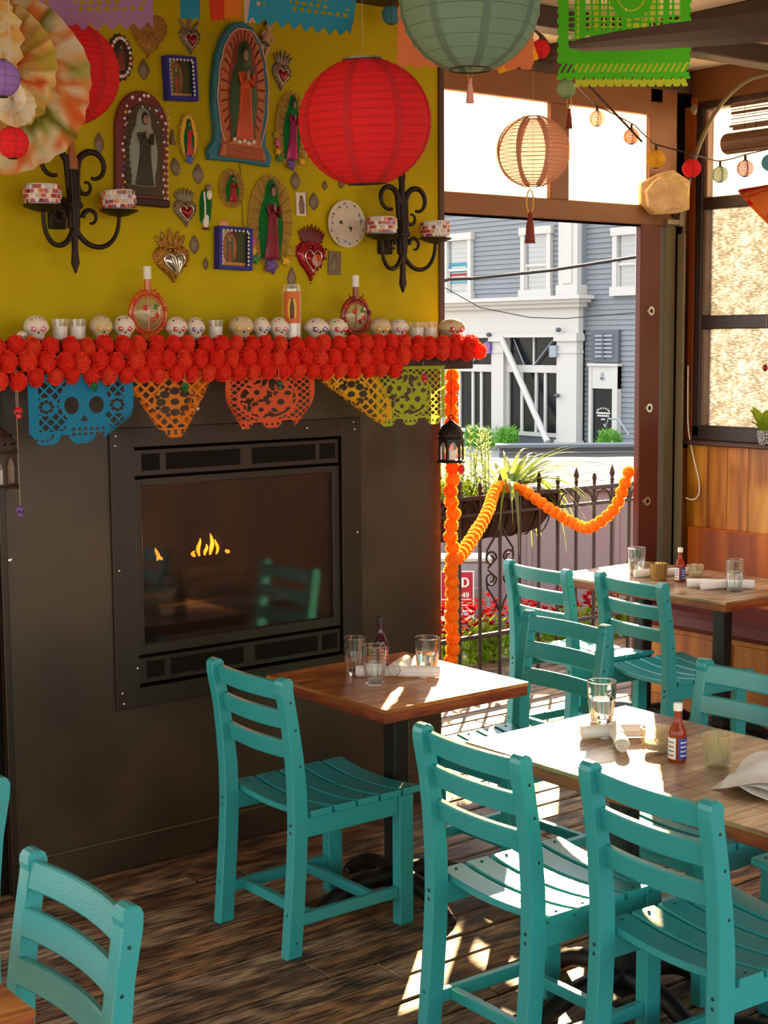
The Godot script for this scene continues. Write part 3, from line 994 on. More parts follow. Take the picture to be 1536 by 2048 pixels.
func flower_dab(t: Node3D, called: String, x: float, y: float, z: float, r: float, m: Material) -> void:
	part(called, MB.new().pillow(oval(r, r, 20, 0.22, 5), z, r * 0.7), m, t, Vector3(x, y, 0))


func glitter_plaque(label: String, x: float, y: float, w: float, h: float, dress: Material, roll := 0.0, flowers := true) -> void:
	var t := wall_thing("glitter_plaque", label, "plaque", x, y, roll, "glittered robed woman plaques")
	part("halo", MB.new().prism(oval(w * 0.46, h * 0.47, 40, 0.018, 20), 0.0, 0.012, 0.003), M.glit_gold, t)
	for k in 44:
		var a := TAU * k / 44
		var d := Vector2(cos(a) * w, sin(a) * h)
		var b := MB.new().tube([Vector3(d.x * 0.24, d.y * 0.3, 0.013), Vector3(d.x * 0.445, d.y * 0.455, 0.012)], [0.0016, 0.0024], 5)
		part("ray", b, M.glit_gold if k % 2 else M.gold, t)
	robed_figure(t, w * 0.62, h * 0.86, 0.012, M.glit_green, dress)
	flower_dab(t, "rosette_base", 0, -h * 0.46, 0.016, w * 0.13, M.purple_flower)
	if flowers:
		for q in [[-0.4, -0.22, "pink"], [-0.38, -0.32, "yellow_paint"], [-0.33, -0.4, "green_paint"], [0.33, -0.4, "yellow_paint"], [0.4, -0.3, "glit_gold"], [-0.44, -0.12, "glit_gold"]]:
			flower_dab(t, "paper_flower", q[0] * w, q[1] * h, 0.012, w * 0.085, M[q[2]])


func small_picture(seed_: int) -> ImageTexture:  # print of a robed figure among dark red and green
	var r := nz(seed_, 0.09, 3)
	return picture(64, 88, func(x, y):
		var u: float = (x + 0.5) / 64.0 - 0.5
		var v: float = (y + 0.5) / 88.0 - 0.5
		var j := r.get_noise_2d(x, y) * 0.12
		var c := hexc("5a1a14").lerp(hexc("46501e"), clampf(0.5 + u * 1.5 + j * 3.0, 0, 1))
		if u < -0.05:
			c = hexc("c8b49a") if seed_ == 2 else hexc("8a8a58")
		var halo := pow((u + 0.08) / 0.26, 2) + pow((v + 0.02) / 0.42, 2)
		if halo < 1.0:
			c = hexc("c89640").lerp(hexc("8a4a20"), halo)
		if absf(u + 0.08) < 0.13 - 0.1 * maxf(0.0, -v - 0.1) + j * 0.2 and v > -0.3 and v < 0.36:
			c = hexc("4a5a30")
		if absf(u + 0.08) < 0.055 + 0.04 * v and v > -0.12 and v < 0.36:
			c = hexc("a8482c")
		if pow((u + 0.08) / 0.05, 2) + pow((v + 0.24) / 0.055, 2) < 1.0:
			c = hexc("b08a6a")
		if v > 0.36:
			c = hexc("c87a34").lerp(hexc("e8b860"), clampf(0.5 + j * 4.0, 0, 1))
		return c)


func box_frame(label: String, x: float, y: float, w: float, h: float, roll: float, seed_: int) -> void:
	var t := wall_thing("box_frame", label, "frame", x, y, roll, "blue box frames on the yellow wall")
	var b := MB.new()
	for q in [[-0.46, 0.0, 0.08, 1.0], [0.46, 0.0, 0.08, 1.0], [0.0, 0.47, 0.84, 0.06], [0.0, -0.455, 0.84, 0.09]]:
		b.box(Vector3(q[0] * w, q[1] * h, 0.022), Vector3(q[2] * w, q[3] * h, 0.044), 0.002)
	part("frame", b, M.cobalt, t)
	var pm := mat("print_%d" % seed_, Color.WHITE, 0.6)
	pm.albedo_texture = small_picture(seed_)
	part("picture", QuadMesh.new(), pm, t, Vector3(0, 0, 0.012)).mesh.size = Vector2(w * 0.84, h * 0.88)
	for k in 9:
		for s in [-1.0, 1.0]:
			part("lace_point", MB.new().ball(Vector3(s * w * 0.4, (k - 4) * h * 0.092, 0.036), Vector3(0.0055, 0.0055, 0.004), 6, 4), M.white, t)
	for k in 7:
		part("lace_point", MB.new().ball(Vector3((k - 3) * w * 0.12, h * 0.42, 0.036), Vector3(0.0055, 0.0055, 0.004), 6, 4), M.white, t)


func big_plaque() -> void:
	var w := 0.3
	var h := 0.517
	var t := wall_thing("oval_plaque", "large painted oval plaque of a robed praying woman with a blue rim", "plaque", 3.2, 2.869, -0.04)
	var half := [[0.0, 0.5], [0.14, 0.475], [0.27, 0.39], [0.37, 0.24], [0.415, 0.05], [0.41, -0.12], [0.37, -0.27], [0.38, -0.36], [0.47, -0.43], [0.44, -0.5], [0.0, -0.49]]
	part("rim_board", MB.new().prism(scaled(mirrored(half), w, h), 0.0, 0.035, 0.006), M.plaque_teal, t)
	var inner := [[0.0, 0.455], [0.12, 0.43], [0.22, 0.35], [0.3, 0.22], [0.335, 0.05], [0.33, -0.12], [0.28, -0.3], [0.3, -0.38], [0.0, -0.4]]
	part("field", MB.new().prism(scaled(mirrored(inner), w, h), 0.03, 0.041, 0.003), M.plaque_orange, t)
	for k in 34:
		var a := TAU * k / 34 + 0.05
		if sin(a) < -0.8:
			continue
		var d := Vector2(cos(a) * w, sin(a) * h)
		part("ray", MB.new().tube([Vector3(d.x * 0.2, d.y * 0.3 + 0.006, 0.042), Vector3(d.x * 0.315, d.y * 0.42 + 0.006, 0.041)], [0.002, 0.0048], 5), M.plaque_red if k % 2 else M.deep_red_paint, t)
	part("figure_ground", MB.new().prism(scaled(mirrored([[0.0, 0.38], [0.12, 0.33], [0.2, 0.15], [0.22, -0.05], [0.18, -0.3], [0.0, -0.36]]), w, h), 0.04, 0.046, 0.002), M.plaque_red, t)
	robed_figure(t, w * 0.5, h * 0.74, 0.045, M.green_robe, M.orange_robe, 0.05)
	var cord := []
	for k in 41:
		var s := lerpf(-1.0, 1.0, k / 40.0)
		var y := 0.44 - 0.82 * pow(absf(s), 2.2)
		var xw := 0.37 * pow(maxf(0.0, 1.0 - pow((y + 0.02) / 0.47, 2.0)), 0.45)
		cord.append(Vector3(signf(s) * xw * w * (1.0 + 0.02 * sin(k * 1.9)), y * h, 0.046))
	part("pale_cord", MB.new().tube(cord, 0.0022, 6), M.pale_pink, t)
	part("base_scroll", MB.new().prism(scaled(mirrored([[0.0, -0.34], [0.2, -0.36], [0.3, -0.38], [0.34, -0.47], [0.0, -0.475]]), w, h), 0.035, 0.056, 0.006), M.plaque_orange, t)
	for k in 7:
		part("base_stripe", MB.new().tube([Vector3(-w * 0.26, -h * (0.385 + k * 0.013), 0.056), Vector3(w * 0.28, -h * (0.39 + k * 0.013), 0.056)], 0.0016, 5), M.plaque_red, t)
	for k in 5:
		flower_dab(t, "painted_flower", (k - 2) * w * 0.07, -h * (0.345 + 0.012 * (k % 2)), 0.055, 0.009, M.cream)
	solo("hanging_wire", "thin dark wire hanging under the large oval plaque", "wire", MB.new().tube([Vector3(3.205, 2.62, WZ + 0.004), Vector3(3.21, 2.5, WZ + 0.004), Vector3(3.215, 2.38, WZ + 0.004)], 0.0012, 5), M.wire)


func arched_retablo() -> void:
	var w := 0.212
	var h := 0.403
	var t := wall_thing("arched_retablo", "dark red arched wooden retablo with a veiled figure and small flowers", "plaque", 2.781, 2.637, -0.03)
	var p := PackedVector2Array([Vector2(-w / 2, -h / 2), Vector2(w / 2, -h / 2)])
	for k in 15:
		var a := PI * k / 14
		p.append(Vector2(cos(a) * w / 2, h * 0.5 - w * 0.62 + sin(a) * w * 0.62))
	part("board", MB.new().prism(p, 0.0, 0.022, 0.004), M.deep_red_paint, t)
	part("niche", MB.new().prism(scaled(p, 0.72, 0.8, Vector2(0.004, -0.004)), 0.02, 0.028, 0.003), mat("niche_brown", hexc("4a3a1e"), 0.7), t)
	for k in 12:
		part("ladder_bar", MB.new().box(Vector3(-w * 0.27, -h * 0.36 + k * h * 0.055, 0.03), Vector3(w * 0.09, 0.004, 0.004)), M.iron_brown, t)
	robed_figure(t, w * 0.66, h * 0.72, 0.027, M.pale_robe, M.dark_robe)
	part("plinth", MB.new().box(Vector3(0, -h * 0.5 + 0.012, 0.024), Vector3(w * 0.98, 0.026, 0.036), 0.004), M.iron_brown, t)
	var r := RandomNumberGenerator.new()
	r.seed = 8
	var cols := ["white", "cream", "pale_pink", "yellow_paint", "blue_flower"]
	for s in [-1.0, 1.0]:
		for k in 15:
			var y := -0.42 + k * 0.055
			flower_dab(t, "tiny_flower", s * w * (0.42 if s > 0 else 0.36) * (1.0 if y < 0.2 else 1.0 - (y - 0.2) * 1.2) + r.randf_range(-0.008, 0.008), y * h, 0.024, r.randf_range(0.0045, 0.0065), M[cols[[0, 1, 2, 0, 3, 1, 4][r.randi() % 7]]])
			if s > 0:
				part("shell_bead", MB.new().ball(Vector3(w * 0.485, y * h, 0.022), Vector3.ONE * 0.006, 6, 4), M.pale_pink, t)
	for q in [[-0.2, 0.43], [0.02, 0.46], [0.1, 0.46], [-0.06, 0.42], [-0.02, 0.36], [0.12, 0.35], [0.25, 0.34], [-0.25, 0.3], [0.28, 0.24], [-0.3, 0.2]]:
		flower_dab(t, "tiny_flower", q[0] * w, q[1] * h, 0.024, 0.0065, M.white)


func doll() -> void:
	var t := wall_thing("cherub_doll", "small bare plaster cherub with dark hair beside the oval plaque", "figurine", 3.325, 3.09, -0.3)
	var b := MB.new()
	b.ball(Vector3(0, -0.005, 0.02), Vector3(0.02, 0.028, 0.017), 12, 8)
	b.ball(Vector3(0, -0.03, 0.02), Vector3(0.019, 0.017, 0.017), 12, 8)
	b.ball(Vector3(-0.003, 0.042, 0.024), Vector3(0.016, 0.02, 0.016), 12, 8)
	b.tube([Vector3(0, 0.015, 0.02), Vector3(-0.002, 0.03, 0.022)], 0.008, 8)
	for s in [-1.0, 1.0]:
		b.tube([Vector3(s * 0.009, -0.03, 0.02), Vector3(s * 0.012, -0.055, 0.026), Vector3(s * 0.01, -0.082, 0.02)], [0.011, 0.0085, 0.005], 8)
		b.tube([Vector3(s * 0.017, 0.012, 0.02), Vector3(s * 0.026, -0.008, 0.026), Vector3(s * 0.012, -0.012, 0.038)], [0.007, 0.006, 0.004], 8)
		b.ball(Vector3(s * 0.011, -0.086, 0.025), Vector3(0.005, 0.004, 0.009), 8, 5)
	b.ball(Vector3(-0.003, 0.04, 0.0405), Vector3(0.0028, 0.003, 0.003), 6, 4)
	part("body", b, M.doll_skin, t)
	var hr := part("hair", MB.new().ball(Vector3(-0.003, 0.05, 0.02), Vector3(0.0175, 0.016, 0.016), 10, 7), M.hair, t)
	for s in [-1.0, 1.0]:
		part("curl", MB.new().ball(Vector3(-0.003 + s * 0.013, 0.04, 0.022), Vector3(0.006, 0.008, 0.007), 8, 5), M.hair, hr)
		part("eye", MB.new().ball(Vector3(-0.003 + s * 0.006, 0.043, 0.039), Vector3(0.002, 0.0015, 0.0012), 6, 4), M.hair, t)
	part("mouth", MB.new().ball(Vector3(-0.003, 0.033, 0.0385), Vector3(0.004, 0.0012, 0.001), 6, 4), M.heart_red, t)
	part("loincloth", MB.new().ball(Vector3(0, -0.034, 0.021), Vector3(0.0205, 0.011, 0.0185), 10, 6), M.grey_metal, t)


func gold_heart() -> void:
	var t := wall_thing("winged_heart", "gold repousse tin heart half hidden behind the purple paper banner", "heart", 2.825, 3.035, -0.06)
	part("plate", MB.new().prism(heart(0.155, 0.165), 0.0, 0.006, 0.002), M.gold, t)
	for s in [-1.0, 1.0]:
		for k in 6:
			var a := 0.25 + k * 0.22
			var l := 0.07 - k * 0.004
			part("feather", MB.new().pillow(scaled(oval(0.009, l * 0.5, 12), 1, 1, Vector2(0, l * 0.5)), 0.006, 0.006, Vector2(0, l * 0.5), 3), M.gold, t, Vector3(0, -0.05, 0), Vector3(0, 0, -s * a * 0.8))
	for k in 26:
		var q: Vector2 = heart(0.145, 0.155, 26)[k]
		part("rim_bead", MB.new().ball(Vector3(q.x, q.y, 0.007), Vector3.ONE * 0.0042, 6, 4), M.gold, t)


func medallion() -> void:
	var t := wall_thing("oval_medallion", "oval medallion ringed with white shells behind the red lantern", "medallion", 2.709, 2.948)
	part("back", MB.new().prism(oval(0.05, 0.08, 32, 0.05, 16), 0.0, 0.008, 0.002), M.iron_brown, t)
	for k in 22:
		var a := TAU * k / 22
		part("shell", MB.new().ball(Vector3(cos(a) * 0.038, sin(a) * 0.066, 0.012), Vector3(0.0065, 0.0065, 0.005), 8, 5), M.pale_pink if k % 3 == 0 else M.white, t)
	robed_figure(t, 0.055, 0.1, 0.008, M.dark_robe, M.plaque_red)


func wall_decor() -> void:
	medallion()
	gold_heart()
	tin_heart("small tin heart with dark red centre near the top, left of the oval plaque", 2.998, 3.06, 0.09, 0.15, M.tin, M.heart_red, 0.04, 3)
	box_frame("small blue box frame with white beads left of the oval plaque", 2.942, 2.895, 0.124, 0.156, 0.05, 1)
	big_plaque()
	doll()
	tin_heart("tin heart with tall leafy crown right of the large oval plaque", 3.403, 2.975, 0.09, 0.167, M.tin, M.heart_red, -0.1, 6)
	arched_retablo()
	charm("dull tin charm directly under the gold winged heart", 2.805, 2.917, 0.047, 0.073)
	charm("dull tin charm left of the arched red retablo", 2.619, 2.645, 0.041, 0.074)
	charm("dull tin charm right of the retablo, left one of two under the green oval", 2.927, 2.583, 0.042, 0.066, 0.15)
	charm("dull tin charm under the small green oval plaque, right one of two", 3.023, 2.563, 0.049, 0.073)
	charm("dull tin charm between the gold-rimmed silver heart and the lower blue frame", 3.0, 2.306, 0.043, 0.069)
	charm("tiniest dull tin charm, hanging just left of the lower blue box frame", 3.047, 2.237, 0.024, 0.046)
	charm("dull tin charm below the magenta robed plaque beside the red lantern", 3.46, 2.564, 0.047, 0.07)
	charm("dull tin charm above the spiky red heart", 3.547, 2.49, 0.048, 0.067)
	charm("dull tin charm just above the tall printed candle", 3.437, 2.191, 0.043, 0.083)
	charm("tiny dark diamond charm under the big red lantern, left one", 3.6, 2.554, 0.027, 0.035)
	charm("tiny diamond charm touching the underside of the big red lantern", 3.681, 2.565, 0.03, 0.035)
	# small standing figure
	var f := wall_thing("tiny_figure", "tiny brown standing figure right of the arched retablo", "figurine", 2.914, 2.689)
	part("robe", MB.new().lathe([Vector2(0.0115, -0.028), Vector2(0.009, -0.01), Vector2(0.0065, 0.008), Vector2(0.004, 0.014), Vector2(0.0, 0.016)], 10, 0.7, Vector3(0, 0, 0.008)), M.tin_dull, f)
	part("head", MB.new().ball(Vector3(0, 0.02, 0.008), Vector3(0.005, 0.0065, 0.005), 8, 6), M.tin_dull, f)
	# small bead-edged oval
	var o := wall_thing("bead_oval", "small oval plaque with green and red robed figure edged in gold beads", "plaque", 2.982, 2.692)
	part("field", MB.new().prism(oval(0.036, 0.08, 28), 0.0, 0.01, 0.003), M.yellow_paint, o)
	for k in 30:
		var a := TAU * k / 30
		part("gold_bead", MB.new().ball(Vector3(cos(a) * 0.039, sin(a) * 0.083, 0.008), Vector3.ONE * 0.0055, 6, 4), M.glit_gold, o)
	robed_figure(o, 0.056, 0.14, 0.009, M.glit_green, M.red_paint)
	flower_dab(o, "blue_base", 0, -0.078, 0.01, 0.017, M.blue_flower)
	tin_heart("tin heart with fan-shaped crown left of the green bearded saint", 2.962, 2.442, 0.1, 0.155, M.tin, M.heart_red, 0.06, 7)
	# green robed saint
	var s := wall_thing("saint_figure", "small bearded figure in glittering green robe with a staff", "figurine", 3.052, 2.448, -0.06)
	part("robe", MB.new().pillow(mirrored([[0.0, 0.06], [0.018, 0.055], [0.027, 0.02], [0.024, -0.04], [0.02, -0.06], [0.0, -0.06]]), 0.0, 0.016), M.glit_green, s)
	part("tunic", MB.new().pillow(scaled(oval(0.013, 0.03, 14), 1, 1, Vector2(0.0, -0.055)), 0.006, 0.012, Vector2(0, -0.055)), M.white, s)
	part("head", MB.new().ball(Vector3(0.005, 0.066, 0.012), Vector3(0.012, 0.016, 0.011), 10, 7), M.skin, s)
	part("beard", MB.new().pillow(scaled(oval(0.0115, 0.02, 14), 1, 1, Vector2(0.007, 0.042)), 0.012, 0.012, Vector2(0.007, 0.042)), M.white, s)
	part("sash", MB.new().tube([Vector3(-0.016, 0.05, 0.014), Vector3(-0.012, 0.0, 0.018), Vector3(-0.008, -0.05, 0.014)], 0.0035, 6), M.white, s)
	part("feet", MB.new().box(Vector3(0, -0.083, 0.01), Vector3(0.026, 0.008, 0.014), 0.002), M.deep_red_paint, s)
	# small gold oval
	var g := wall_thing("gold_oval", "small gold glitter oval with a half-length green figure above the lower frame", "plaque", 3.165, 2.517)
	part("halo", MB.new().prism(oval(0.055, 0.073, 30, 0.03, 15), 0.0, 0.01, 0.003), M.glit_gold, g)
	for k in 26:
		var a := TAU * k / 26
		part("ray", MB.new().tube([Vector3(cos(a) * 0.03, sin(a) * 0.045, 0.011), Vector3(cos(a) * 0.053, sin(a) * 0.07, 0.01)], 0.0018, 5), M.gold, g)
	robed_figure(g, 0.075, 0.105, 0.01, M.glit_green, M.glit_red)
	# gold heart with silver centre
	var bh := tin_heart("large gold tin heart with rippled silver centre above the mantel", 2.9, 2.266, 0.155, 0.212, M.gold, M.silver, 0.06, 5)
	for k in 4:
		part("silver_ripple", MB.new().tube([Vector3(-0.02 + k * 0.013, -0.012, 0.042), Vector3(-0.012 + k * 0.009, -0.04, 0.046), Vector3(-0.004 + k * 0.004, -0.068, 0.036)], 0.003, 6), M.silver, bh)
	box_frame("blue box frame with white triangles beside the large gold plaque", 3.158, 2.295, 0.147, 0.158, -0.03, 2)
	solo("round_pink_disc", "small round pink disc peeping above the lower blue frame", "disc", MB.new().pillow(oval(0.022, 0.022, 18), 0.0, 0.012), M.pale_pink, Vector3(3.13, 2.378, WZ + 0.001))
	glitter_plaque("large gold glitter plaque, green-cloaked woman in a dark red dress", 3.336, 2.406, 0.219, 0.371, M.wine, -0.03)
	glitter_plaque("gold glitter plaque with magenta dress half behind the big red lantern", 3.44, 2.76, 0.16, 0.3, M.glit_magenta, -0.06)
	# two small tin pictures
	for q in [["small pale tin picture plate right of the large gold plaque", 3.485, 2.476, 0.05, 0.09, 0.03], ["small grey tin picture plate right of the spiky red heart", 3.642, 2.254, 0.06, 0.092, -0.04]]:
		var c := wall_thing("tin_picture", q[0], "plate", q[1], q[2], q[5])
		part("plate", MB.new().box(Vector3(0, 0, 0.003), Vector3(q[3], q[4], 0.006), 0.001), M.cream if q[3] < 0.055 else M.tin_dull, c)
		part("relief", MB.new().pillow(mirrored([[0.0, 0.4], [0.12, 0.34], [0.16, 0.2], [0.28, 0.0], [0.22, -0.4], [0.0, -0.42]].map(func(k): return [k[0] * q[3], k[1] * q[4]])), 0.005, 0.007), M.tin_dull, c)
		part("edge", MB.new().box(Vector3(q[3] * 0.46, 0, 0.004), Vector3(0.004, q[4], 0.007)), M.tin, c)
	# white plate with painted rim
	var p := wall_thing("wall_plate", "round white plate painted with birds and faint flowers", "plate", 3.693, 2.408)
	part("dish", MB.new().lathe([Vector2(0.0, 0.006), Vector2(0.055, 0.006), Vector2(0.06, 0.01), Vector2(0.092, 0.02), Vector2(0.093, 0.022), Vector2(0.09, 0.023), Vector2(0.06, 0.014), Vector2(0.055, 0.0105), Vector2(0.0, 0.0105)], 36), M.plate_white, p, Vector3.ZERO, Vector3(PI / 2, 0, 0))
	var r := RandomNumberGenerator.new()
	r.seed = 4
	for k in 22:
		var a := TAU * k / 22 + r.randf_range(-0.1, 0.1)
		var rr := r.randf_range(0.066, 0.084)
		part("painted_leaf", MB.new().pillow(oval(0.008, 0.0035, 10), 0.0, 0.002), M[["pale_robe", "blue_flower", "plaque_teal", "pale_pink", "tin_dull"][k % 5]], p, Vector3(cos(a) * rr, sin(a) * rr, 0.0142 + (rr - 0.06) * 0.3), Vector3(0, 0, a + r.randf_range(0.6, 1.8)))
	for q in [[-0.022, 0.008, 0.5], [0.026, -0.014, -0.3]]:
		part("painted_bird", MB.new().pillow(oval(0.009, 0.005, 12), 0.0105, 0.002), M.dark_robe, p, Vector3(q[0], q[1], 0), Vector3(0, 0, q[2]))
		part("painted_wing", MB.new().pillow(oval(0.004, 0.011, 12), 0.0105, 0.0025), M.green_robe, p, Vector3(q[0], q[1] - 0.004, 0), Vector3(0, 0, q[2] + 0.5))
	# spiky heart with mirror
	var sh := tin_heart("spiky dark red heart with a small round mirror in its middle", 3.528, 2.295, 0.14, 0.235, M.mirror_red, M.mirror_red, -0.05, 9, M.deep_red_paint)
	part("mirror", MB.new().lathe([Vector2(0.0, 0.0), Vector2(0.023, 0.0), Vector2(0.023, 0.003), Vector2(0.0, 0.0035)], 20), M.mirror, sh, Vector3(0.004, -0.035, 0.038), Vector3(PI / 2, 0, 0))
	for k in 18:
		var q: Vector2 = heart(0.15, 0.165, 18)[k]
		part("edge_spike", MB.new().tube([Vector3(q.x * 0.95, q.y - 0.038, 0.008), Vector3(q.x * 1.05, q.y * 1.05 - 0.038, 0.008)], [0.005, 0.002], 6), M.deep_red_paint, sh)


func sconce(label: String, x: float, y: float, left: float) -> void:
	# a hand-forged bracket: stem with spear tip, two swept arms with dishes, and scrolls
	var t := thing("wall_sconce", label, "sconce", Vector3(x, y, WZ))
	part("back_plate", MB.new().box(Vector3(-0.02, -0.05, 0.015), Vector3(0.06, 0.11, 0.03), 0.004), M.iron, t)
	part("stand_off", MB.new().box(Vector3(-0.01, -0.03, 0.06), Vector3(0.03, 0.05, 0.08), 0.004), M.iron, t)
	part("stem", MB.new().box(Vector3(0, -0.01, 0.1), Vector3(0.04, 0.2, 0.03), 0.006), M.iron, t)
	for k in 3:
		part("stem_rib", MB.new().tube([Vector3((k - 1) * 0.013, 0.09, 0.115), Vector3((k - 1) * 0.011, -0.02, 0.12), Vector3((k - 1) * 0.004, -0.11, 0.115)], 0.007, 7), M.iron, t)
	part("collar", MB.new().box(Vector3(0, -0.03, 0.103), Vector3(0.054, 0.02, 0.045), 0.005), M.iron, t)
	var spear := [[0.0, -0.26], [0.014, -0.225], [0.009, -0.18], [0.011, -0.1], [0.0, -0.09]]
	spear.reverse()
	part("spear_tip", MB.new().prism(mirrored(spear), 0.094, 0.112, 0.003), M.iron, t)
	if left < 0.0:
		part("top_spear", MB.new().prism(mirrored([[0.0, 0.235], [0.014, 0.205], [0.009, 0.17], [0.012, 0.08], [0.0, 0.07]]), 0.09, 0.11, 0.003), M.iron, t)
	for s in [-1.0, 1.0]:
		var dirx: float = s * (0.175 if s > 0 else 0.13)
		var dz: float = 0.0 if s > 0 else 0.035
		var arm := []
		var rad := []
		for k in 15:
			var u := k / 14.0
			var a := -PI * 0.5 - 1.15 + u * (PI * 0.5 + 1.2)
			arm.append(Vector3(dirx * (0.5 + 0.5 * sin(lerpf(-PI / 2, PI / 2, u))), -0.06 - 0.115 * sin(PI * clampf(u * 0.86 + 0.02, 0, 1)) + 0.045 * u * u * u, 0.1 + dz * u))
			rad.append(lerpf(0.011, 0.007, u))
		part("arm", MB.new().tube(arm, rad, 8), M.iron, t)
		var e: Vector3 = arm[-1]
		part("drip_dish", MB.new().lathe([Vector2(0.006, -0.016), Vector2(0.035, -0.01), Vector2(0.068, 0.004), Vector2(0.066, 0.008), Vector2(0.0, 0.004)], 20), M.iron, t, e + Vector3(0, 0.012, 0))
		# scrolls
		for q in [[0.078, 0.10, 0.06, 1.0], [0.048, 0.035, 0.027, -1.0], [0.064, -0.07, 0.03, 1.0]]:
			if s < 0 and q[2] < 0.03:
				continue
			var sc := []
			var sr := []
			for k in 22:
				var u := k / 21.0
				var an: float = PI + q[3] * -u * 4.9
				var r: float = q[2] * (1.0 - 0.45 * u)
				sc.append(Vector3(s * (q[0] + r * cos(an)), q[1] + r * sin(an) * 1.05, 0.1 + (0.03 if s < 0 else 0.0) * u))
				sr.append(lerpf(0.0125, 0.006, u) * (q[2] / 0.055 * 0.55 + 0.45))
			if q[2] > 0.03:
				sc.push_front(Vector3(s * 0.016, 0.02, 0.1))
				sr.push_front(0.009)
			part("scroll", MB.new().tube(sc, sr, 8), M.iron, t)
		if left < 0.0 or s != 0.0:
			var hl := ("left" if s < 0 else "right")
			mosaic_cup(t.position + e + Vector3(0, 0.0205, 0), hl, x < 3.0)
	if left > 0.0:
		var c := solo("taper_candle", "stub of brown dripping candle standing on the left iron sconce", "candle", MB.new().lathe([Vector2(0.021, 0.0), Vector2(0.02, 0.03), Vector2(0.011, 0.07), Vector2(0.0085, 0.12), Vector2(0.01, 0.165), Vector2(0.0, 0.168)], 14), mat("brown_wax", hexc("a8622e"), 0.5), Vector3(x, y + 0.09, WZ + 0.1))
		part("burnt_tip", MB.new().lathe([Vector2(0.0088, 0.11), Vector2(0.0112, 0.15), Vector2(0.0105, 0.17), Vector2(0.0, 0.172)], 12), M.iron_brown, c)


func mosaic_cup(at: Vector3, side: String, west: bool) -> void:
	var t := thing("mosaic_cup", "mosaic glass candle cup on the %s dish of the %s sconce" % [side, "left-hand" if west else "right-hand"], "candle cup", at, 0.0, "mosaic candle cups on the iron sconces")
	t.rotation.z = 0.0 if side == "left" else 0.06
	t.scale = Vector3.ONE * 1.26
	var prof := [Vector2(0.034, 0.0), Vector2(0.046, 0.012), Vector2(0.048, 0.03), Vector2(0.044, 0.05), Vector2(0.04, 0.054)]
	var full := prof.duplicate()
	full.append_array([Vector2(0.037, 0.052), Vector2(0.037, 0.006), Vector2(0.0, 0.005)])
	part("cup", MB.new().lathe(full, 20), M.white, t)
	var b := MB.new()
	b.colored = true
	var r := RandomNumberGenerator.new()
	r.seed = int(at.x * 1000)
	var pal := ["e8e0d8", "d8d0d8", "c03028", "8a1a30", "e0782c", "c8b088", "a8b4c4", "b04870", "f0d8c0", "903018"]
	for j in 4:
		for i in 24:
			var a := TAU * (i + 0.5 * (j % 2)) / 24
			var y := 0.009 + j * 0.012
			var rad := [0.0445, 0.0482, 0.0478, 0.0455][j] as float
			b.col = hexc(pal[r.randi() % (10 if r.randf() > 0.3 else 3)]).srgb_to_linear()
			b.box(Vector3(cos(a) * rad, y, sin(a) * rad), Vector3(0.004, 0.0098, 0.0098), 0.0008, Basis(Vector3.UP, -a))
	part("mosaic_tiles", b, M.mosaic, t, Vector3.ZERO, Vector3.ZERO, "stuff")
	part("tea_light", MB.new().lathe([Vector2(0.02, 0.006), Vector2(0.02, 0.03), Vector2(0.0, 0.028)], 14), M.wax, t)


# ---------------------------------------------------------------- cut paper
# f > 0 is paper; the outline and the cut holes come from marching squares over a fine grid, then the sheet is curled
func cut_sheet(w: float, h: float, nx: int, ny: int, f: Callable, warp: Callable) -> MB:
	var val := PackedFloat32Array()
	val.resize((nx + 1) * (ny + 1))
	for j in ny + 1:
		for i in nx + 1:
			var edge := i == 0 or j == 0 or i == nx or j == ny
			val[j * (nx + 1) + i] = -0.2 if edge else f.call(float(i) / nx - 0.5, float(j) / ny)
	var b := MB.new()
	var off := [Vector2i(0, 0), Vector2i(1, 0), Vector2i(1, 1), Vector2i(0, 1)]
	for j in ny:
		for i in nx:
			var q := PackedVector2Array()
			for k in 4:
				var a: Vector2i = off[k] + Vector2i(i, j)
				var d: Vector2i = off[(k + 1) % 4] + Vector2i(i, j)
				var va := val[a.y * (nx + 1) + a.x]
				var vd := val[d.y * (nx + 1) + d.x]
				if va > 0.0:
					q.append(Vector2(a))
				if (va > 0.0) != (vd > 0.0):
					q.append(Vector2(a).lerp(Vector2(d), va / (va - vd)))
			if q.size() < 3:
				continue
			var pts := []
			for p in q:
				pts.append(warp.call(Vector2((p.x / nx - 0.5) * w, -p.y / ny * h)))
			for k in range(1, pts.size() - 1):
				b.tri(pts[0], pts[k + 1], pts[k])
	return b


func curl(p: Vector3, at: Vector2, dir: Vector2, r: float) -> Vector3:  # beyond the line the sheet rolls backwards round a cylinder
	var d := (Vector2(p.x, p.y) - at).dot(dir)
	if d <= 0.0:
		return p
	var a := d / r
	if a > 3.6:
		a = 3.6
	return Vector3(p.x + dir.x * (r * sin(a) - d), p.y + dir.y * (r * sin(a) - d), p.z - r * (1.0 - cos(a)))


func ell(x: float, y: float, cx: float, cy: float, rx: float, ry: float) -> float:  # < 0 inside
	return sqrt(pow((x - cx) / rx, 2) + pow((y - cy) / ry, 2)) - 1.0


func scallop(x: float, y: float, n: int, r: float) -> float:  # paper inside a sheet with n lobes along its lower edge
	var cell := fposmod(x + 0.5, 1.0 / n) * n - 0.5
	var low := 1.0 - r - y
	if y > 1.0 - r:
		low = r - sqrt(pow(cell / n * 1.25, 2) * 0.8 + pow(y - (1.0 - r), 2))
	return minf(low, 0.495 - absf(x))


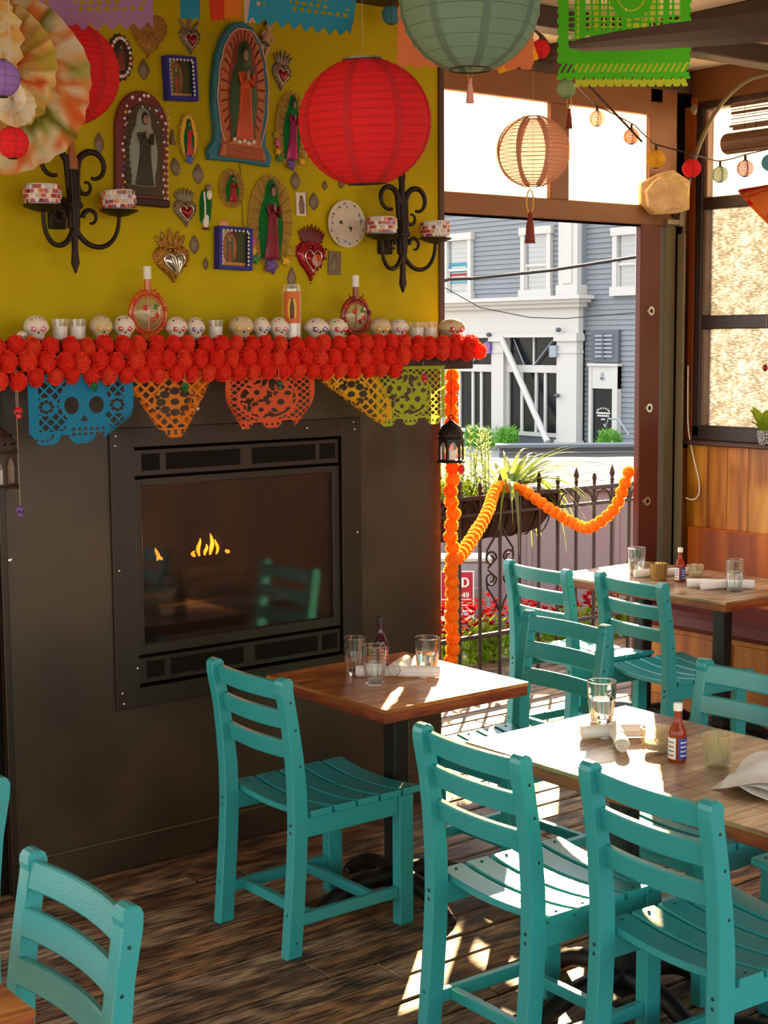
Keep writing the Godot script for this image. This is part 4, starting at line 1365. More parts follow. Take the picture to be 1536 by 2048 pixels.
func lattice(x: float, y: float, p: float, t: float, asp: float) -> float:  # strips > 0, diamonds < 0
	var a := fposmod((x + y * asp) / p, 1.0)
	var b := fposmod((x - y * asp) / p, 1.0)
	return t - minf(minf(a, 1.0 - a), minf(b, 1.0 - b))


func papel(style: String, x: float, y: float) -> float:
	match style:
		"skull":
			var s := scallop(x, y, 3, 0.14)
			var inner := maxf(absf(x) - 0.4, maxf(y - 0.8, 0.04 - y)) * 4.0
			var v := maxf(lattice(x, y, 0.098, 0.13, 0.66), inner)
			v = maxf(v, -ell(x, y, 0.02, 0.38, 0.225, 0.34))
			v = maxf(v, -ell(x, y, 0.05, 0.72, 0.21, 0.2))
			for sx in [-1.0, 1.0]:
				v = minf(v, ell(x, y, 0.02 + sx * 0.115, 0.44, 0.068, 0.125))
				v = maxf(v, -ell(x, y, sx * 0.33, 0.45, 0.1, 0.13))
				for k in 8:
					var a := TAU * k / 8
					v = minf(v, ell(x, y, sx * 0.33 + cos(a) * 0.055, 0.45 + sin(a) * 0.075, 0.02, 0.026))
			v = minf(v, maxf(absf(x - 0.02) * 3.2 - (y - 0.57) * 1.2, y - 0.67) * 6.0)
			for j in 2:
				for k in 6:
					v = minf(v, maxf(absf(x - (-0.1 + k * 0.055 + 0.02)) - 0.015, absf(y - (0.78 + j * 0.075)) - 0.022) * 20.0)
			for k in 7:
				v = minf(v, ell(x, y, -0.38 + cos(PI * k / 6) * 0.1, 0.86 + sin(PI * k / 6) * 0.07, 0.013, 0.02))
			return minf(s, v)
		"flower":
			var s := scallop(x, y, 3, 0.12)
			var inner := maxf(absf(x) - 0.43, maxf(y - 0.84, 0.05 - y)) * 4.0
			var v := maxf(lattice(x, y, 0.115, 0.16, 0.7), inner)
			v = maxf(v, -ell(x, y, 0.0, 0.45, 0.22, 0.25))
			for k in 8:
				var a := TAU * k / 8
				v = minf(v, ell(x, y, cos(a) * 0.14, 0.45 + sin(a) * 0.16, 0.05, 0.055))
				v = minf(v, ell(x, y, cos(a + 0.39) * 0.19, 0.45 + sin(a + 0.39) * 0.21, 0.026, 0.028))
			v = minf(v, ell(x, y, 0, 0.45, 0.045, 0.05))
			for j in 2:
				for k in 13:
					v = minf(v, ell(x, y, -0.42 + k * 0.07, 0.89 + 0.035 * j, 0.016, 0.014))
			return minf(s, v)
		"vine":
			var s := scallop(x, y, 3, 0.12)
			var inner := maxf(absf(x) - 0.44, maxf(y - 0.84, 0.05 - y)) * 4.0
			var v := maxf(lattice(x, y, 0.09, 0.13, 0.8), inner)
			var e := ell(x, y, -0.04, 0.47, 0.34, 0.37)
			if e < 0.0:
				var q := noise.get_noise_2d(x * 640.0, y * 430.0)
				v = maxf(0.17 - absf(q) * 1.25, (e + 0.09) * 2.0)
				for p in [[-0.16, 0.36, 0.1], [0.1, 0.55, 0.12], [-0.12, 0.66, 0.09], [0.12, 0.3, 0.08]]:
					var f := ell(x, y, p[0], p[1], p[2], p[2] * 1.25)
					var a := atan2(y - p[1], x - p[0])
					v = maxf(v, -(f + 0.16 * cos(a * 6.0)))
					v = minf(v, ell(x, y, p[0], p[1], p[2] * 0.34, p[2] * 0.42))
			for k in 15:
				v = minf(v, maxf(absf(x + 0.44 - k * 0.063) - 0.012, absf(y - 0.92) - 0.02) * 20.0)
			return minf(s, v)
		"grid":  # the big green banner: columns of squares, a diamond border, a solid foot with slanted cuts
			var s := scallop(x, y, 14, 0.035)
			s = minf(s, 0.47 + 0.018 * absf(sin(y * 40.0)) - absf(x))
			var v := 1.0
			if y < 0.72 and absf(x) < 0.42:
				var cx := absf(fposmod(x * 17.0, 1.0) - 0.5)
				var cy := absf(fposmod(y * 21.0, 1.0) - 0.5)
				var hole := maxf(cx, cy) - 0.36
				var solid := absf(fposmod(x * 3.3 + 0.5, 1.0) - 0.5) < 0.07 or (y > 0.585 and y < 0.63 and absf(x) < 0.3)
				v = 1.0 if solid else hole * 2.0
				if ell(x, y, 0.05, 0.3, 0.16, 0.2) < 0.0:
					v = minf(1.0, absf(ell(x, y, 0.05, 0.3, 0.1, 0.13)) * 4.0 - 0.2)
			if y > 0.86 and y < 0.93:
				v = minf(v, (absf(fposmod((x + (y - 0.9) * 0.5) * 24.0, 1.0) - 0.5) - 0.22) * 1.0)
			return minf(s, v)
		"words":  # a plain foot with the start of a word cut out, slots up the sides
			var s := minf(scallop(x, y, 9, 0.06), 0.48 + 0.015 * absf(sin(y * 26.0)) - absf(x))
			var v := 1.0
			for k in 5:
				v = minf(v, (maxf(absf(x + 0.36 - (y - 0.3 - k * 0.11) * 0.3) - 0.014, absf(y - 0.3 - k * 0.11) - 0.035)) * 20.0)
				v = minf(v, (maxf(absf(x - 0.36 + (y - 0.3 - k * 0.11) * 0.3) - 0.014, absf(y - 0.3 - k * 0.11) - 0.035)) * 20.0)
			for q in [[-0.18, 0.735, 0.014, 0.09], [-0.115, 0.735, 0.014, 0.09], [-0.148, 0.735, 0.03, 0.016], [-0.05, 0.765, 0.012, 0.06]]:
				v = minf(v, maxf(absf(x - q[0]) - q[2], absf(y - q[1]) - q[3]) * 20.0)
			v = minf(v, maxf(ell(x, y, -0.07, 0.775, 0.03, 0.05), -ell(x, y, -0.07, 0.775, 0.015, 0.026)))
			if y < 0.5:
				v = minf(v, maxf(lattice(x, y, 0.1, 0.17, 0.8), (absf(x) - 0.28) * 4.0))
			return minf(s, v)
		"fringe":  # torn-looking tissue with teeth along the foot and small slits
			var s := minf(1.0 - y - 0.1 * absf(fposmod(x * 9.0, 1.0) - 0.5) * 2.0, 0.49 - absf(x))
			var v := 1.0
			if absf(x) < 0.44 and y < 0.78:
				v = (maxf(absf(fposmod(x * 15.0 + floorf(y * 13.0) * 0.17, 1.0) - 0.5), absf(fposmod(y * 13.0, 1.0) - 0.5)) - 0.3) * 2.0
				if sin(x * 11.0 + 1.0) * sin(y * 7.0 + x * 3.0) > 0.3:
					v = 1.0
			return minf(s, v)
		"flag":
			return minf(1.0 - y - 0.12 * absf(fposmod(x * 4.0, 1.0) - 0.5), 0.47 - absf(x))
	return 1.0


func banner(label: String, w: float, h: float, m: Material, style: String, at: Vector3, turn: float, roll: float, curls: Array, nx := 90, ny := 72, wave := 0.004) -> Node3D:
	var t := thing("paper_banner", label, "paper banner", at, turn, "cut paper banners")
	t.rotation.z = roll
	var b := cut_sheet(w, h, nx, ny, func(x, y): return papel(style, x, y), func(p):
		var q := Vector3(p.x, p.y, wave * sin(p.x * 21.0 + p.y * 9.0) * (-p.y / h))
		for c in curls:
			q = curl(q, c[0], c[1], c[2])
		return q)
	part("cut_sheet", b, m, t)
	part("hem", MB.new().tube([Vector3(-w / 2, 0.0, 0), Vector3(w / 2, 0.0, 0)], 0.0022, 6), m, t)
	return t


func banners() -> void:
	# along the mantel
	var z := -4.682
	banner("blue paper banner cut with a skull, hanging from the mantel", 0.40, 0.235, M.paper_blue, "skull", Vector3(2.405, 1.842, z), 0, 0.0, [[Vector2(0.1, -0.16), Vector2(0.55, -0.83), 0.05]], 120, 84)
	banner("orange paper banner folded to a triangle under the mantel", 0.40, 0.235, M.paper_orange, "flower", Vector3(2.765, 1.845, z), 0, 0.02, [[Vector2(-0.13, -0.06), Vector2(-0.82, -0.57), 0.022], [Vector2(0.12, -0.06), Vector2(0.85, -0.53), 0.022]], 110, 76)
	banner("coral paper banner with scalloped foot, centre of the mantel", 0.40, 0.215, M.paper_coral, "vine", Vector3(3.175, 1.842, z), 0, 0.03, [[Vector2(-0.15, -0.09), Vector2(-0.86, -0.5), 0.03], [Vector2(0.13, -0.14), Vector2(0.7, -0.71), 0.05]], 110, 76)
	banner("yellow paper banner folded diagonally beside the lime one", 0.40, 0.24, M.paper_yellow, "flower", Vector3(3.545, 1.852, z + 0.004), 0, 0.0, [[Vector2(-0.09, -0.05), Vector2(-0.52, -0.85), 0.025], [Vector2(0.1, -0.02), Vector2(0.86, 0.5), 0.03]], 110, 76)
	banner("lime green paper banner with lattice at the right end of the mantel", 0.36, 0.235, M.paper_lime, "vine", Vector3(3.85, 1.845, z - 0.01), 0, 0.0, [], 110, 84)
	# overhead
	banner("purple paper banner at the top left, over the gold winged heart", 0.40, 0.25, M.paper_purple, "fringe", Vector3(2.305, 3.155, -4.36), -YAW, 0.0, [], 90, 60)
	banner("blue tissue banner slanting at the top centre above the cherub", 0.34, 0.25, M.paper_blue, "fringe", Vector3(2.897, 3.167, -4.02), -YAW, -0.14, [[Vector2(0.08, -0.2), Vector2(0.6, -0.8), 0.08]], 80, 60)
	for q in [["narrow light blue tissue flag at the top, left of the oval plaque", 2.655, -4.345, 0.072, 0.26, "lantern_blue", 0.0], ["narrow red-orange tissue flag at the top above the oval plaque", 2.74, -4.34, 0.075, 0.255, "paper_red", 0.1], ["narrow orange tissue flag at the top above the oval plaque", 2.765, -4.255, 0.062, 0.26, "paper_orange", -0.02], ["narrow pale pink tissue flag at the top next to the blue banner", 2.778, -4.18, 0.056, 0.285, "paper_pink", 0.02]]:
		var mm: Material = M.paper_blue if q[5] == "lantern_blue" else M[q[5]]
		banner(q[0], q[3], q[4], mm, "flag", Vector3(q[1], 3.235, q[2]), -YAW, q[6], [], 14, 40, 0.012)
	banner("peach paper banner with cut letters behind the big teal lantern", 0.42, 0.36, M.paper_peach, "words", Vector3(3.14, 3.12, -3.545), -YAW, -0.03, [], 110, 90)
	banner("large bright green paper banner hanging in front of the ceiling fan blade", 0.415, 0.36, M.paper_green, "grid", Vector3(3.51, 3.085, -3.255), -YAW, 0.0, [[Vector2(0.15, -0.33), Vector2(0.2, -0.98), 0.1]], 130, 110)
	banner("lime green paper banner behind the large bright green one", 0.37, 0.36, M.paper_lime, "grid", Vector3(3.70, 3.1, -3.40), -YAW, 0.0, [], 110, 90)
	banner("small yellow paper banner peeping out right of the big teal lantern", 0.16, 0.2, M.paper_yellow, "words", Vector3(3.84, 3.11, -4.16), -YAW, 0.35, [], 40, 40)
	# their strings
	var n := 0
	for q in [[Vector3(1.6, 3.25, -4.9), Vector3(2.3, 3.157, -4.36), Vector3(2.885, 3.167, -4.02), Vector3(3.9, 3.3, -3.0), "white string carrying the purple and blue banners"], [Vector3(2.0, 3.33, -4.86), Vector3(2.66, 3.236, -4.34), Vector3(2.8, 3.236, -4.16), Vector3(3.4, 3.33, -3.6), "white string carrying the narrow tissue flags"], [Vector3(2.5, 3.25, -4.06), Vector3(3.14, 3.122, -3.545), Vector3(3.51, 3.087, -3.255), Vector3(4.2, 3.25, -2.7), "white string carrying the peach and green banners"], [Vector3(3.2, 3.3, -3.8), Vector3(3.7, 3.102, -3.4), Vector3(3.95, 3.12, -3.2), Vector3(4.4, 3.3, -2.8), "white string carrying the lime banner"]]:
		solo("bunting_string", q[4], "string", MB.new().tube([q[0], q[1], q[2], q[3]], 0.0018, 5), M.string)
		n += 1


# ---------------------------------------------------------------- lanterns
func lantern(label: String, at: Vector3, d: float, m: Material, ribs: int, squash: float, roll: float, strips: int, called := "paper_lantern", group := "paper lanterns", spin := 0.0) -> Node3D:
	var t := thing(called, label, "lantern", at, spin, group)
	t.rotation.z = roll
	var r := d / 2
	var nv := ribs * 4
	var nu := 48 if d > 0.2 else 24
	var pts := PackedVector3Array()
	var e0 := -1.28
	for j in nv + 1:
		var el := lerpf(e0, -e0, float(j) / nv)
		var fall := absf(sin(PI * float(j) / 4.0))
		for i in nu + 1:
			var an := TAU * i / nu
			var rr := r * cos(el) * (1.0 - 0.016 * fall * (1.0 if d > 0.2 else 0.0))
			pts.append(Vector3(rr * cos(an), r * squash * sin(el), -rr * sin(an)))
	part("shade", MB.new().grid(nu, nv, pts, true), m, t)
	for k in strips:
		var an := TAU * k / strips + 0.3
		var sp := PackedVector3Array()
		for j in nv + 1:
			var el := lerpf(e0, -e0, float(j) / nv)
			for s in [-1.0, 1.0]:
				var a2: float = an + s * 0.055 / maxf(cos(el), 0.25)
				sp.append(Vector3(r * 1.003 * cos(el) * cos(a2), r * 1.003 * squash * sin(el), -r * 1.003 * cos(el) * sin(a2)))
		part("glued_seam", MB.new().grid(1, nv, sp), M[m.resource_name + "_seam"], t)
	if d > 0.2:
		for j in range(0, ribs + 1):
			var el := lerpf(e0, -e0, float(j) / ribs)
			var loop := []
			for i in nu + 1:
				var an := TAU * i / nu
				loop.append(Vector3(r * 1.0005 * cos(el) * cos(an), r * squash * sin(el) * 1.0005, -r * 1.0005 * cos(el) * sin(an)))
			part("wire_rib", MB.new().tube(loop, 0.001, 4, false), M[m.resource_name + "_seam"], t)
	else:
		for j in range(1, ribs):
			var el := lerpf(e0, -e0, float(j) / ribs)
			var loop := []
			for i in 25:
				var an := TAU * i / 24
				loop.append(Vector3(r * 1.002 * cos(el) * cos(an), r * squash * sin(el) * 1.002, -r * 1.002 * cos(el) * sin(an)))
			part("wire_rib", MB.new().tube(loop, 0.0007, 4, false), M[m.resource_name + "_seam"], t)
	for s in [-1.0, 1.0]:
		var ring := []
		for i in 25:
			var an := TAU * i / 24
			ring.append(Vector3(r * 0.29 * cos(an), s * r * squash * 0.962, -r * 0.29 * sin(an)))
		part("end_ring", MB.new().tube(ring, maxf(0.0014, r * 0.012), 5, false), M.wire, t)
	part("spreader", MB.new().tube([Vector3(0, -r * squash * 0.96, 0), Vector3(0, r * squash, 0)], maxf(0.0008, r * 0.006), 5), M.wire, t)
	return t


func hang(t: Vector3, label: String, top := CY - 0.001) -> void:
	solo("hanging_thread", label, "thread", MB.new().tube([t, Vector3(t.x, (t.y + top) / 2, t.z), Vector3(t.x, top, t.z)], 0.0009, 4), M.string)


func tassel(label: String, at: Vector3, s: float, m: Material) -> void:
	var t := thing("tassel", label, "tassel", at)
	var loop := []
	for k in 13:
		var a := TAU * k / 12
		loop.append(Vector3(sin(a) * 0.014 * s, 0.07 * s - cos(a) * 0.035 * s, 0))
	part("beaded_loop", MB.new().tube(loop, 0.0022 * s, 5, false), M.yellow_paint, t)
	part("knot", MB.new().ball(Vector3(0, 0.032 * s, 0), Vector3.ONE * 0.009 * s, 8, 6), m, t)
	part("skirt", MB.new().lathe([Vector2(0.014 * s, -0.05 * s), Vector2(0.012 * s, 0.0), Vector2(0.006 * s, 0.025 * s), Vector2(0.0, 0.028 * s)], 10), m, t)
	for k in 8:
		var a := TAU * k / 8
		part("fringe_cord", MB.new().tube([Vector3(cos(a) * 0.007 * s, 0.02 * s, sin(a) * 0.007 * s), Vector3(cos(a) * 0.0145 * s, -0.052 * s, sin(a) * 0.0145 * s)], 0.002 * s, 4), m, t)


func lanterns() -> void:
	var big := [["big red paper lantern hanging before the yellow wall in the middle", Vector3(2.687, 2.559, -3.472), 0.378, "lantern_red", 20, 0.93, 0.07, 8, 0.35], ["red paper lantern half behind the tissue rosette at the upper left", Vector3(2.289, 2.795, -4.496), 0.335, "lantern_red", 20, 0.96, 0.0, 8, 0.0], ["big grey-teal paper lantern cut by the top of the picture", Vector3(2.819, 2.857, -3.175), 0.384, "lantern_teal", 12, 0.98, 0.0, 8, 0.0], ["pale pink paper lantern glowing in front of the white door pane", Vector3(4.337, 2.695, -4.506), 0.3, "lantern_pink", 22, 0.93, 0.0, 8, 0.1]]
	for q in big:
		lantern(q[0], q[1], q[2], M[q[3]], q[4], q[5], q[6], q[7], "paper_lantern", "large paper lanterns", q[8])
		hang(q[1] + Basis(Vector3.UP, q[8]) * Basis(Vector3(0, 0, 1), q[6]) * Vector3(0, q[2] * q[5] * 0.5 - 0.05, 0), "thread above the " + q[0])
	part("lantern_cap", MB.new().lathe([Vector2(0.056, 0.0), Vector2(0.056, 0.006), Vector2(0.05, 0.007), Vector2(0.05, 0.001)], 24), M.galv, get_node("paper_lantern"), Vector3(0, 0.17, 0))
	# small string lanterns
	var small := [["small blue string lantern upper centre beside the peach banner", Vector3(3.85, 3.215, -4.80), 0.075, "lantern_blue"], ["small red string lantern right of the big teal lantern", Vector3(4.333, 3.087, -4.462), 0.075, "lantern_red"], ["small teal string lantern under the green banner's left corner", Vector3(4.402, 2.93, -4.386), 0.075, "lantern_green"], ["small pink string lantern before the white door pane", Vector3(5.329, 2.975, -5.108), 0.075, "lantern_pink"], ["small orange string lantern before the white door pane", Vector3(5.449, 2.89, -5.0), 0.075, "lantern_orange"], ["small yellow string lantern before the brown door stile", Vector3(4.968, 2.699, -4.419), 0.08, "lantern_yellow"], ["small red string lantern before the door track", Vector3(5.083, 2.659, -4.323), 0.08, "lantern_red"], ["small grey-green string lantern before the right window", Vector3(5.586, 2.687, -4.584), 0.075, "lantern_green"], ["small mauve string lantern before the right window", Vector3(5.511, 2.691, -4.383), 0.075, "lantern_mauve"], ["small teal string lantern cut by the right picture edge", Vector3(5.599, 2.716, -4.317), 0.075, "lantern_blue"]]
	for q in small:
		var s := lantern(q[0], q[1], q[2], M[q[3]], 8, 0.97, 0.0, 5, "string_lantern", "small string lanterns")
		part("bulb_cap", MB.new().lathe([Vector2(0.006, 0.0), Vector2(0.006, 0.022), Vector2(0.0, 0.024)], 8), M.wire, s, Vector3(0, q[2] * 0.46, 0))
	var cable := []
	for q in [small[0], small[1], small[2], small[3], small[4], small[5], small[6], small[7], small[8], small[9]]:
		cable.append(q[1] + Vector3(0, 0.06, 0))
	cable.push_front(Vector3(3.3, 3.34, -4.88))
	cable.append(Vector3(6.0, 2.95, -3.6))
	cable.append(Vector3(6.40, 3.1, -3.0))
	var cv := Curve3D.new()
	for k in cable.size():
		var a: Vector3 = (cable[mini(k + 1, cable.size() - 1)] - cable[maxi(k - 1, 0)]) / 7.0
		cv.add_point(cable[k], -a, a)
	var path := []
	for k in 120:
		path.append(cv.sample_baked(cv.get_baked_length() * k / 119.0, true))
	solo("lantern_cable", "brown cable of the string of small paper lanterns", "cable", MB.new().tube(path, 0.003, 6), M.wire)
	solo("slanting_cable", "dark straight cord slanting down from the ceiling behind the small lanterns", "cord", MB.new().tube([Vector3(4.42, 3.355, -4.79), Vector3(4.73, 3.162, -4.77), Vector3(5.148, 2.924, -4.793), Vector3(5.3, 2.835, -4.80)], 0.005, 6), M.wire)
	tassel("brown tassel on a beaded loop under the pale pink lantern", Vector3(4.304, 2.40, -4.488), 1.35, M.plaque_red)
	hang(Vector3(4.304, 2.54, -4.488), "short thread of the brown tassel under the pink lantern", 2.575)
	tassel("small pinkish tassel under the big teal lantern", Vector3(2.927, 2.65, -3.297), 0.75, M.pale_pink)
	hang(Vector3(2.927, 2.725, -3.297), "thread of the pinkish tassel under the teal lantern")
	tassel("small brown tassel under the teal string lantern", Vector3(4.41, 2.82, -4.378), 0.85, M.plaque_red)
	# near lanterns on the left edge
	lantern("small purple paper ball before the tissue rosette at the left edge", Vector3(1.273, 2.447, -2.767), 0.07, M.lantern_purple, 6, 1.0, 0.0, 6, "string_lantern", "small string lanterns")
	hang(Vector3(1.273, 2.482, -2.767), "thread above the small purple paper ball")
	lantern("small bright red paper ball low before the tissue rosette", Vector3(1.481, 2.385, -3.173), 0.07, M.lantern_red, 6, 1.0, 0.0, 6, "string_lantern", "small string lanterns")
	hang(Vector3(1.481, 2.42, -3.173), "thread above the small bright red paper ball")
	rosette()


func pleated_disc(r0: float, r1: float, n: int, amp: float, cup: float, seed_: int, pal: Array) -> MB:
	var b := MB.new()
	b.colored = true
	var q := nz(seed_, 1.0, 3)
	var g := Gradient.new()
	var offs := PackedFloat32Array()
	var cols := PackedColorArray()
	for k in pal.size():
		offs.append(float(k) / (pal.size() - 1))
		cols.append(hexc(pal[k]).srgb_to_linear())
	g.offsets = offs
	g.colors = cols
	var pts := PackedVector3Array()
	var cc := PackedColorArray()
	var rings := 9
	for j in rings + 1:
		var s := float(j) / rings
		for i in n * 2 + 1:
			var a := -TAU * (i % (n * 2)) / (n * 2)
			var r := lerpf(r0, r1, s) * (1.0 + 0.012 * sin(a * 7.0) * s)
			var z := (amp if i % 2 else -amp) * (0.35 + 0.65 * s) + cup * s * s
			pts.append(Vector3(cos(a) * r, sin(a) * r, z))
			var t := q.get_noise_3d(cos(a) * 2.6 + 3.0, sin(a) * 2.6, s * 0.9) * 1.3 + q.get_noise_2d(a * 14.0, s * 0.8) * 0.5 + 0.5
			cc.append(g.sample(clampf(t, 0, 1)))
	b.grid(n * 2, rings, pts, true, cc)
	return b


func rosette() -> void:
	var t := thing("tissue_rosette", "large tie-dyed tissue paper rosette in orange, yellow and green at the upper left", "paper rosette", Vector3(1.886, 2.677, -4.11), -YAW)
	part("outer_fan", pleated_disc(0.03, 0.25, 30, 0.016, -0.03, 12, ["7a7a18", "b0a83c", "e8dcb0", "f4d8a8", "f09848", "e8601c", "f0a860", "f4e0b8"]), M.tissue, t)
	part("middle_fan", pleated_disc(0.02, 0.185, 26, 0.02, 0.03, 31, ["e85a1c", "f08838", "f4c870", "f2dc98", "e8a858", "c8b040"]), M.tissue, t, Vector3(-0.01, 0.03, 0.03))
	part("inner_fan", pleated_disc(0.0, 0.15, 20, 0.018, 0.02, 44, ["f2e0a8", "f4d460", "f6ecd0", "e8b83c", "f4b870"]), M.tissue, t, Vector3(-0.05, 0.1, 0.06), Vector3(0.1, -0.2, 0))
	part("hub", MB.new().ball(Vector3(0, 0, 0.08), Vector3(0.03, 0.03, 0.02), 12, 8), M.cream, t)
	hang(Vector3(1.886, 2.93, -4.11), "thread above the large tissue rosette")
	var f := thing("tissue_frill", "small cream tissue frill under the purple paper ball", "paper frill", Vector3(1.395, 2.435, -2.98), -YAW)
	part("frill", pleated_disc(0.004, 0.042, 16, 0.006, -0.02, 60, ["f2e8d0", "f6dcb0", "f0c890"]), M.tissue, f)
	part("frill", pleated_disc(0.004, 0.034, 14, 0.006, 0.02, 61, ["f6ecd8", "f4d8a8"]), M.tissue, f, Vector3(0, 0.01, 0.01))
	hang(Vector3(1.395, 2.44, -2.985), "thread above the small cream tissue frill")


# ---------------------------------------------------------------- pom-pom garlands
var pom_meshes := []


func make_poms() -> void:
	for s in 3:
		var b := MB.new()
		var r := RandomNumberGenerator.new()
		r.seed = 100 + s
		# ruffled petals set all round a ball
		b.ball(Vector3.ZERO, Vector3.ONE * 0.82, 12, 8)
		var n := 74
		for k in n:
			var y := 1.0 - 2.0 * (k + 0.5) / n
			var a := k * 2.39996 + s
			var d := Vector3(sqrt(1 - y * y) * cos(a), y, sqrt(1 - y * y) * sin(a))
			var side := d.cross(Vector3(r.randf() - 0.5, r.randf() - 0.5, r.randf() - 0.5)).normalized()
			var up := side.cross(d)
			var rr := r.randf_range(0.93, 1.03)
			var wv := r.randf_range(0.2, 0.28)
			var c := d * 0.68
			var q := [c - side * wv * 0.6, c + side * wv * 0.6, d * rr + side * wv + up * r.randf_range(-0.12, 0.12), d * rr * 1.02 + up * r.randf_range(-0.14, 0.14), d * rr - side * wv + up * r.randf_range(-0.12, 0.12)]
			b.tri(q[0], q[1], q[2])
			b.tri(q[0], q[2], q[3])
			b.tri(q[0], q[3], q[4])
		pom_meshes.append(b.mesh())


func pom(t: Node3D, p: Vector3, r: float, m: Material, squash := 1.0) -> void:
	var o := part("pompom", pom_meshes[rng.randi() % 3], m, t, p)
	o.basis = Basis.from_euler(Vector3(rng.randf() * TAU, rng.randf() * TAU, rng.randf() * TAU)) * r
	o.basis = Basis.from_scale(Vector3(squash, 1, 1)) * o.basis if squash != 1.0 else o.basis


func garlands() -> void:
	rng.seed = 17
	var t := thing("pompom_garland", "thick bright red pompom garland wrapped along the whole mantel front", "garland", Vector3(2.95, 1.9, -4.69))
	var x0 := 1.84 - 2.95
	var rows := 3
	for j in rows:
		for k in 40:
			var x := x0 + k * 0.066 + 0.033 * (j % 2) + rng.randf_range(-0.006, 0.006)
			if x > 4.16 - 2.95 + 0.03 or (j == 2 and x > 3.8 - 2.95):
				continue
			var y: float = [0.036, -0.013, -0.06][j] + rng.randf_range(-0.005, 0.005) + (0.016 if x > 0.85 and j == 1 else 0.0)
			pom(t, Vector3(x, y - (0.012 if x < -0.75 and j == 2 else 0.0), [0.0, 0.026, 0.012][j] as float), rng.randf_range(0.034, 0.038), M.garland_red if (k + j) % 3 else M.garland_red_b, 0.86)
	for k in 5:
		pom(t, Vector3(1.235, 0.035 - 0.03 * (k % 3), -0.02 - 0.035 * k), 0.036, M.garland_red)
	part("cord", MB.new().tube([Vector3(x0, 0, 0), Vector3(1.2, 0, 0), Vector3(1.235, 0, -0.17)], 0.004, 5), M.string, t)
	# upright orange garland at the wall's end
	var v := thing("pompom_garland", "upright orange marigold garland hanging at the wall's end beside the opening", "garland", Vector3(4.222, 0, -4.875))
	for k in 26:
		var y := 1.80 - k * 0.0488
		pom(v, Vector3(0.006 * sin(k * 1.7), y, 0.004 * cos(k * 2.1)), 0.0325, M.marigold_deep if k < 11 and k % 3 else M.marigold)
	part("cord", MB.new().tube([Vector3(0, 1.83, 0), Vector3(0, 0.57, 0)], 0.003, 5), M.string, v)
	# swag: from the upright garland to the railing and back to the post
	var s := thing("pompom_garland", "orange marigold garland swagging from the wall over the railing to the post", "garland", Vector3.ZERO)
	var cv := Curve3D.new()
	for q in [[Vector3(4.275, 1.02, -4.90), Vector3(0.25, -0.01, -0.22)], [Vector3(5.1, 1.045, -5.65), Vector3(0.25, 0.02, -0.22)], [Vector3(5.90, 1.115, -6.40), Vector3(0.08, 0.02, -0.03)], [Vector3(6.06, 1.09, -6.40), Vector3(0.06, -0.03, 0.05)], [Vector3(6.08, 0.965, -6.1), Vector3(0.05, -0.06, 0.12)], [Vector3(6.02, 0.93, -5.78), Vector3(0.0, 0.02, 0.1)], [Vector3(6.02, 1.04, -5.62), Vector3(0.0, 0.08, 0.04)], [Vector3(6.035, 1.27, -5.52), Vector3(0.0, 0.05, 0.01)]]:
		cv.add_point(q[0], -q[1], q[1])
	var l := cv.get_baked_length()
	var d := 0.0
	while d < l:
		pom(s, cv.sample_baked(d, true), 0.0345, M.marigold)
		d += 0.125 if d < 2.1 else 0.055
	var path := []
	for k in 60:
		path.append(cv.sample_baked(l * k / 59.0, true))
	part("cord", MB.new().tube(path, 0.003, 5), M.string, s)


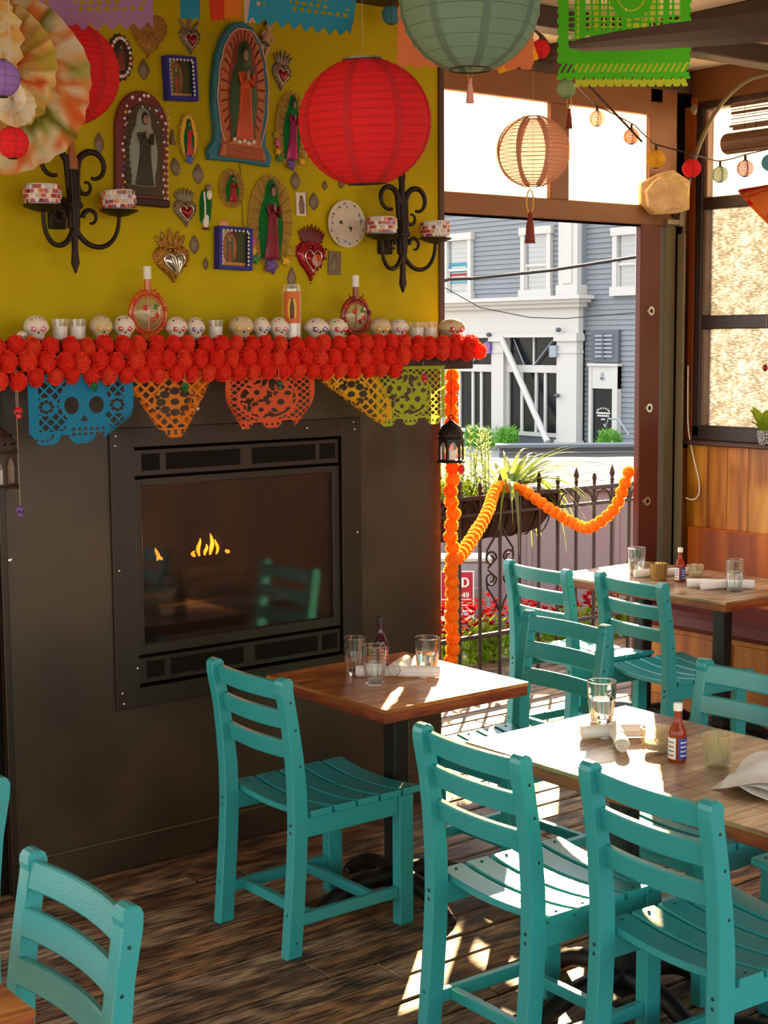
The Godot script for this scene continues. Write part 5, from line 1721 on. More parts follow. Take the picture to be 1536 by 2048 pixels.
# ---------------------------------------------------------------- on the mantel
func sugar_skull(label: String, x: float, w: float, h: float, body: Material, eye: Material, deco: Array, turn := 0.0, z := -4.775) -> void:
	var t := thing("sugar_skull", label, "skull", Vector3(x, 1.9555, z), turn, "sugar skulls along the mantel")
	var pts := PackedVector3Array()
	var nu := 24
	var nv := 16
	for j in nv + 1:
		var el := -PI / 2 + PI * j / nv
		for i in nu + 1:
			var an := TAU * i / nu
			var d := Vector3(cos(an) * cos(el), sin(el), -sin(an) * cos(el))
			var s := 1.0
			if d.y < 0.0:
				s = 1.0 - 0.3 * smoothstep(0.1, -0.5, d.y)
			var p := Vector3(d.x * w * 0.5 * s, d.y * h * 0.5, d.z * w * 0.56 * s)
			if d.z > 0.3:
				for e in [-1.0, 1.0]:
					p.z -= w * 0.09 * exp(-pow((d.x - e * 0.36) / 0.2, 2) - pow((d.y + 0.02) / 0.22, 2))
				p.z -= w * 0.05 * exp(-pow(d.x / 0.12, 2) - pow((d.y + 0.34) / 0.13, 2))
				p.z += w * 0.05 * exp(-pow(d.x / 0.35, 2) - pow((d.y + 0.66) / 0.16, 2))
			if d.y < -0.8:
				p.y = maxf(p.y, -h * 0.5 * 0.9)
			pts.append(p + Vector3(0, h * 0.45, 0))
	part("skull", MB.new().grid(nu, nv, pts, true), body, t)
	for e in [-1.0, 1.0]:
		flower_dab(t, "eye_ring", e * w * 0.18, h * 0.44, w * 0.43, w * 0.115, eye)
		part("eye", MB.new().ball(Vector3(e * w * 0.18, h * 0.44, w * 0.5), Vector3(w * 0.05, w * 0.05, w * 0.02), 8, 5), M.white if eye != M.white else M.black_paint, t)
	part("nose", MB.new().prism(scaled(mirrored([[0.0, 0.5], [0.4, -0.4], [0.0, -0.2]]), w * 0.12, h * 0.13), w * 0.44, w * 0.5, 0.0), M.black_paint, t, Vector3(0, h * 0.3, 0))
	for k in 5:
		part("tooth", MB.new().box(Vector3((k - 2) * w * 0.085, h * 0.13, w * 0.475), Vector3(w * 0.07, h * 0.12, w * 0.05), 0.002), body, t)
	for k in deco.size():
		var a := lerpf(-0.75, 0.75, (k + 0.5) / deco.size())
		part("icing", MB.new().ball(Vector3(sin(a) * w * 0.4, h * 0.45 + cos(a) * h * 0.36, w * 0.3), Vector3(w * 0.075, h * 0.055, w * 0.08), 8, 5), deco[k], t)
	part("icing_line", MB.new().tube([Vector3(-w * 0.3, h * 0.62, w * 0.38), Vector3(0, h * 0.66, w * 0.47), Vector3(w * 0.3, h * 0.62, w * 0.38)], w * 0.02, 5), deco[0], t)


func votive(label: String, x: float, w: float, h: float, z := -4.78) -> void:
	var t := thing("votive_candle", label, "candle", Vector3(x, 1.9555, z), 0.0, "white votive candles on the mantel")
	var r := w * 0.5
	part("glass_cup", MB.new().lathe([Vector2(0.0, 0.0), Vector2(r * 0.82, 0.0), Vector2(r, h), Vector2(r * 0.95, h), Vector2(r * 0.78, 0.005), Vector2(0.0, 0.005)], 20), M.glass, t)
	part("wax", MB.new().lathe([Vector2(0.0, 0.006), Vector2(r * 0.77, 0.006), Vector2(r * 0.88, h * 0.66), Vector2(r * 0.7, h * 0.63), Vector2(0.0, h * 0.62)], 20), M.wax, t)
	part("wick", MB.new().tube([Vector3(0, h * 0.6, 0), Vector3(0.001, h * 0.72, 0)], 0.0012, 5), M.black_paint, t)


func flask(label: String, x: float, w: float, h: float, ringm: Material, paint: Material, z := -4.79) -> void:
	var t := thing("round_flask", label, "bottle", Vector3(x, 1.9555, z))
	var r := w * 0.5
	var cy := r * 0.95 + 0.022
	part("foot", MB.new().lathe([Vector2(0.0, 0.0), Vector2(r * 0.62, 0.0), Vector2(r * 0.56, 0.014), Vector2(r * 0.36, 0.026), Vector2(0.0, 0.028)], 20, 0.6), ringm, t)
	for q in [[1.0, 0.0085], [0.8, 0.006]]:
		var ring := []
		for k in 37:
			var a := TAU * k / 36
			ring.append(Vector3(cos(a) * r * 0.93 * q[0], cy + sin(a) * r * 1.0 * q[0], 0))
		part("ring", MB.new().tube(ring, q[1], 8, false), ringm, t)
	part("glass_body", MB.new().ball(Vector3(0, cy, 0), Vector3(r * 0.82, r * 0.86, r * 0.3), 24, 14), M.glass_smoke, t)
	part("neck", MB.new().lathe([Vector2(0.013, 0.0), Vector2(0.011, 0.03), Vector2(0.012, 0.055), Vector2(0.0, 0.056)], 14, 1.0, Vector3(0, cy + r * 0.97, 0)), ringm, t)
	part("cap", MB.new().lathe([Vector2(0.0145, 0.0), Vector2(0.014, 0.045), Vector2(0.0, 0.047)], 14, 1.0, Vector3(0, cy + r * 0.97 + 0.045, 0)), M.white, t)
	for k in 8:
		var a := TAU * k / 8 + 0.2
		flower_dab(t, "painted_flower", cos(a) * r * 0.9, cy + sin(a) * r * 0.98, 0.008, 0.0085, M.red_paint if k % 2 else paint)
	for q in [[-0.3, 0.25], [0.25, 0.3], [0.1, -0.3], [0.32, -0.1]]:
		flower_dab(t, "painted_flower", q[0] * r, cy + q[1] * r, r * 0.27, 0.009, [M.red_paint, paint, M.green_paint, M.red_paint][int(absf(q[0]) * 10) % 4])
	part("inner_stem", MB.new().tube([Vector3(0, 0.03, 0), Vector3(0.002, cy, 0), Vector3(0, cy + r, 0)], 0.004, 6), ringm, t)
	for s in [-1.0, 1.0]:
		part("leaf_handle", MB.new().tube([Vector3(s * 0.012, cy + r * 1.02, 0), Vector3(s * 0.03, cy + r * 1.05, 0.004), Vector3(s * 0.034, cy + r * 1.2, 0.004)], [0.004, 0.003, 0.002], 6), paint, t)


func mantel_things() -> void:
	var P := M
	var skulls := [["white sugar skull at the left end with pink and red eyes", 2.291, 0.09, 0.083, "sugar", "pink", ["pink", "yellow_paint", "green_paint", "pink"]], ["tan sugar skull with yellow eyes left of two, right of the twin votives", 2.533, 0.086, 0.086, "sugar_tan", "yellow_paint", ["yellow_paint", "cream", "green_paint", "cream"]], ["white sugar skull with red eyes and dark crown left of the orange flask", 2.622, 0.084, 0.084, "sugar", "red_paint", ["black_paint", "red_paint", "black_paint", "white"]], ["white sugar skull with red and purple brow right of the orange flask", 2.834, 0.084, 0.081, "sugar", "red_paint", ["purple_flower", "pink", "purple_flower", "pink"]], ["narrow white sugar skull with lilac eyes left of the single votive", 2.912, 0.075, 0.079, "sugar", "purple_flower", ["purple_flower", "blue_flower", "pink", "purple_flower"]], ["wide tan sugar skull with yellow face right of the single votive", 3.11, 0.1, 0.085, "sugar_tan", "yellow_paint", ["blue_flower", "white", "yellow_paint", "white"]], ["small greyish sugar skull, middle of three left of the tall candle", 3.197, 0.074, 0.08, "sugar", "blue_flower", ["white", "green_paint", "white"]], ["sugar skull with hot pink eyes directly left of the tall candle", 3.277, 0.084, 0.08, "sugar", "pink", ["pink", "purple_flower", "white", "red_paint"]], ["sugar skull with purple flowers directly right of the tall candle", 3.452, 0.105, 0.078, "sugar", "purple_flower", ["purple_flower", "white", "pink", "purple_flower"]], ["sugar skull with green and red brow left of the rust flask", 3.548, 0.095, 0.077, "sugar", "red_paint", ["green_paint", "red_paint", "white", "red_paint"]], ["tan sugar skull right of the rust flask", 3.762, 0.096, 0.08, "sugar_tan", "yellow_paint", ["cream", "yellow_paint", "cream"]], ["white sugar skull with magenta eyes left of the right-hand votives", 3.855, 0.09, 0.076, "sugar", "pink", ["pink", "white", "purple_flower"]], ["brownish sugar skull alone at the right end of the mantel", 4.135, 0.118, 0.076, "sugar_tan", "red_paint", ["red_paint", "deep_red_paint", "red_paint"]]]
	var k := 0
	for q in skulls:
		sugar_skull(q[0], q[1], q[2] * 0.95, q[3] * 1.1, P[q[4]], P[q[5]], q[6].map(func(n): return P[n]), -0.25 + 0.09 * sin(k * 2.3))
		k += 1
	sugar_skull("tiny white skull bead sitting at the far left end of the mantel", 2.222, 0.036, 0.036, M.sugar, M.black_paint, [M.black_paint, M.white], -0.2, -4.74)
	votive("votive candle, left of the twin pair on the left of the mantel", 2.38, 0.062, 0.074)
	votive("votive candle, right of the twin pair on the left of the mantel", 2.446, 0.065, 0.074)
	votive("single votive candle right of the lilac-eyed skull", 3.002, 0.062, 0.072)
	votive("votive candle, left of the pair near the mantel's right end", 3.953, 0.07, 0.066)
	votive("votive candle, right of the pair near the mantel's right end", 4.026, 0.068, 0.068)
	flask("round glass flask with orange double ring and white stopper", 2.729, 0.153, 0.24, M.orange_glass, M.orange_robe)
	flask("round glass flask with rust brown rings, painted red flowers", 3.654, 0.14, 0.25, M.rust_flask, M.wine)
	# tall prayer candle
	var t := thing("tall_candle", "tall glass candle printed with a robed figure among the skulls", "candle", Vector3(3.35, 1.9555, -4.79))
	part("glass_cup", MB.new().lathe([Vector2(0.0, 0.0), Vector2(0.036, 0.0), Vector2(0.037, 0.004), Vector2(0.037, 0.19), Vector2(0.033, 0.196), Vector2(0.033, 0.205), Vector2(0.03, 0.205), Vector2(0.03, 0.196), Vector2(0.034, 0.188), Vector2(0.034, 0.006), Vector2(0.0, 0.006)], 24), M.glass_smoke, t)
	part("wax", MB.new().lathe([Vector2(0.0, 0.007), Vector2(0.033, 0.007), Vector2(0.033, 0.175), Vector2(0.0, 0.17)], 24), M.wax, t)
	var band := PackedVector3Array()
	for j in 2:
		for i in 13:
			var a := -0.95 + 1.9 * i / 12.0
			band.append(Vector3(sin(a) * 0.0373, 0.06 + j * 0.12, cos(a) * 0.0373))
	part("label", MB.new().grid(12, 1, band), mat("candle_label", hexc("d86a24"), 0.5), t, Vector3.ZERO, Vector3(0, -0.6, 0))
	var fig := Node3D.new()
	fig.name = "printed_figure"
	t.add_child(fig)
	fig.rotation.y = -0.6
	fig.position = Vector3(0, 0.115, 0) + Vector3(sin(-0.6), 0, cos(-0.6)) * 0.033
	var dh := [[0.0, 0.5], [0.14, 0.44], [0.2, 0.3], [0.34, 0.05], [0.3, -0.4], [0.0, -0.48]]
	part("glow", MB.new().pillow(oval(0.017, 0.05, 20), 0.002, 0.003), M.yellow_paint, fig)
	part("robe", MB.new().pillow(scaled(mirrored(dh), 0.028, 0.085), 0.0035, 0.003), M.green_robe, fig)
	part("dress", MB.new().pillow(scaled(mirrored(dh), 0.014, 0.06, Vector2(0, -0.01)), 0.005, 0.003), M.wine, fig)
	part("face", MB.new().ball(Vector3(0, 0.03, 0.006), Vector3(0.004, 0.005, 0.003), 8, 5), M.skin, fig)
	# skull beads and small charms hanging from the mantel front
	for q in [["red skull bead hanging on a white thread at the left end of the mantel", 2.163, 1.723, "red_paint", 0.03], ["purple skull bead hanging low at the left edge below the candle lantern", 2.158, 1.40, "purple_flower", 0.03], ["gold-green skull bead over the blue skull banner", 2.435, 1.80, "glit_green", 0.026], ["green skull bead over the orange folded banner", 2.79, 1.79, "glit_green", 0.026], ["dark green skull bead over the coral banner", 3.19, 1.79, "green_robe", 0.028], ["red skull bead over the lime banner", 3.885, 1.80, "red_paint", 0.028]]:
		var b := thing("skull_bead", q[0], "bead", Vector3(q[1], q[2], -4.648 if q[2] > 1.75 else -4.66), -0.3, "skull beads hanging from the mantel")
		var s: float = q[4]
		var mb := MB.new()
		mb.ball(Vector3(0, s * 0.1, 0), Vector3(s * 0.48, s * 0.5, s * 0.48), 12, 8)
		mb.box(Vector3(0, -s * 0.42, s * 0.08), Vector3(s * 0.55, s * 0.5, s * 0.5), s * 0.1)
		part("skull", mb, M[q[3]], b)
		for e in [-1.0, 1.0]:
			part("eye_socket", MB.new().ball(Vector3(e * s * 0.19, 0.0, s * 0.4), Vector3(s * 0.13, s * 0.14, s * 0.08), 8, 5), M.black_paint, b)
		part("nose", MB.new().ball(Vector3(0, -s * 0.2, s * 0.42), Vector3(s * 0.06, s * 0.08, s * 0.05), 6, 4), M.black_paint, b)
		part("thread", MB.new().tube([Vector3(0, s * 0.55, 0), Vector3(0.0, 1.865 - q[2], -0.012)], 0.001, 4), M.string, b)
	var r := thing("skull_bead", "small red skull bead hanging in the opening beside the upright garland", "bead", Vector3(4.262, 1.405, -4.86), -0.5, "skull beads hanging from the mantel")
	part("skull", MB.new().ball(Vector3.ZERO, Vector3(0.016, 0.02, 0.016), 12, 8), M.red_paint, r)
	part("jaw", MB.new().box(Vector3(0, -0.016, 0.002), Vector3(0.017, 0.016, 0.016), 0.003), M.red_paint, r)
	part("thread", MB.new().tube([Vector3(0, 0.018, 0), Vector3(-0.03, 0.44, 0.03)], 0.001, 4), M.string, r)
	moroccan("pierced metal candle lantern at the mantel's right end, lit by the sun", Vector3(4.085, 1.45, -4.72), 0.19, true)
	moroccan("pierced grey metal candle lantern cut by the left picture edge", Vector3(2.10, 1.475, -4.70), 0.23, false)


func moroccan(label: String, at: Vector3, h: float, warm: bool) -> void:
	var t := thing("candle_lantern", label, "lantern", at, -0.5)
	var m: Material = M.iron if warm else M.iron_brown
	var r := h * 0.28
	part("base", MB.new().lathe([Vector2(0.0, 0.0), Vector2(r * 1.1, 0.0), Vector2(r * 1.12, h * 0.03), Vector2(r, h * 0.06), Vector2(0.0, h * 0.06)], 6), m, t)
	for k in 6:
		var a := TAU * k / 6
		var c := Vector3(cos(a) * r * 0.95, 0, -sin(a) * r * 0.95)
		part("corner_bar", MB.new().tube([c + Vector3(0, h * 0.05, 0), c + Vector3(0, h * 0.5, 0)], h * 0.016, 6), m, t)
		var a2 := a + TAU / 12
		var n := Vector3(cos(a2), 0, -sin(a2))
		var arch := PackedVector2Array([Vector2(-0.5, 0.0), Vector2(-0.36, 0.0), Vector2(-0.36, 0.6), Vector2(-0.2, 0.85), Vector2(0, 0.95), Vector2(0.2, 0.85), Vector2(0.36, 0.6), Vector2(0.36, 0.0), Vector2(0.5, 0.0), Vector2(0.5, 1.1), Vector2(-0.5, 1.1)])
		arch.reverse()
		var fr := part("arched_side", MB.new().prism(scaled(arch, r * 0.95, h * 0.42), -0.0015, 0.0015), m, t, n * r * 0.83 + Vector3(0, h * 0.06, 0))
		fr.rotation.y = a2 + PI / 2
		var gl := part("pane", MB.new().box(Vector3(0, h * 0.22, -0.003), Vector3(r * 0.9, h * 0.42, 0.0015)), M.glass, t, n * r * 0.83 + Vector3(0, h * 0.06, 0))
		gl.rotation.y = a2 + PI / 2
		part("foot", MB.new().ball(c * 1.05, Vector3.ONE * h * 0.022, 6, 4), m, t)
	part("collar", MB.new().lathe([Vector2(r * 0.9, h * 0.5), Vector2(r * 1.12, h * 0.52), Vector2(r * 1.05, h * 0.56), Vector2(r * 0.8, h * 0.58)], 6), m, t)
	part("dome", MB.new().lathe([Vector2(r * 0.98, h * 0.55), Vector2(r * 0.95, h * 0.66), Vector2(r * 0.7, h * 0.78), Vector2(r * 0.32, h * 0.86), Vector2(r * 0.16, h * 0.9), Vector2(0.0, h * 0.92)], 12), m, t)
	for k in 12:
		var a := TAU * k / 12
		part("pierced_dot", MB.new().ball(Vector3(cos(a) * r * 0.95, h * 0.64, -sin(a) * r * 0.95), Vector3.ONE * h * 0.018, 6, 4), M.black_gap, t)
		part("pierced_dot", MB.new().ball(Vector3(cos(a + 0.2) * r * 0.74, h * 0.755, -sin(a + 0.2) * r * 0.74), Vector3.ONE * h * 0.014, 6, 4), M.black_gap, t)
	var ring := []
	for k in 13:
		var a := TAU * k / 12
		ring.append(Vector3(cos(a) * h * 0.05, h * 0.97 + sin(a) * h * 0.05, 0))
	part("ring", MB.new().tube(ring, h * 0.012, 6, false), m, t)
	part("candle", MB.new().lathe([Vector2(0.0, h * 0.06), Vector2(r * 0.38, h * 0.06), Vector2(r * 0.38, h * 0.26), Vector2(0.0, h * 0.26)], 14), M.wax, t)
	part("hook", MB.new().tube([Vector3(0, h * 1.01, 0), Vector3(0, h * 1.04 + 0.05, 0.0), Vector3(0, 1.84 - at.y, 0.0)], 0.0014, 4), M.wire, t)


# ---------------------------------------------------------------- tableware
const TT := 0.7805


func smooth_path(q: Array, n: int) -> Array:
	var cv := Curve3D.new()
	for k in q.size():
		var a: Vector3 = (q[mini(k + 1, q.size() - 1)] - q[maxi(k - 1, 0)]) / 6.0
		cv.add_point(q[k], -a, a)
	var o := []
	for k in n:
		o.append(cv.sample_baked(cv.get_baked_length() * k / (n - 1.0), true))
	return o


func tumbler(label: String, x: float, z: float, h: float, r: float, water: float, facet := 10) -> Node3D:
	var t := thing("tumbler", label, "glass", Vector3(x, TT, z), 0.0, "clear drinking glasses")
	var b := MB.new()
	b.lathe([Vector2(0.0, 0.0), Vector2(r * 0.72, 0.0), Vector2(r * 0.76, 0.006), Vector2(r * 0.93, h * 0.55), Vector2(r * 0.97, h * 0.58), Vector2(r, h), Vector2(r * 0.965, h + 0.001), Vector2(r * 0.93, h * 0.6), Vector2(r * 0.86, h * 0.54), Vector2(r * 0.66, 0.012), Vector2(0.0, 0.012)], 28)
	part("glass_wall", b, M.crystal, t)
	for k in facet:
		var a := TAU * k / facet
		part("facet_rib", MB.new().tube([Vector3(cos(a) * r * 0.765, 0.01, sin(a) * r * 0.765), Vector3(cos(a) * r * 0.92, h * 0.53, sin(a) * r * 0.92)], 0.0016, 5), M.crystal, t)
	var rim := []
	for k in 29:
		var a := TAU * k / 28
		rim.append(Vector3(cos(a) * r * 0.985, h, sin(a) * r * 0.985))
	part("rim", MB.new().tube(rim, 0.0016, 5, false), M.crystal, t)
	if water > 0.0:
		part("water", MB.new().lathe([Vector2(0.0, 0.014), Vector2(r * 0.66, 0.014), Vector2(lerpf(r * 0.66, r * 0.9, water), h * water), Vector2(0.0, h * water)], 24), M.drink, t)
	return t


func sauce(label: String, x: float, z: float, h: float, body: Material, cap: Material, la: Material, lb: Material) -> void:
	var t := thing("sauce_bottle", label, "bottle", Vector3(x, TT, z), 0.3, "hot sauce bottles")
	var r := h * 0.155
	part("bottle", MB.new().lathe([Vector2(0.0, 0.0), Vector2(r * 0.92, 0.0), Vector2(r, 0.006), Vector2(r, h * 0.46), Vector2(r * 0.85, h * 0.55), Vector2(r * 0.5, h * 0.66), Vector2(r * 0.42, h * 0.76), Vector2(r * 0.4, h * 0.88), Vector2(0.0, h * 0.885)], 22), body, t)
	part("cap", MB.new().lathe([Vector2(r * 0.5, h * 0.87), Vector2(r * 0.5, h * 0.985), Vector2(r * 0.44, h), Vector2(0.0, h)], 18), cap, t)
	for q in [[-1.95, la], [-0.42, lb]]:
		var pts := PackedVector3Array()
		for j in 2:
			for i in 9:
				var a: float = q[0] - 0.62 + 1.24 * i / 8.0
				pts.append(Vector3(sin(a) * r * 1.012, h * (0.06 + 0.36 * j), cos(a) * r * 1.012))
		var o := part("label", MB.new().grid(8, 1, pts), q[1], t)
		for k in 4:
			var ln := PackedVector3Array()
			for j in 2:
				for i in 5:
					var a: float = q[0] - 0.4 + 0.8 * i / 4.0
					ln.append(Vector3(sin(a) * r * 1.02, h * (0.11 + k * 0.075 + j * 0.022), cos(a) * r * 1.02))
			part("print_line", MB.new().grid(4, 1, ln), M.label_white if q[1] != M.label_white else (M.plaque_teal if k % 2 else M.label_red), o)


func napkin_roll(label: String, a: Vector2, b: Vector2, r: float, y := 0.0, band := true) -> void:
	var d := Vector3(b.x - a.x, 0, b.y - a.y)
	var l := d.length()
	var t := thing("napkin_roll", label, "napkin", Vector3((a.x + b.x) / 2, TT + y, (a.y + b.y) / 2), atan2(-d.z, d.x), "rolled white napkins")
	var pts := PackedVector3Array()
	var nu := 18
	var nv := 10
	for j in nv + 1:
		var s := float(j) / nv
		var pinch := 1.0 - (0.16 * exp(-pow((s - 0.45) / 0.07, 2)) if band else 0.0)
		for i in nu + 1:
			var an := TAU * i / nu
			var rr := r * pinch * (1.0 + 0.05 * sin(an * 3.0 + s * 5.0))
			pts.append(Vector3((s - 0.5) * l, r + rr * sin(an) * 0.96, rr * cos(an)))
	part("roll", MB.new().grid(nu, nv, pts, true), M.napkin, t)
	for e in [-1.0, 1.0]:
		var sp := []
		for k in 26:
			var u := k / 25.0
			var an := u * TAU * 2.6
			var rr := r * (0.94 - 0.8 * u)
			sp.append(Vector3(e * l * 0.5, r + rr * sin(an), rr * cos(an)))
		part("rolled_edge", MB.new().tube(sp, r * 0.1, 5), M.napkin, t)
	part("overlap", MB.new().box(Vector3(0, r * 1.0, r * 0.97), Vector3(l * 0.97, 0.004, 0.004), 0.0015), M.napkin, t)
	if band:
		var loop := []
		for k in 19:
			var an := TAU * k / 18
			loop.append(Vector3(-0.05 * l, r + r * 0.9 * sin(an), r * 0.9 * cos(an)))
		part("paper_band", MB.new().tube(loop, r * 0.06, 5, false), M.cream, t)


func cup(label: String, x: float, z: float, h: float, r: float, m: Material, ribs: int, called := "candle_cup") -> void:
	var t := thing(called, label, "candle cup", Vector3(x, TT, z), 0.0, "glass candle cups on the tables")
	part("cup_wall", MB.new().lathe([Vector2(0.0, 0.0), Vector2(r * 0.72, 0.0), Vector2(r * 0.78, 0.004), Vector2(r, h), Vector2(r * 0.93, h), Vector2(r * 0.7, 0.008), Vector2(0.0, 0.008)], 28), m, t)
	if ribs < 0:
		for j in 7:
			for i in 20:
				var a := TAU * (i + 0.5 * (j % 2)) / 20
				var rr := lerpf(r * 0.78, r, (j + 0.6) / 7.2)
				part("hobnail", MB.new().ball(Vector3(cos(a) * rr, h * (j + 0.6) / 7.2, sin(a) * rr), Vector3.ONE * r * 0.11, 6, 4), m, t)
	for i in maxi(ribs, 0):
		var a := TAU * i / ribs
		part("rib", MB.new().tube([Vector3(cos(a) * r * 0.78, 0.004, sin(a) * r * 0.78), Vector3(cos(a) * r * 1.0, h, sin(a) * r * 1.0)], r * 0.05, 5), m, t)
	part("wax", MB.new().lathe([Vector2(0.0, 0.009), Vector2(r * 0.68, 0.009), Vector2(r * 0.76, h * 0.4), Vector2(0.0, h * 0.39)], 20), M.wax, t)


func tableware() -> void:
	# small table before the fireplace
	tumbler("empty faceted tumbler, the nearest glass on the small table", 3.145, -4.035, 0.135, 0.041, 0.0)
	tumbler("empty tumbler partly hidden behind the nearest one on the small table", 3.195, -4.21, 0.13, 0.04, 0.0)
	tumbler("half full water glass at the right end of the napkins on the small table", 3.405, -4.065, 0.125, 0.045, 0.55)
	sauce("dark slim bottle with a red label on the small table", 3.33, -4.235, 0.185, M.bottle_dark, M.black_paint, M.label_red, M.label_red)
	napkin_roll("long rolled napkin lying across the small table", Vector2(3.17, -4.17), Vector2(3.385, -3.975), 0.021)
	napkin_roll("short rolled napkin on top, its spiral end towards us, on the small table", Vector2(3.245, -4.05), Vector2(3.36, -4.13), 0.024, 0.012)
	# sunlit table
	tumbler("tall sunlit water glass at the back corner of the sunlit table", 3.37, -3.19, 0.125, 0.045, 0.55)
	cup("hobnailed pale candle cup beside the sauce bottle on the sunlit table", 3.235, -2.85, 0.07, 0.044, M.amber_glass, -1)
	sauce("red sauce bottle with white cap standing on the sunlit table", 3.205, -2.745, 0.165, M.sauce, M.white, M.label_white, M.label_blue)
	cup("gold fluted candle cup right of the sauce bottle on the sunlit table", 3.26, -2.65, 0.085, 0.042, M.amber_glass, 24)
	napkin_roll("rolled napkin, its end facing us, left on the sunlit table", Vector2(3.15, -2.90), Vector2(3.29, -3.06), 0.021)
	napkin_roll("second rolled napkin lying behind in the glare on the sunlit table", Vector2(3.17, -3.08), Vector2(3.33, -2.98), 0.02)
	folded_napkin()
	# banquette table
	tumbler("water glass glowing in the sun at the back of the banquette table", 5.64, -5.11, 0.135, 0.046, 0.55)
	tumbler("half full water glass at the right of the banquette table", 5.62, -4.485, 0.145, 0.043, 0.6)
	sauce("red sauce bottle with white cap on the banquette table", 5.64, -4.83, 0.165, M.sauce, M.white, M.label_white, M.label_blue)
	cup("gold mercury candle cup left of the sauce bottle on the banquette table", 5.6, -4.93, 0.082, 0.044, M.gold_glass, 18)
	cup("small pale candle cup right of the sauce bottle on the banquette table", 5.80, -4.87, 0.062, 0.042, M.amber_glass, 16)
	napkin_roll("long rolled napkin stretching towards the right glass on the banquette table", Vector2(5.53, -4.69), Vector2(5.73, -4.46), 0.022)
	napkin_roll("short rolled napkin nearest the front edge of the banquette table", Vector2(5.52, -4.595), Vector2(5.68, -4.53), 0.02)
	napkin_roll("rolled napkin near the sunlit glass on the banquette table", Vector2(5.56, -5.05), Vector2(5.70, -4.98), 0.022)
	napkin_roll("rolled napkin behind the gold cup on the banquette table", Vector2(5.70, -4.99), Vector2(5.86, -4.93), 0.02)


func folded_napkin() -> void:
	var t := thing("cloth_napkin", "loosely folded white cloth napkin at the right edge of the sunlit table", "napkin", Vector3(3.21, TT, -2.46), 0.35)
	for q in [[0.0, 0.0], [0.012, 0.25]]:
		var pts := PackedVector3Array()
		for j in 13:
			var v := j / 12.0
			for i in 17:
				var u := i / 16.0
				var x := (u - 0.5) * 0.24
				var z: float = (v - 0.5) * 0.2 * (1.0 - 0.55 * u * (1.0 - q[1]))
				var y: float = 0.004 + q[0] + 0.045 * pow(sin(PI * clampf(v * 0.9 + 0.05, 0, 1)), 1.4) * (0.35 + 0.65 * u) + 0.006 * sin(u * 9.0 + v * 5.0)
				pts.append(Vector3(x, y, -z))
		part("fold", MB.new().grid(16, 12, pts), M.napkin, t, Vector3.ZERO, Vector3(0, q[1], 0))
	part("corner_flap", MB.new().sweep([Transform3D(Basis.IDENTITY, Vector3(-0.06, 0.02, -0.04)), Transform3D(Basis.IDENTITY, Vector3(-0.1, 0.012, 0.02)), Transform3D(Basis.IDENTITY, Vector3(-0.13, 0.004, 0.1))], PackedVector2Array([Vector2(-0.045, 0.0), Vector2(0.045, -0.012), Vector2(0.045, -0.009), Vector2(-0.045, 0.003)])), M.napkin, t)


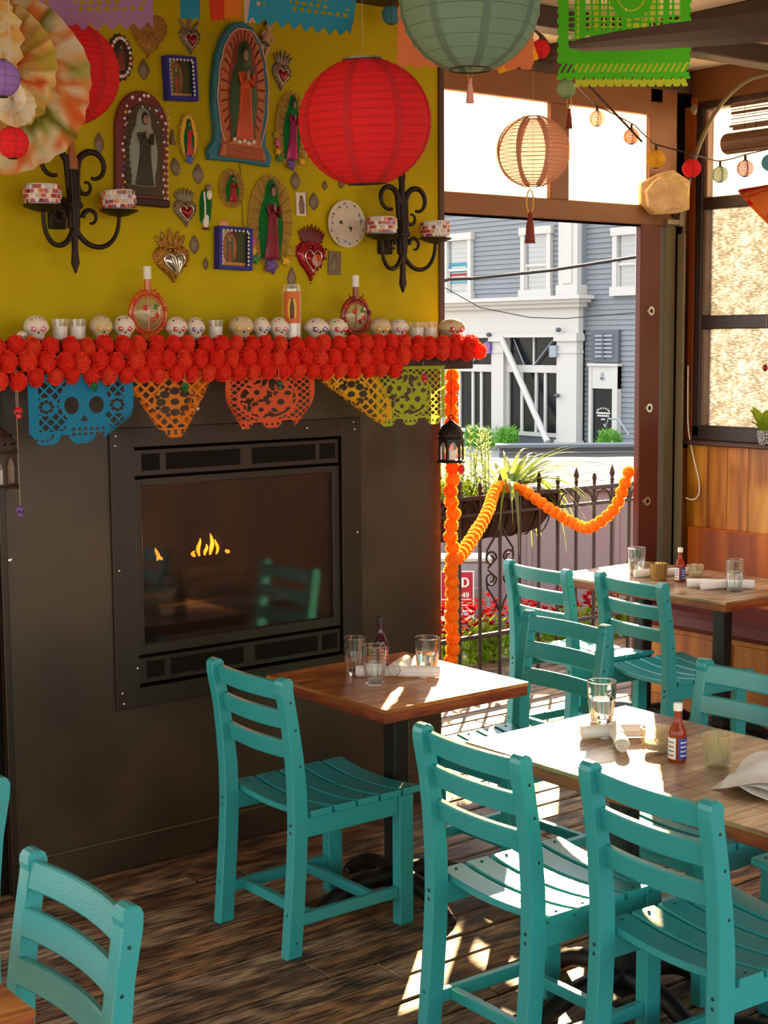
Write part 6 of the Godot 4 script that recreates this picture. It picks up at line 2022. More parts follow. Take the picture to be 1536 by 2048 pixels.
# ---------------------------------------------------------------- odds and ends indoors
func odds() -> void:
	# ceiling fan whose blade crosses the green banner
	var hub := Vector3(3.035, 2.632, -1.775)
	var f := thing("ceiling_fan", "brown ceiling fan, one long blade reaching in from the top right", "fan", hub)
	part("motor", MB.new().lathe([Vector2(0.0, -0.07), Vector2(0.07, -0.065), Vector2(0.12, -0.02), Vector2(0.12, 0.05), Vector2(0.06, 0.09), Vector2(0.0, 0.09)], 24), M.grey_metal, f)
	part("down_rod", MB.new().tube([Vector3(0, 0.08, 0), Vector3(0, CY - hub.y, 0)], 0.016, 10), M.grey_metal, f)
	for k in 3:
		var a := 2.0 + k * TAU / 3
		var d := Vector3(cos(a), 0, -sin(a))
		var n := Vector3(-d.z, 0, d.x)
		var fr := []
		for q in [[0.2, 0.055, 0.016], [0.34, 0.07, 0.021], [0.6, 0.065, 0.017], [0.8, 0.052, 0.012], [0.91, 0.03, 0.008], [0.935, 0.012, 0.004]]:
			var up: Vector3 = Vector3.UP * q[2]
			fr.append(Transform3D(Basis(n.rotated(d, 0.22) * q[1], up.rotated(d, 0.22), d), d * q[0] + Vector3(0, 0.004, 0)))
		part("blade", MB.new().sweep(fr, PackedVector2Array([Vector2(1, 0), Vector2(0.7, 0.8), Vector2(0, 1), Vector2(-0.7, 0.8), Vector2(-1, 0), Vector2(-0.7, -0.8), Vector2(0, -1), Vector2(0.7, -0.8)])), M.fan_brown, f)
		part("blade_iron", MB.new().box(d * 0.19 + Vector3(0, 0.012, 0), Vector3(0.2, 0.022, 0.05), 0.004, Basis(Vector3.UP, a)), M.grey_metal, f)
	# crumpled cover over the track bracket
	var c := thing("cardboard_cover", "crumpled tan cardboard cover taped beside the door track", "cover", Vector3(6.185, 2.71, DZ + 0.06), -0.5)
	c.scale = Vector3(0.9, 0.92, 1.0)
	var p := PackedVector2Array([Vector2(-0.15, -0.07), Vector2(-0.08, -0.13), Vector2(0.08, -0.12), Vector2(0.15, -0.1), Vector2(0.15, 0.06), Vector2(0.05, 0.12), Vector2(-0.04, 0.1), Vector2(-0.15, 0.045)])
	part("sheet", MB.new().prism(p, -0.03, 0.015, 0.008), M.cardboard, c)
	part("fold", MB.new().prism(scaled(p, 0.55, 0.8, Vector2(-0.05, -0.01)), 0.0, 0.03, 0.012), M.cardboard, c, Vector3.ZERO, Vector3(0, 0.12, 0.2))
	part("fold", MB.new().prism(scaled(p, 0.5, 0.7, Vector2(0.06, 0.0)), 0.0, 0.026, 0.01), M.cardboard, c, Vector3.ZERO, Vector3(0.06, -0.15, -0.15))
	solo("pull_cord", "thin white pull cord looping down beside the door track", "cord", MB.new().tube(smooth_path([Vector3(6.415, 1.8, DZ + 0.04), Vector3(6.42, 1.46, DZ + 0.045), Vector3(6.438, 1.3, DZ + 0.07), Vector3(6.448, 1.18, DZ + 0.1), Vector3(6.446, 1.1, DZ + 0.1), Vector3(6.43, 1.075, DZ + 0.07), Vector3(6.415, 1.085, DZ + 0.04)], 40), 0.004, 6), M.white)
	# bamboo roller blind
	var b := thing("bamboo_blind", "bamboo roller blind half rolled up at the right window", "blind", Vector3(6.37, 0, -4.62))
	var r := RandomNumberGenerator.new()
	r.seed = 3
	for k in 9:
		var y := 3.145 - k * 0.0165 - r.randf() * 0.004
		part("slat", MB.new().box(Vector3(0, y, r.randf_range(-0.012, 0.012)), Vector3(0.006, [0.007, 0.013, 0.005, 0.015, 0.004, 0.005, 0.004, 0.013, 0.016][k], 1.08), 0.001), M.bamboo, b)
	for z in [-0.45, -0.38, -0.1, 0.2, 0.45]:
		part("cord", MB.new().tube([Vector3(-0.006, 3.16, z), Vector3(-0.006, 2.95, z)], 0.0015, 4), M.wire, b)
	part("roll", MB.new().tube([Vector3(0, 2.94, -0.57), Vector3(0, 2.94, 0.57)], 0.05, 16), M.bamboo, b)
	for k in 12:
		var a := TAU * k / 12
		part("rolled_slat", MB.new().box(Vector3(cos(a) * 0.05, 2.94 + sin(a) * 0.05, 0), Vector3(0.006, 0.018, 1.13), 0.001, Basis(Vector3(0, 0, 1), a)), M.bamboo, b)
	# pleated paper skirt ornament
	var s := thing("pleated_ornament", "pleated orange paper skirt ornament with red bands at the right edge", "ornament", Vector3(4.60, 2.47, -3.52), 0.0)
	s.basis = Basis(Vector3.UP, -YAW) * Basis(Vector3(0, 0, 1), -0.8) * Basis(Vector3(1, 0, 0), 0.15)
	s.position = Vector3(4.60, 2.462, -3.52)
	s.scale = Vector3.ONE * 0.72
	var pts := PackedVector3Array()
	var cols := PackedColorArray()
	var bb := MB.new()
	bb.colored = true
	var prof := [[0.022, 0.06], [0.035, 0.045], [0.06, 0.01], [0.1, -0.05], [0.135, -0.1], [0.14, -0.115]]
	var pc := ["a8683c", "d87838", "e8722c", "e67a34", "e07030", "e8842c"]
	for j in prof.size():
		for i in 73:
			var a := TAU * (i % 72) / 72
			var rr: float = prof[j][0] * (1.0 + (0.05 if i % 2 else -0.05))
			pts.append(Vector3(cos(a) * rr, prof[j][1], -sin(a) * rr))
			cols.append(hexc("d01c18" if (i % 18) in [3, 4, 5, 9] or j == 1 else pc[j]).srgb_to_linear())
	bb.grid(72, prof.size() - 1, pts, true, cols)
	part("pleated_skirt", bb, M.tissue, s)
	part("cap", MB.new().lathe([Vector2(0.026, 0.055), Vector2(0.03, 0.075), Vector2(0.024, 0.095), Vector2(0.0, 0.1)], 16), M.coir, s)
	hang(Vector3(4.655, 2.56, -3.52), "thread above the pleated orange paper ornament")
	# plant on the sill
	var pl := thing("potted_plant", "small bright green plant in a speckled pot on the right window sill", "plant", Vector3(6.405, 1.402, -4.93))
	part("pot", MB.new().lathe([Vector2(0.0, 0.0), Vector2(0.032, 0.0), Vector2(0.042, 0.03), Vector2(0.044, 0.07), Vector2(0.038, 0.07), Vector2(0.0, 0.06)], 20), mat("speckled_pot", Color.WHITE, 0.4, 0.0, {"tex": speckle_tex(64, hexc("101012"), hexc("d8d8d8"), 0.22, 88, 3.0), "scale": 9.0, "world": false}), pl)
	for k in 11:
		var a := TAU * k / 11
		var l := 0.1 + 0.03 * sin(k * 2.7)
		var q := PackedVector3Array()
		for j in 7:
			var u := j / 6.0
			var w := 0.034 * sin(PI * clampf(u * 0.95 + 0.04, 0, 1))
			for e in [-1.0, 0.0, 1.0]:
				q.append(Vector3(0.02 + l * u * 0.75, l * (u * 0.95 - 0.35 * u * u) - absf(e) * -0.008, e * w))
		part("leaf", MB.new().grid(2, 6, q), M.leaf_bright, pl, Vector3(0, 0.06 + 0.012 * (k % 3), 0), Vector3(0, a, 0.3 * (k % 2)))
	solo("window_bead", "small red glass bead hanging before the scratched right window", "bead", MB.new().ball(Vector3.ZERO, Vector3(0.014, 0.018, 0.014), 12, 8), M.heart_red, Vector3(6.39, 1.795, -4.93))
	solo("hanging_thread", "thread of the red glass bead before the right window", "thread", MB.new().tube([Vector3(6.39, 1.81, -4.93), Vector3(6.39, 2.3, -4.93), Vector3(6.40, 2.64, -4.93)], 0.001, 4), M.string)


# ---------------------------------------------------------------- outside
func railing() -> void:
	var z := -6.45
	var t := thing("iron_railing", "wrought iron railing with spear tips beyond the opening", "railing", Vector3(0, 0, z))
	part("top_rail", MB.new().box(Vector3(6.6, 1.052, 0), Vector3(4.6, 0.026, 0.026), 0.003), M.iron_brown, t)
	part("second_rail", MB.new().box(Vector3(6.6, 0.955, 0), Vector3(4.6, 0.02, 0.02), 0.003), M.iron_brown, t)
	part("bottom_rail", MB.new().box(Vector3(6.6, 0.25, 0), Vector3(4.6, 0.024, 0.026), 0.003), M.iron_brown, t)
	for k in 30:
		var x := 5.643 - 8 * 0.1558 + k * 0.1558
		var tall := (k % 2) == 0
		part("bar", MB.new().box(Vector3(x, 0.545, 0), Vector3(0.017, 1.09, 0.017), 0.002), M.iron_brown, t)
		var h := 1.095
		if tall:
			part("spear_tip", MB.new().lathe([Vector2(0.007, h - 0.02), Vector2(0.013, h + 0.0), Vector2(0.008, h + 0.01), Vector2(0.017, h + 0.035), Vector2(0.011, h + 0.06), Vector2(0.0, h + 0.09)], 8), M.iron_brown, t, Vector3(x, 0, 0))
		else:
			part("knob_tip", MB.new().lathe([Vector2(0.008, h - 0.01), Vector2(0.014, h + 0.01), Vector2(0.01, h + 0.04), Vector2(0.0, h + 0.045)], 8), M.iron_brown, t, Vector3(x, 0, 0))
		var arc := []
		for i in 9:
			var a := PI * i / 8
			arc.append(Vector3(x + 0.078 + cos(a) * 0.062, 0.965 + sin(a) * 0.07, 0))
		part("arch", MB.new().tube(arc, 0.005, 6), M.iron_brown, t)
	for x0 in [5.955, 7.825]:
		for s in [-1.0, 1.0]:
			for e in [-1.0, 1.0]:
				var sc := []
				for k in 26:
					var u := k / 25.0
					var a := u * TAU * 1.25
					var r := 0.045 * (1.0 - 0.62 * u)
					sc.append(Vector3(x0 + s * (0.052 + r * cos(a) * -1.0 + 0.02), 0.635 + e * (0.058 + r * sin(a)), 0.0))
				sc.push_front(Vector3(x0 + s * 0.095, 0.635 + e * 0.005, 0))
				sc.push_back(sc[-1] + Vector3(0.001, 0.001, 0))
				part("scroll", MB.new().tube(sc, 0.0065, 6), M.iron_brown, t)
				part("scroll_stem", MB.new().tube([Vector3(x0 + s * 0.105, 0.635 + e * 0.06, 0), Vector3(x0 + s * 0.1, 0.635 + e * 0.11, 0), Vector3(x0 + s * 0.06, 0.635 + e * 0.16, 0), Vector3(x0 + s * 0.03, 0.635 + e * 0.2, 0), Vector3(x0 + s * 0.012, 0.635 + e * 0.25, 0)], 0.0065, 6), M.iron_brown, t)


func blade_leaf(l: float, w: float, droop: float) -> ArrayMesh:
	var q := PackedVector3Array()
	for j in 11:
		var u := j / 10.0
		var ww := w * (0.35 + 0.65 * sin(PI * minf(u * 0.8 + 0.2, 1.0))) * (1.0 - 0.85 * u * u)
		var x := l * (u - 0.1 * droop * u * u)
		var y := l * (0.95 * u - (0.6 + droop) * u * u)
		for e in [-1.0, 0.0, 1.0]:
			q.append(Vector3(x, y + absf(e) * ww * 0.25, e * ww))
	return MB.new().grid(2, 10, q).mesh()


func twigs(n: int, seed_: int, h: float, spread: float, leaf: float, dens: int) -> MB:
	var b := MB.new()
	var r := RandomNumberGenerator.new()
	r.seed = seed_
	for k in n:
		var x := r.randf_range(-spread, spread)
		var z := r.randf_range(-0.06, 0.06)
		var hh := h * r.randf_range(0.6, 1.0)
		var bend := r.randf_range(-0.07, 0.07)
		b.tube([Vector3(x, 0, z), Vector3(x + bend * 0.4, hh * 0.5, z), Vector3(x + bend, hh, z)], 0.003, 4)
		for j in dens:
			var u := r.randf_range(0.08, 1.0)
			var c := Vector3(x + bend * u * u, hh * u, z)
			var a := r.randf() * TAU
			var d := Vector3(cos(a), r.randf_range(0.4, 1.2), sin(a)).normalized() * leaf * r.randf_range(0.6, 1.2)
			var s := d.cross(Vector3(r.randf() - 0.5, r.randf() - 0.5, r.randf() - 0.5)).normalized() * leaf * 0.13
			b.tri(c - s, c + s, c + d)
	return b


func flower_bed() -> void:
	# coir-lined trough on the railing with herbs and a spider plant
	var t := thing("railing_planter", "brown coir-lined trough planter hung on the iron railing", "planter", Vector3(5.99, 0, -6.60))
	var pts := PackedVector3Array()
	for j in 13:
		var u := j / 12.0
		var x := (u - 0.5) * 0.92
		var sc := pow(maxf(0.0, 1.0 - pow(absf(u - 0.45) / 0.56, 6.0)), 0.35) * 0.75 + 0.25
		for i in 13:
			var a := PI + PI * i / 12
			pts.append(Vector3(x, 1.04 + 0.25 * sc * sin(a), 0.125 * cos(a)))
	part("coir_liner", MB.new().grid(12, 12, pts), M.coir, t)
	part("soil", MB.new().box(Vector3(0, 1.02, 0), Vector3(0.88, 0.02, 0.22), 0.005), M.black_deep, t)
	for s in [-1.0, 1.0]:
		part("wire_rim", MB.new().tube([Vector3(-0.46, 1.045, s * 0.126), Vector3(0.46, 1.045, s * 0.126)], 0.005, 6), M.iron, t)
	for k in 8:
		var hoop := []
		for i in 13:
			var a := PI + PI * i / 12
			hoop.append(Vector3(-0.4 + k * 0.115, 1.04 + 0.253 * sin(a), 0.129 * cos(a)))
		part("wire_hoop", MB.new().tube(hoop, 0.004, 5, false), M.iron, t)
	var h := thing("herb_plant", "tall pale sunlit rosemary-like herb rising from the planter", "plant", Vector3(5.83, 1.03, -6.6))
	part("foliage", twigs(13, 4, 0.42, 0.2, 0.038, 62), M.leaf_pale, h, Vector3.ZERO, Vector3.ZERO, "stuff")
	var g := thing("trailing_plant", "low yellow-green ground cover at the planter's left end", "plant", Vector3(5.72, 1.03, -6.58))
	part("foliage", twigs(40, 9, 0.13, 0.17, 0.035, 22), M.leaf_bright, g, Vector3.ZERO, Vector3.ZERO, "stuff")
	var sp := thing("spider_plant", "spider plant with long arching striped leaves in the railing planter", "plant", Vector3(6.12, 1.04, -6.56))
	var leaves := [blade_leaf(0.5, 0.017, 0.1), blade_leaf(0.56, 0.018, 0.45), blade_leaf(0.46, 0.016, -0.1), blade_leaf(0.5, 0.017, 0.8)]
	var r := RandomNumberGenerator.new()
	r.seed = 21
	for k in 66:
		var a := r.randf_range(-0.9, 0.9) if k < 52 else r.randf_range(-PI, PI)
		part("leaf", leaves[r.randi() % 4], M.leaf_bright if k % 2 else M.leaf_pale, sp, Vector3(r.randf_range(-0.02, 0.02), 0, r.randf_range(-0.02, 0.02)), Vector3(0, a, r.randf_range(-0.35, 0.3)))
	for q in [["bed of red flowers behind the railing, left part", 5.95, -6.78, 0.55, 51], ["bed of red flowers behind the railing, right part", 7.25, -6.8, 0.75, 52]]:
		var f := thing("flower_bed", q[0], "flowers", Vector3(q[1], -0.03, q[2]))
		part("stems", twigs(60, q[4], 0.3, q[3], 0.09, 16), M.leaf_bright, f, Vector3.ZERO, Vector3.ZERO, "stuff")
		var b := MB.new()
		var rr := RandomNumberGenerator.new()
		rr.seed = q[4] + 5
		for k in 170:
			var c := Vector3(rr.randf_range(-q[3], q[3]), rr.randf_range(0.2, 0.42), rr.randf_range(-0.12, 0.12))
			for j in 7:
				var a := rr.randf() * TAU
				var d := Vector3(cos(a), rr.randf_range(-0.2, 0.9), sin(a)) * 0.035
				var s := d.cross(Vector3(rr.randf() - 0.5, 0.4, rr.randf() - 0.5)).normalized() * 0.011
				b.tri(c - s, c + s, c + d)
		part("blooms", b, M.bloom_red, f, Vector3.ZERO, Vector3.ZERO, "stuff")


func street_things() -> void:
	# shed with a white membrane roof across the pavement
	var o := Vector3(7.90, 0, -8.09)
	var s := thing("street_shed", "mauve grey street shed with a bright white membrane roof", "shed", o, -YAW)
	part("front_wall", MB.new().box(Vector3(0.1, -0.32, -0.05), Vector3(2.7, 2.36, 0.1), 0.01), M.shed_wall, s)
	for x in [-0.75, -0.1, 0.55, 1.2]:
		part("batten", MB.new().box(Vector3(x, -0.32, 0.006), Vector3(0.03, 2.3, 0.02), 0.003), M.shed_wall, s)
	part("top_plate", MB.new().box(Vector3(0.1, 0.85, -0.02), Vector3(2.74, 0.04, 0.12), 0.006), M.shed_wall, s)
	var pts := PackedVector3Array()
	for j in 11:
		for i in 21:
			pts.append(Vector3(-1.3 + i * 0.14, 0.875 + 0.02 * sin(i * 1.3 + j * 0.8) * sin(j * 0.6) - 0.01 * absf(sin(i * 0.45)), -0.02 - j * 0.27))
	part("roof_membrane", MB.new().grid(20, 10, pts), M.shed_roof, s)
	part("side_wall", MB.new().box(Vector3(-1.2, -0.32, -1.4), Vector3(0.1, 2.34, 2.6)), M.shed_wall, s)
	part("side_wall", MB.new().box(Vector3(1.4, -0.32, -1.4), Vector3(0.1, 2.34, 2.6)), M.shed_wall, s)
	# grey cabinet with its red notice
	var c := thing("street_cabinet", "light grey street cabinet with raised panel beside the upright garland", "cabinet", Vector3(6.93, -0.72, -7.93), -YAW)
	part("body", MB.new().box(Vector3(-0.06, 0.55, -0.12), Vector3(0.55, 1.16, 0.24), 0.012), M.cabinet, c)
	part("lid", MB.new().box(Vector3(-0.06, 1.145, -0.12), Vector3(0.58, 0.03, 0.27), 0.006), M.bld_white, c)
	part("door_panel", MB.new().box(Vector3(-0.05, 0.5, 0.006), Vector3(0.42, 0.9, 0.016), 0.005), M.cabinet, c)
	part("inner_panel", MB.new().box(Vector3(-0.05, 0.5, 0.016), Vector3(0.3, 0.78, 0.01), 0.004), M.cabinet, c)
	var n := thing("notice_sign", "red and white notice sheet with a large D half behind the garland", "sign", Vector3(6.842, 0.19, -7.845), -YAW)
	part("sheet", MB.new().box(Vector3(0, 0, 0), Vector3(0.235, 0.35, 0.004)), M.label_white, n)
	part("red_field", MB.new().box(Vector3(0, 0.075, 0.003), Vector3(0.215, 0.185, 0.002)), M.label_red, n)
	part("red_field", MB.new().box(Vector3(0, -0.06, 0.003), Vector3(0.215, 0.065, 0.002)), M.red_paint, n)
	for q in [["D", 0.055, 0.095, 0.095], ["949", 0.045, 0.008, 0.048]]:
		var tm := TextMesh.new()
		var fo := SystemFont.new()
		fo.font_names = PackedStringArray(["Droid Sans"])
		fo.font_weight = 700
		tm.font = fo
		tm.text = q[0]
		tm.font_size = 64
		tm.pixel_size = q[3] / 64.0
		tm.depth = 0.002
		part("lettering", tm, M.label_white, n, Vector3(q[1], q[2], 0.005))
	for k in 3:
		part("print_line", MB.new().box(Vector3(0.02, -0.045 - k * 0.018, 0.005), Vector3(0.15 - 0.02 * k, 0.008, 0.001)), M.label_white, n)
	for k in 3:
		part("print_line", MB.new().box(Vector3(-0.01, -0.115 - k * 0.018, 0.003), Vector3(0.17 - 0.02 * k, 0.007, 0.001)), M.blue_flower, n)
	# long grey parapet further off
	var p := thing("grey_parapet", "long dark grey parapet between the shed and the building", "parapet", Vector3(15.72, 0, -15.575), -YAW)
	part("wall", MB.new().box(Vector3(0.3, -0.55, -0.1), Vector3(2.6, 1.9, 0.2)), M.parapet, p)
	part("coping", MB.new().box(Vector3(0.3, 0.42, -0.05), Vector3(2.7, 0.05, 0.36), 0.008), M.bld_grey, p)
	part("ledge", MB.new().box(Vector3(0.3, 0.33, 0.03), Vector3(2.6, 0.03, 0.08), 0.006), M.parapet, p)
	# overhead cables
	var w := []
	for q in [[12.6, 2.30, -15.75], [13.073, 2.63, -15.419], [13.18, 2.72, -15.34], [13.235, 2.739, -15.306], [13.467, 2.744, -15.124], [14.271, 2.841, -14.502], [15.262, 3.027, -13.745], [17.0, 3.4, -12.4]]:
		w.append(Vector3(q[0], q[1], q[2]))
	solo("power_cable", "thick dark cable crossing in front of the grey building", "cable", MB.new().tube(w, 0.02, 8), M.iron)
	solo("thin_cable", "thin drooping wire in front of the grey building", "cable", MB.new().tube([Vector3(12.8, 2.85, -15.6), Vector3(13.127, 2.662, -15.381), Vector3(13.516, 2.365, -15.031), Vector3(14.019, 2.23, -14.613), Vector3(14.378, 2.214, -14.327), Vector3(15.181, 2.291, -13.703), Vector3(16.5, 2.6, -12.7)], 0.006, 5), M.iron)


func building() -> void:
	var X := 33.0
	var t := thing("corner_building", "grey clapboard building with white trim and shop windows across the street", "building", Vector3(X, 0, -34.5))
	# local x is depth away from us, local z runs along the facade; every box is given by its z and y range
	var bx := func(b: MB, z0: float, z1: float, y0: float, y1: float, d0: float, d1: float) -> MB:
		return b.box(Vector3((d0 + d1) / 2, (y0 + y1) / 2, (z0 + z1) / 2 + 34.5), Vector3(absf(d1 - d0), absf(y1 - y0), absf(z1 - z0)))
	var core := MB.new()
	bx.call(core, -44.0, -32.25, 2.2, 7.6, 0.06, 8.0)
	bx.call(core, -32.25, -27.5, -1.5, 7.6, 0.3, 8.0)
	bx.call(core, -44.0, -32.25, -1.5, 2.2, 2.2, 8.0)
	part("body", core, M.siding, t)
	var sd := MB.new()
	for k in 60:
		var y := -1.4 + k * 0.15
		if y > 3.1:
			sd.quad(Vector3(0.012, y, -44.0 + 34.5), Vector3(0.05, y + 0.155, -44.0 + 34.5), Vector3(0.05, y + 0.155, -33.0 + 34.5), Vector3(0.012, y, -33.0 + 34.5))
			sd.quad(Vector3(0.06, y, -44.0 + 34.5), Vector3(0.012, y, -44.0 + 34.5), Vector3(0.012, y, -33.0 + 34.5), Vector3(0.06, y, -33.0 + 34.5))
		sd.quad(Vector3(0.242, y, -32.3 + 34.5), Vector3(0.28, y + 0.155, -32.3 + 34.5), Vector3(0.28, y + 0.155, -27.5 + 34.5), Vector3(0.242, y, -27.5 + 34.5))
		sd.quad(Vector3(0.3, y, -32.3 + 34.5), Vector3(0.242, y, -32.3 + 34.5), Vector3(0.242, y, -27.5 + 34.5), Vector3(0.3, y, -27.5 + 34.5))
	part("clapboards", sd, M.siding, t, Vector3.ZERO, Vector3.ZERO, "stuff")
	# sash windows
	for q in [[-38.37, -37.04, 3.19, 5.33, -0.1], [-34.74, -33.43, 3.19, 5.32, -0.1], [-31.10, -30.03, 3.18, 5.11, 0.12], [-41.9, -40.6, 3.19, 5.33, -0.1]]:
		var f := MB.new()
		var a: float = q[0]
		var e: float = q[1]
		var w := 0.17
		bx.call(f, a, a + w, q[2], q[3], q[4], q[4] + 0.2)
		bx.call(f, e - w, e, q[2], q[3], q[4], q[4] + 0.2)
		bx.call(f, a - 0.05, e + 0.05, q[3] - 0.2, q[3] + 0.03, q[4] - 0.03, q[4] + 0.2)
		bx.call(f, a - 0.06, e + 0.06, q[2], q[2] + 0.26, q[4] - 0.04, q[4] + 0.2)
		var o := part("window", f, M.bld_white, t)
		var mid: float = lerpf(q[2], q[3], 0.47)
		part("meeting_rail", bx.call(MB.new(), a + w, e - w, mid - 0.04, mid + 0.04, q[4] + 0.05, q[4] + 0.12), M.bld_white, o)
		part("sash", bx.call(bx.call(MB.new(), a + w, a + w + 0.06, q[2] + 0.2, mid, q[4] + 0.07, q[4] + 0.12), e - w - 0.06, e - w, q[2] + 0.2, mid, q[4] + 0.07, q[4] + 0.12), M.bld_white, o)
		part("pane", bx.call(MB.new(), a + w, e - w, mid, q[3] - 0.2, q[4] + 0.1, q[4] + 0.11), M.glass_smoke, o)
		part("pane", bx.call(MB.new(), a + w, e - w, q[2] + 0.26, mid, q[4] + 0.1, q[4] + 0.11), M.glass_smoke, o)
		var cu := PackedVector3Array()
		for j in 2:
			for i in 41:
				cu.append(Vector3(q[4] + 0.16 + 0.02 * sin(i * 1.4), lerpf(q[2] + 0.2, q[3] - 0.2, j), lerpf(a + w, e - w, i / 40.0) + 34.5))
		part("curtain", MB.new().grid(40, 1, cu), M.curtain, o)
		if a < -38.0 and a > -39.0:
			for v in [[4.12, 4.42, "plaque_teal"], [3.86, 4.08, "wine"], [3.76, 3.84, "plaque_teal"]]:
				part("taped_sheet", bx.call(MB.new(), a + w + 0.02, e - w - 0.02, v[0], v[1], q[4] + 0.09, q[4] + 0.098), M[v[2]], o)
				part("sheet_print", bx.call(MB.new(), a + w + 0.15, e - w - 0.15, lerpf(v[0], v[1], 0.45), lerpf(v[0], v[1], 0.6), q[4] + 0.086, q[4] + 0.092), M.bld_white, o)
	part("pilaster", bx.call(bx.call(bx.call(MB.new(), -33.06, -32.27, 3.4, 7.6, -0.12, 0.3), -33.12, -32.22, 3.18, 3.54, -0.17, 0.3), -32.85, -32.48, 3.6, 7.6, -0.16, 0.0), M.bld_white, t)
	part("cornice", bx.call(bx.call(bx.call(MB.new(), -44.0, -31.77, 3.12, 3.23, -0.55, 0.1), -44.0, -31.9, 3.02, 3.12, -0.42, 0.1), -44.0, -32.05, 2.89, 3.02, -0.26, 0.1), M.bld_white, t)
	part("frieze", bx.call(bx.call(MB.new(), -44.0, -32.24, 2.1, 2.89, -0.08, 0.12), -44.0, -32.2, 2.0, 2.12, -0.2, 0.12), M.bld_white, t)
	for q in [[-36.01, -35.45], [-33.09, -32.25], [-38.9, -38.4], [-41.6, -41.0]]:
		var o := part("column", bx.call(MB.new(), q[0], q[1], -1.5, 2.0, -0.14, 0.14), M.bld_white, t)
		part("capital", bx.call(bx.call(MB.new(), q[0] - 0.06, q[1] + 0.06, 1.88, 2.06, -0.22, 0.14), q[0] - 0.03, q[1] + 0.03, 1.52, 1.58, -0.17, 0.14), M.bld_white, o)
		part("column_base", bx.call(MB.new(), q[0] - 0.05, q[1] + 0.05, -1.5, -1.1, -0.19, 0.14), M.bld_white, o)
	for q in [[-38.4, -36.01], [-35.45, -33.09], [-41.0, -38.9]]:
		var a: float = q[0]
		var e: float = q[1]
		var f := MB.new()
		bx.call(f, a, e, 0.92, 1.15, -0.02, 0.14)
		bx.call(f, a, e, -1.04, -0.92, -0.06, 0.14)
		bx.call(f, a, a + 0.1, -1.0, 2.0, 0.0, 0.14)
		bx.call(f, e - 0.1, e, -1.0, 2.0, 0.0, 0.14)
		for u in [0.28, 0.55, 0.72]:
			var zz := lerpf(a, e, u)
			bx.call(f, zz - 0.05, zz + 0.05, -0.95, 0.95, 0.02, 0.12)
		bx.call(f, (a + e) / 2 - 0.03, (a + e) / 2 + 0.03, 1.1, 2.0, 0.03, 0.12)
		var o := part("shop_window", f, M.bld_white, t)
		part("pane", bx.call(MB.new(), a + 0.05, e - 0.05, -0.95, 0.95, 0.08, 0.1), M.bld_glass, o)
		part("pane", bx.call(MB.new(), a + 0.05, e - 0.05, 1.12, 2.0, 0.08, 0.1), M.bld_glass, o)
		for k in 2:
			part("transom_brace", MB.new().tube([Vector3(-0.02, 1.15, lerpf(a, e, 0.35 + 0.18 * k) + 34.5), Vector3(-0.02, 1.95, lerpf(a, e, 0.15 + 0.75 * k) + 34.5)], 0.02, 5), M.curtain, o)
		part("stall_riser", bx.call(MB.new(), a, e, -1.5, -1.02, 0.0, 0.14), M.bld_grey, t)
	part("leaning_brace", MB.new().tube([Vector3(-0.2, 1.95, -35.45 + 34.5), Vector3(-0.45, -1.15, -33.15 + 34.5)], 0.1, 8), M.bld_white, t)
	for q in [[-36.0, 2.1], [-32.9, 2.22], [-32.95, 0.25]]:
		part("lamp_fitting", MB.new().ball(Vector3(-0.26, q[1], q[0] + 34.5), Vector3(0.08, 0.07, 0.1), 8, 6), M.grey_metal, t)
	for q in [[-36.25, 1.5], [-33.3, 1.4]]:
		part("camera_box", bx.call(MB.new(), q[0], q[0] + 0.28, q[1], q[1] + 0.35, -0.25, -0.05), M.purple_flower if q[0] < -36 else M.curtain, t)
	# door bay
	var vt := part("vent_surround", bx.call(MB.new(), -31.91, -30.84, 1.25, 2.21, 0.14, 0.26), M.bld_grey, t)
	for k in 6:
		part("louvre", bx.call(MB.new(), -31.72, -31.06, 1.4 + k * 0.12, 1.46 + k * 0.12, 0.09, 0.2), M.curtain, vt)
	part("vent_bar", bx.call(MB.new(), -31.43, -31.38, 1.36, 2.1, 0.07, 0.2), M.bld_grey, vt)
	var df := MB.new()
	bx.call(df, -31.96, -31.84, -1.5, 1.2, 0.08, 0.28)
	bx.call(df, -31.01, -30.81, -1.5, 1.2, 0.08, 0.28)
	bx.call(df, -31.96, -30.81, 0.48, 1.2, 0.1, 0.28)
	bx.call(df, -32.0, -30.77, 1.14, 1.22, 0.04, 0.28)
	var door := part("door_frame", df, M.bld_white, t)
	part("door_leaf", bx.call(MB.new(), -31.84, -31.01, -1.5, 0.48, 0.16, 0.24), M.bld_glass, door)
	part("house_number", bx.call(bx.call(MB.new(), -31.45, -31.38, 0.74, 0.95, 0.06, 0.1), -31.5, -31.33, 0.76, 0.8, 0.06, 0.1), M.curtain, door)
	var em := MB.new()
	for k in 7:
		var a := PI * (k + 0.5) / 7
		em.box(Vector3(0.15, -0.2 + sin(a) * 0.1, -31.42 + cos(a) * 0.24 + 34.5), Vector3(0.01, 0.05, 0.05))
	bx.call(em, -31.7, -31.14, -0.27, -0.22, 0.145, 0.155)
	bx.call(em, -31.66, -31.18, -0.35, -0.3, 0.145, 0.155)
	bx.call(em, -31.5, -31.34, -0.45, -0.41, 0.145, 0.155)
	part("door_emblem", em, M.bld_white, door)
	part("handrail", MB.new().tube([Vector3(-0.3, -0.55, -30.95 + 34.5), Vector3(-0.6, -0.6, -30.6 + 34.5), Vector3(-0.6, -0.35, -30.5 + 34.5), Vector3(-0.6, -0.35, -30.1 + 34.5), Vector3(-0.6, -0.8, -29.7 + 34.5)], 0.03, 6), M.curtain, t)
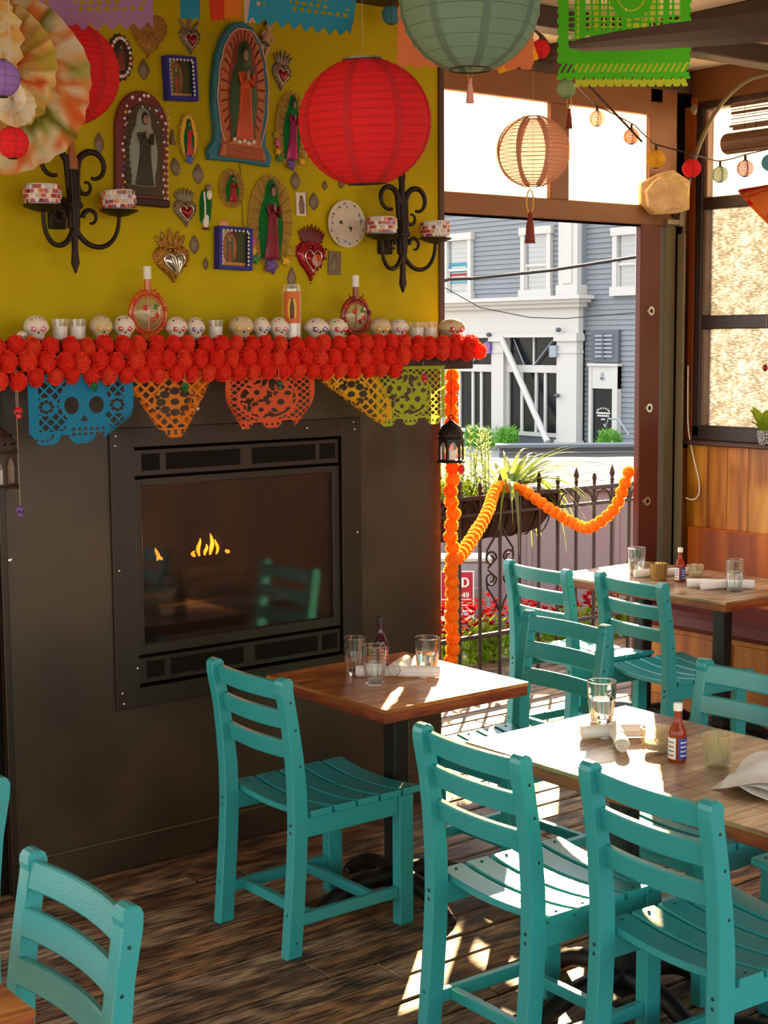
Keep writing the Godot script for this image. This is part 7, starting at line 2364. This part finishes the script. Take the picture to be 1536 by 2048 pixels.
	var bush := thing("small_bush", "small green bush at the foot of the grey building's door bay", "bush", Vector3(31.9, -1.5, -30.0))
	part("foliage", twigs(30, 71, 0.9, 0.4, 0.2, 24), M.leaf, bush, Vector3.ZERO, Vector3.ZERO, "stuff")
	var bush2 := thing("low_shrub", "low green shrubs growing under the shop windows of the grey building", "bush", Vector3(32.2, -1.5, -35.3))
	part("foliage", twigs(60, 72, 0.75, 1.2, 0.2, 24), M.leaf, bush2, Vector3.ZERO, Vector3(0, PI / 2, 0), "stuff")


func _ready() -> void:
	noise.seed = 77
	# ---- camera, sky, sun, exposure
	var cam := Camera3D.new()
	cam.name = "camera"
	cam.fov = 37.11
	cam.near = 0.05
	cam.far = 300.0
	cam.keep_aspect = Camera3D.KEEP_HEIGHT
	add_child(cam)
	cam.position = Vector3(0, 1.95, 0)
	cam.basis = Basis(Vector3(0.78385795, -0.00712659, 0.62089929), Vector3(0.07509513, 0.99368272, -0.08339893), -Vector3(0.61638254, -0.11199943, -0.77944127)).orthonormalized()
	cam.current = true
	var we := WorldEnvironment.new()
	we.name = "environment"
	var env := Environment.new()
	var sky := Sky.new()
	var sm := ProceduralSkyMaterial.new()
	sm.sky_top_color = hexc("c2ccd8")
	sm.sky_horizon_color = hexc("f6ecd8")
	sm.sky_curve = 0.12
	sm.ground_bottom_color = hexc("6a6660")
	sm.ground_horizon_color = hexc("b8b0a4")
	sm.sky_energy_multiplier = 1.0
	sm.sun_angle_max = 1.0
	sky.sky_material = sm
	env.background_mode = Environment.BG_SKY
	env.sky = sky
	env.background_energy_multiplier = 4.6
	env.ambient_light_source = Environment.AMBIENT_SOURCE_SKY
	env.tonemap_mode = Environment.TONE_MAPPER_LINEAR
	env.tonemap_exposure = 1.0
	env.sdfgi_enabled = true
	env.ssao_enabled = true
	env.ssil_enabled = true
	we.environment = env
	add_child(we)
	var sun := DirectionalLight3D.new()
	sun.name = "sun"
	sun.light_color = hexc("ffd69a")
	sun.light_energy = 12.0
	sun.light_angular_distance = 0.6
	sun.shadow_enabled = true
	add_child(sun)
	var az := deg_to_rad(46.8)
	var el := deg_to_rad(16.0)
	var to_sun := Vector3(sin(az) * cos(el), sin(el), -cos(az) * cos(el))
	sun.look_at_from_position(to_sun * 10.0, Vector3.ZERO)

	make_materials()
	make_poms()
	setting()
	building()
	street_things()
	fireplace()
	furniture()
	railing()
	flower_bed()
	garlands()
	lanterns()
	banners()
	wall_decor()
	sconce("black iron wall sconce with brown taper candle at the upper left", 2.462, 2.445, 1.0)
	sconce("black iron wall sconce with spear-tipped stem at the right end of the yellow wall", 3.91, 2.40, -1.0)
	mantel_things()
	tableware()
	odds()
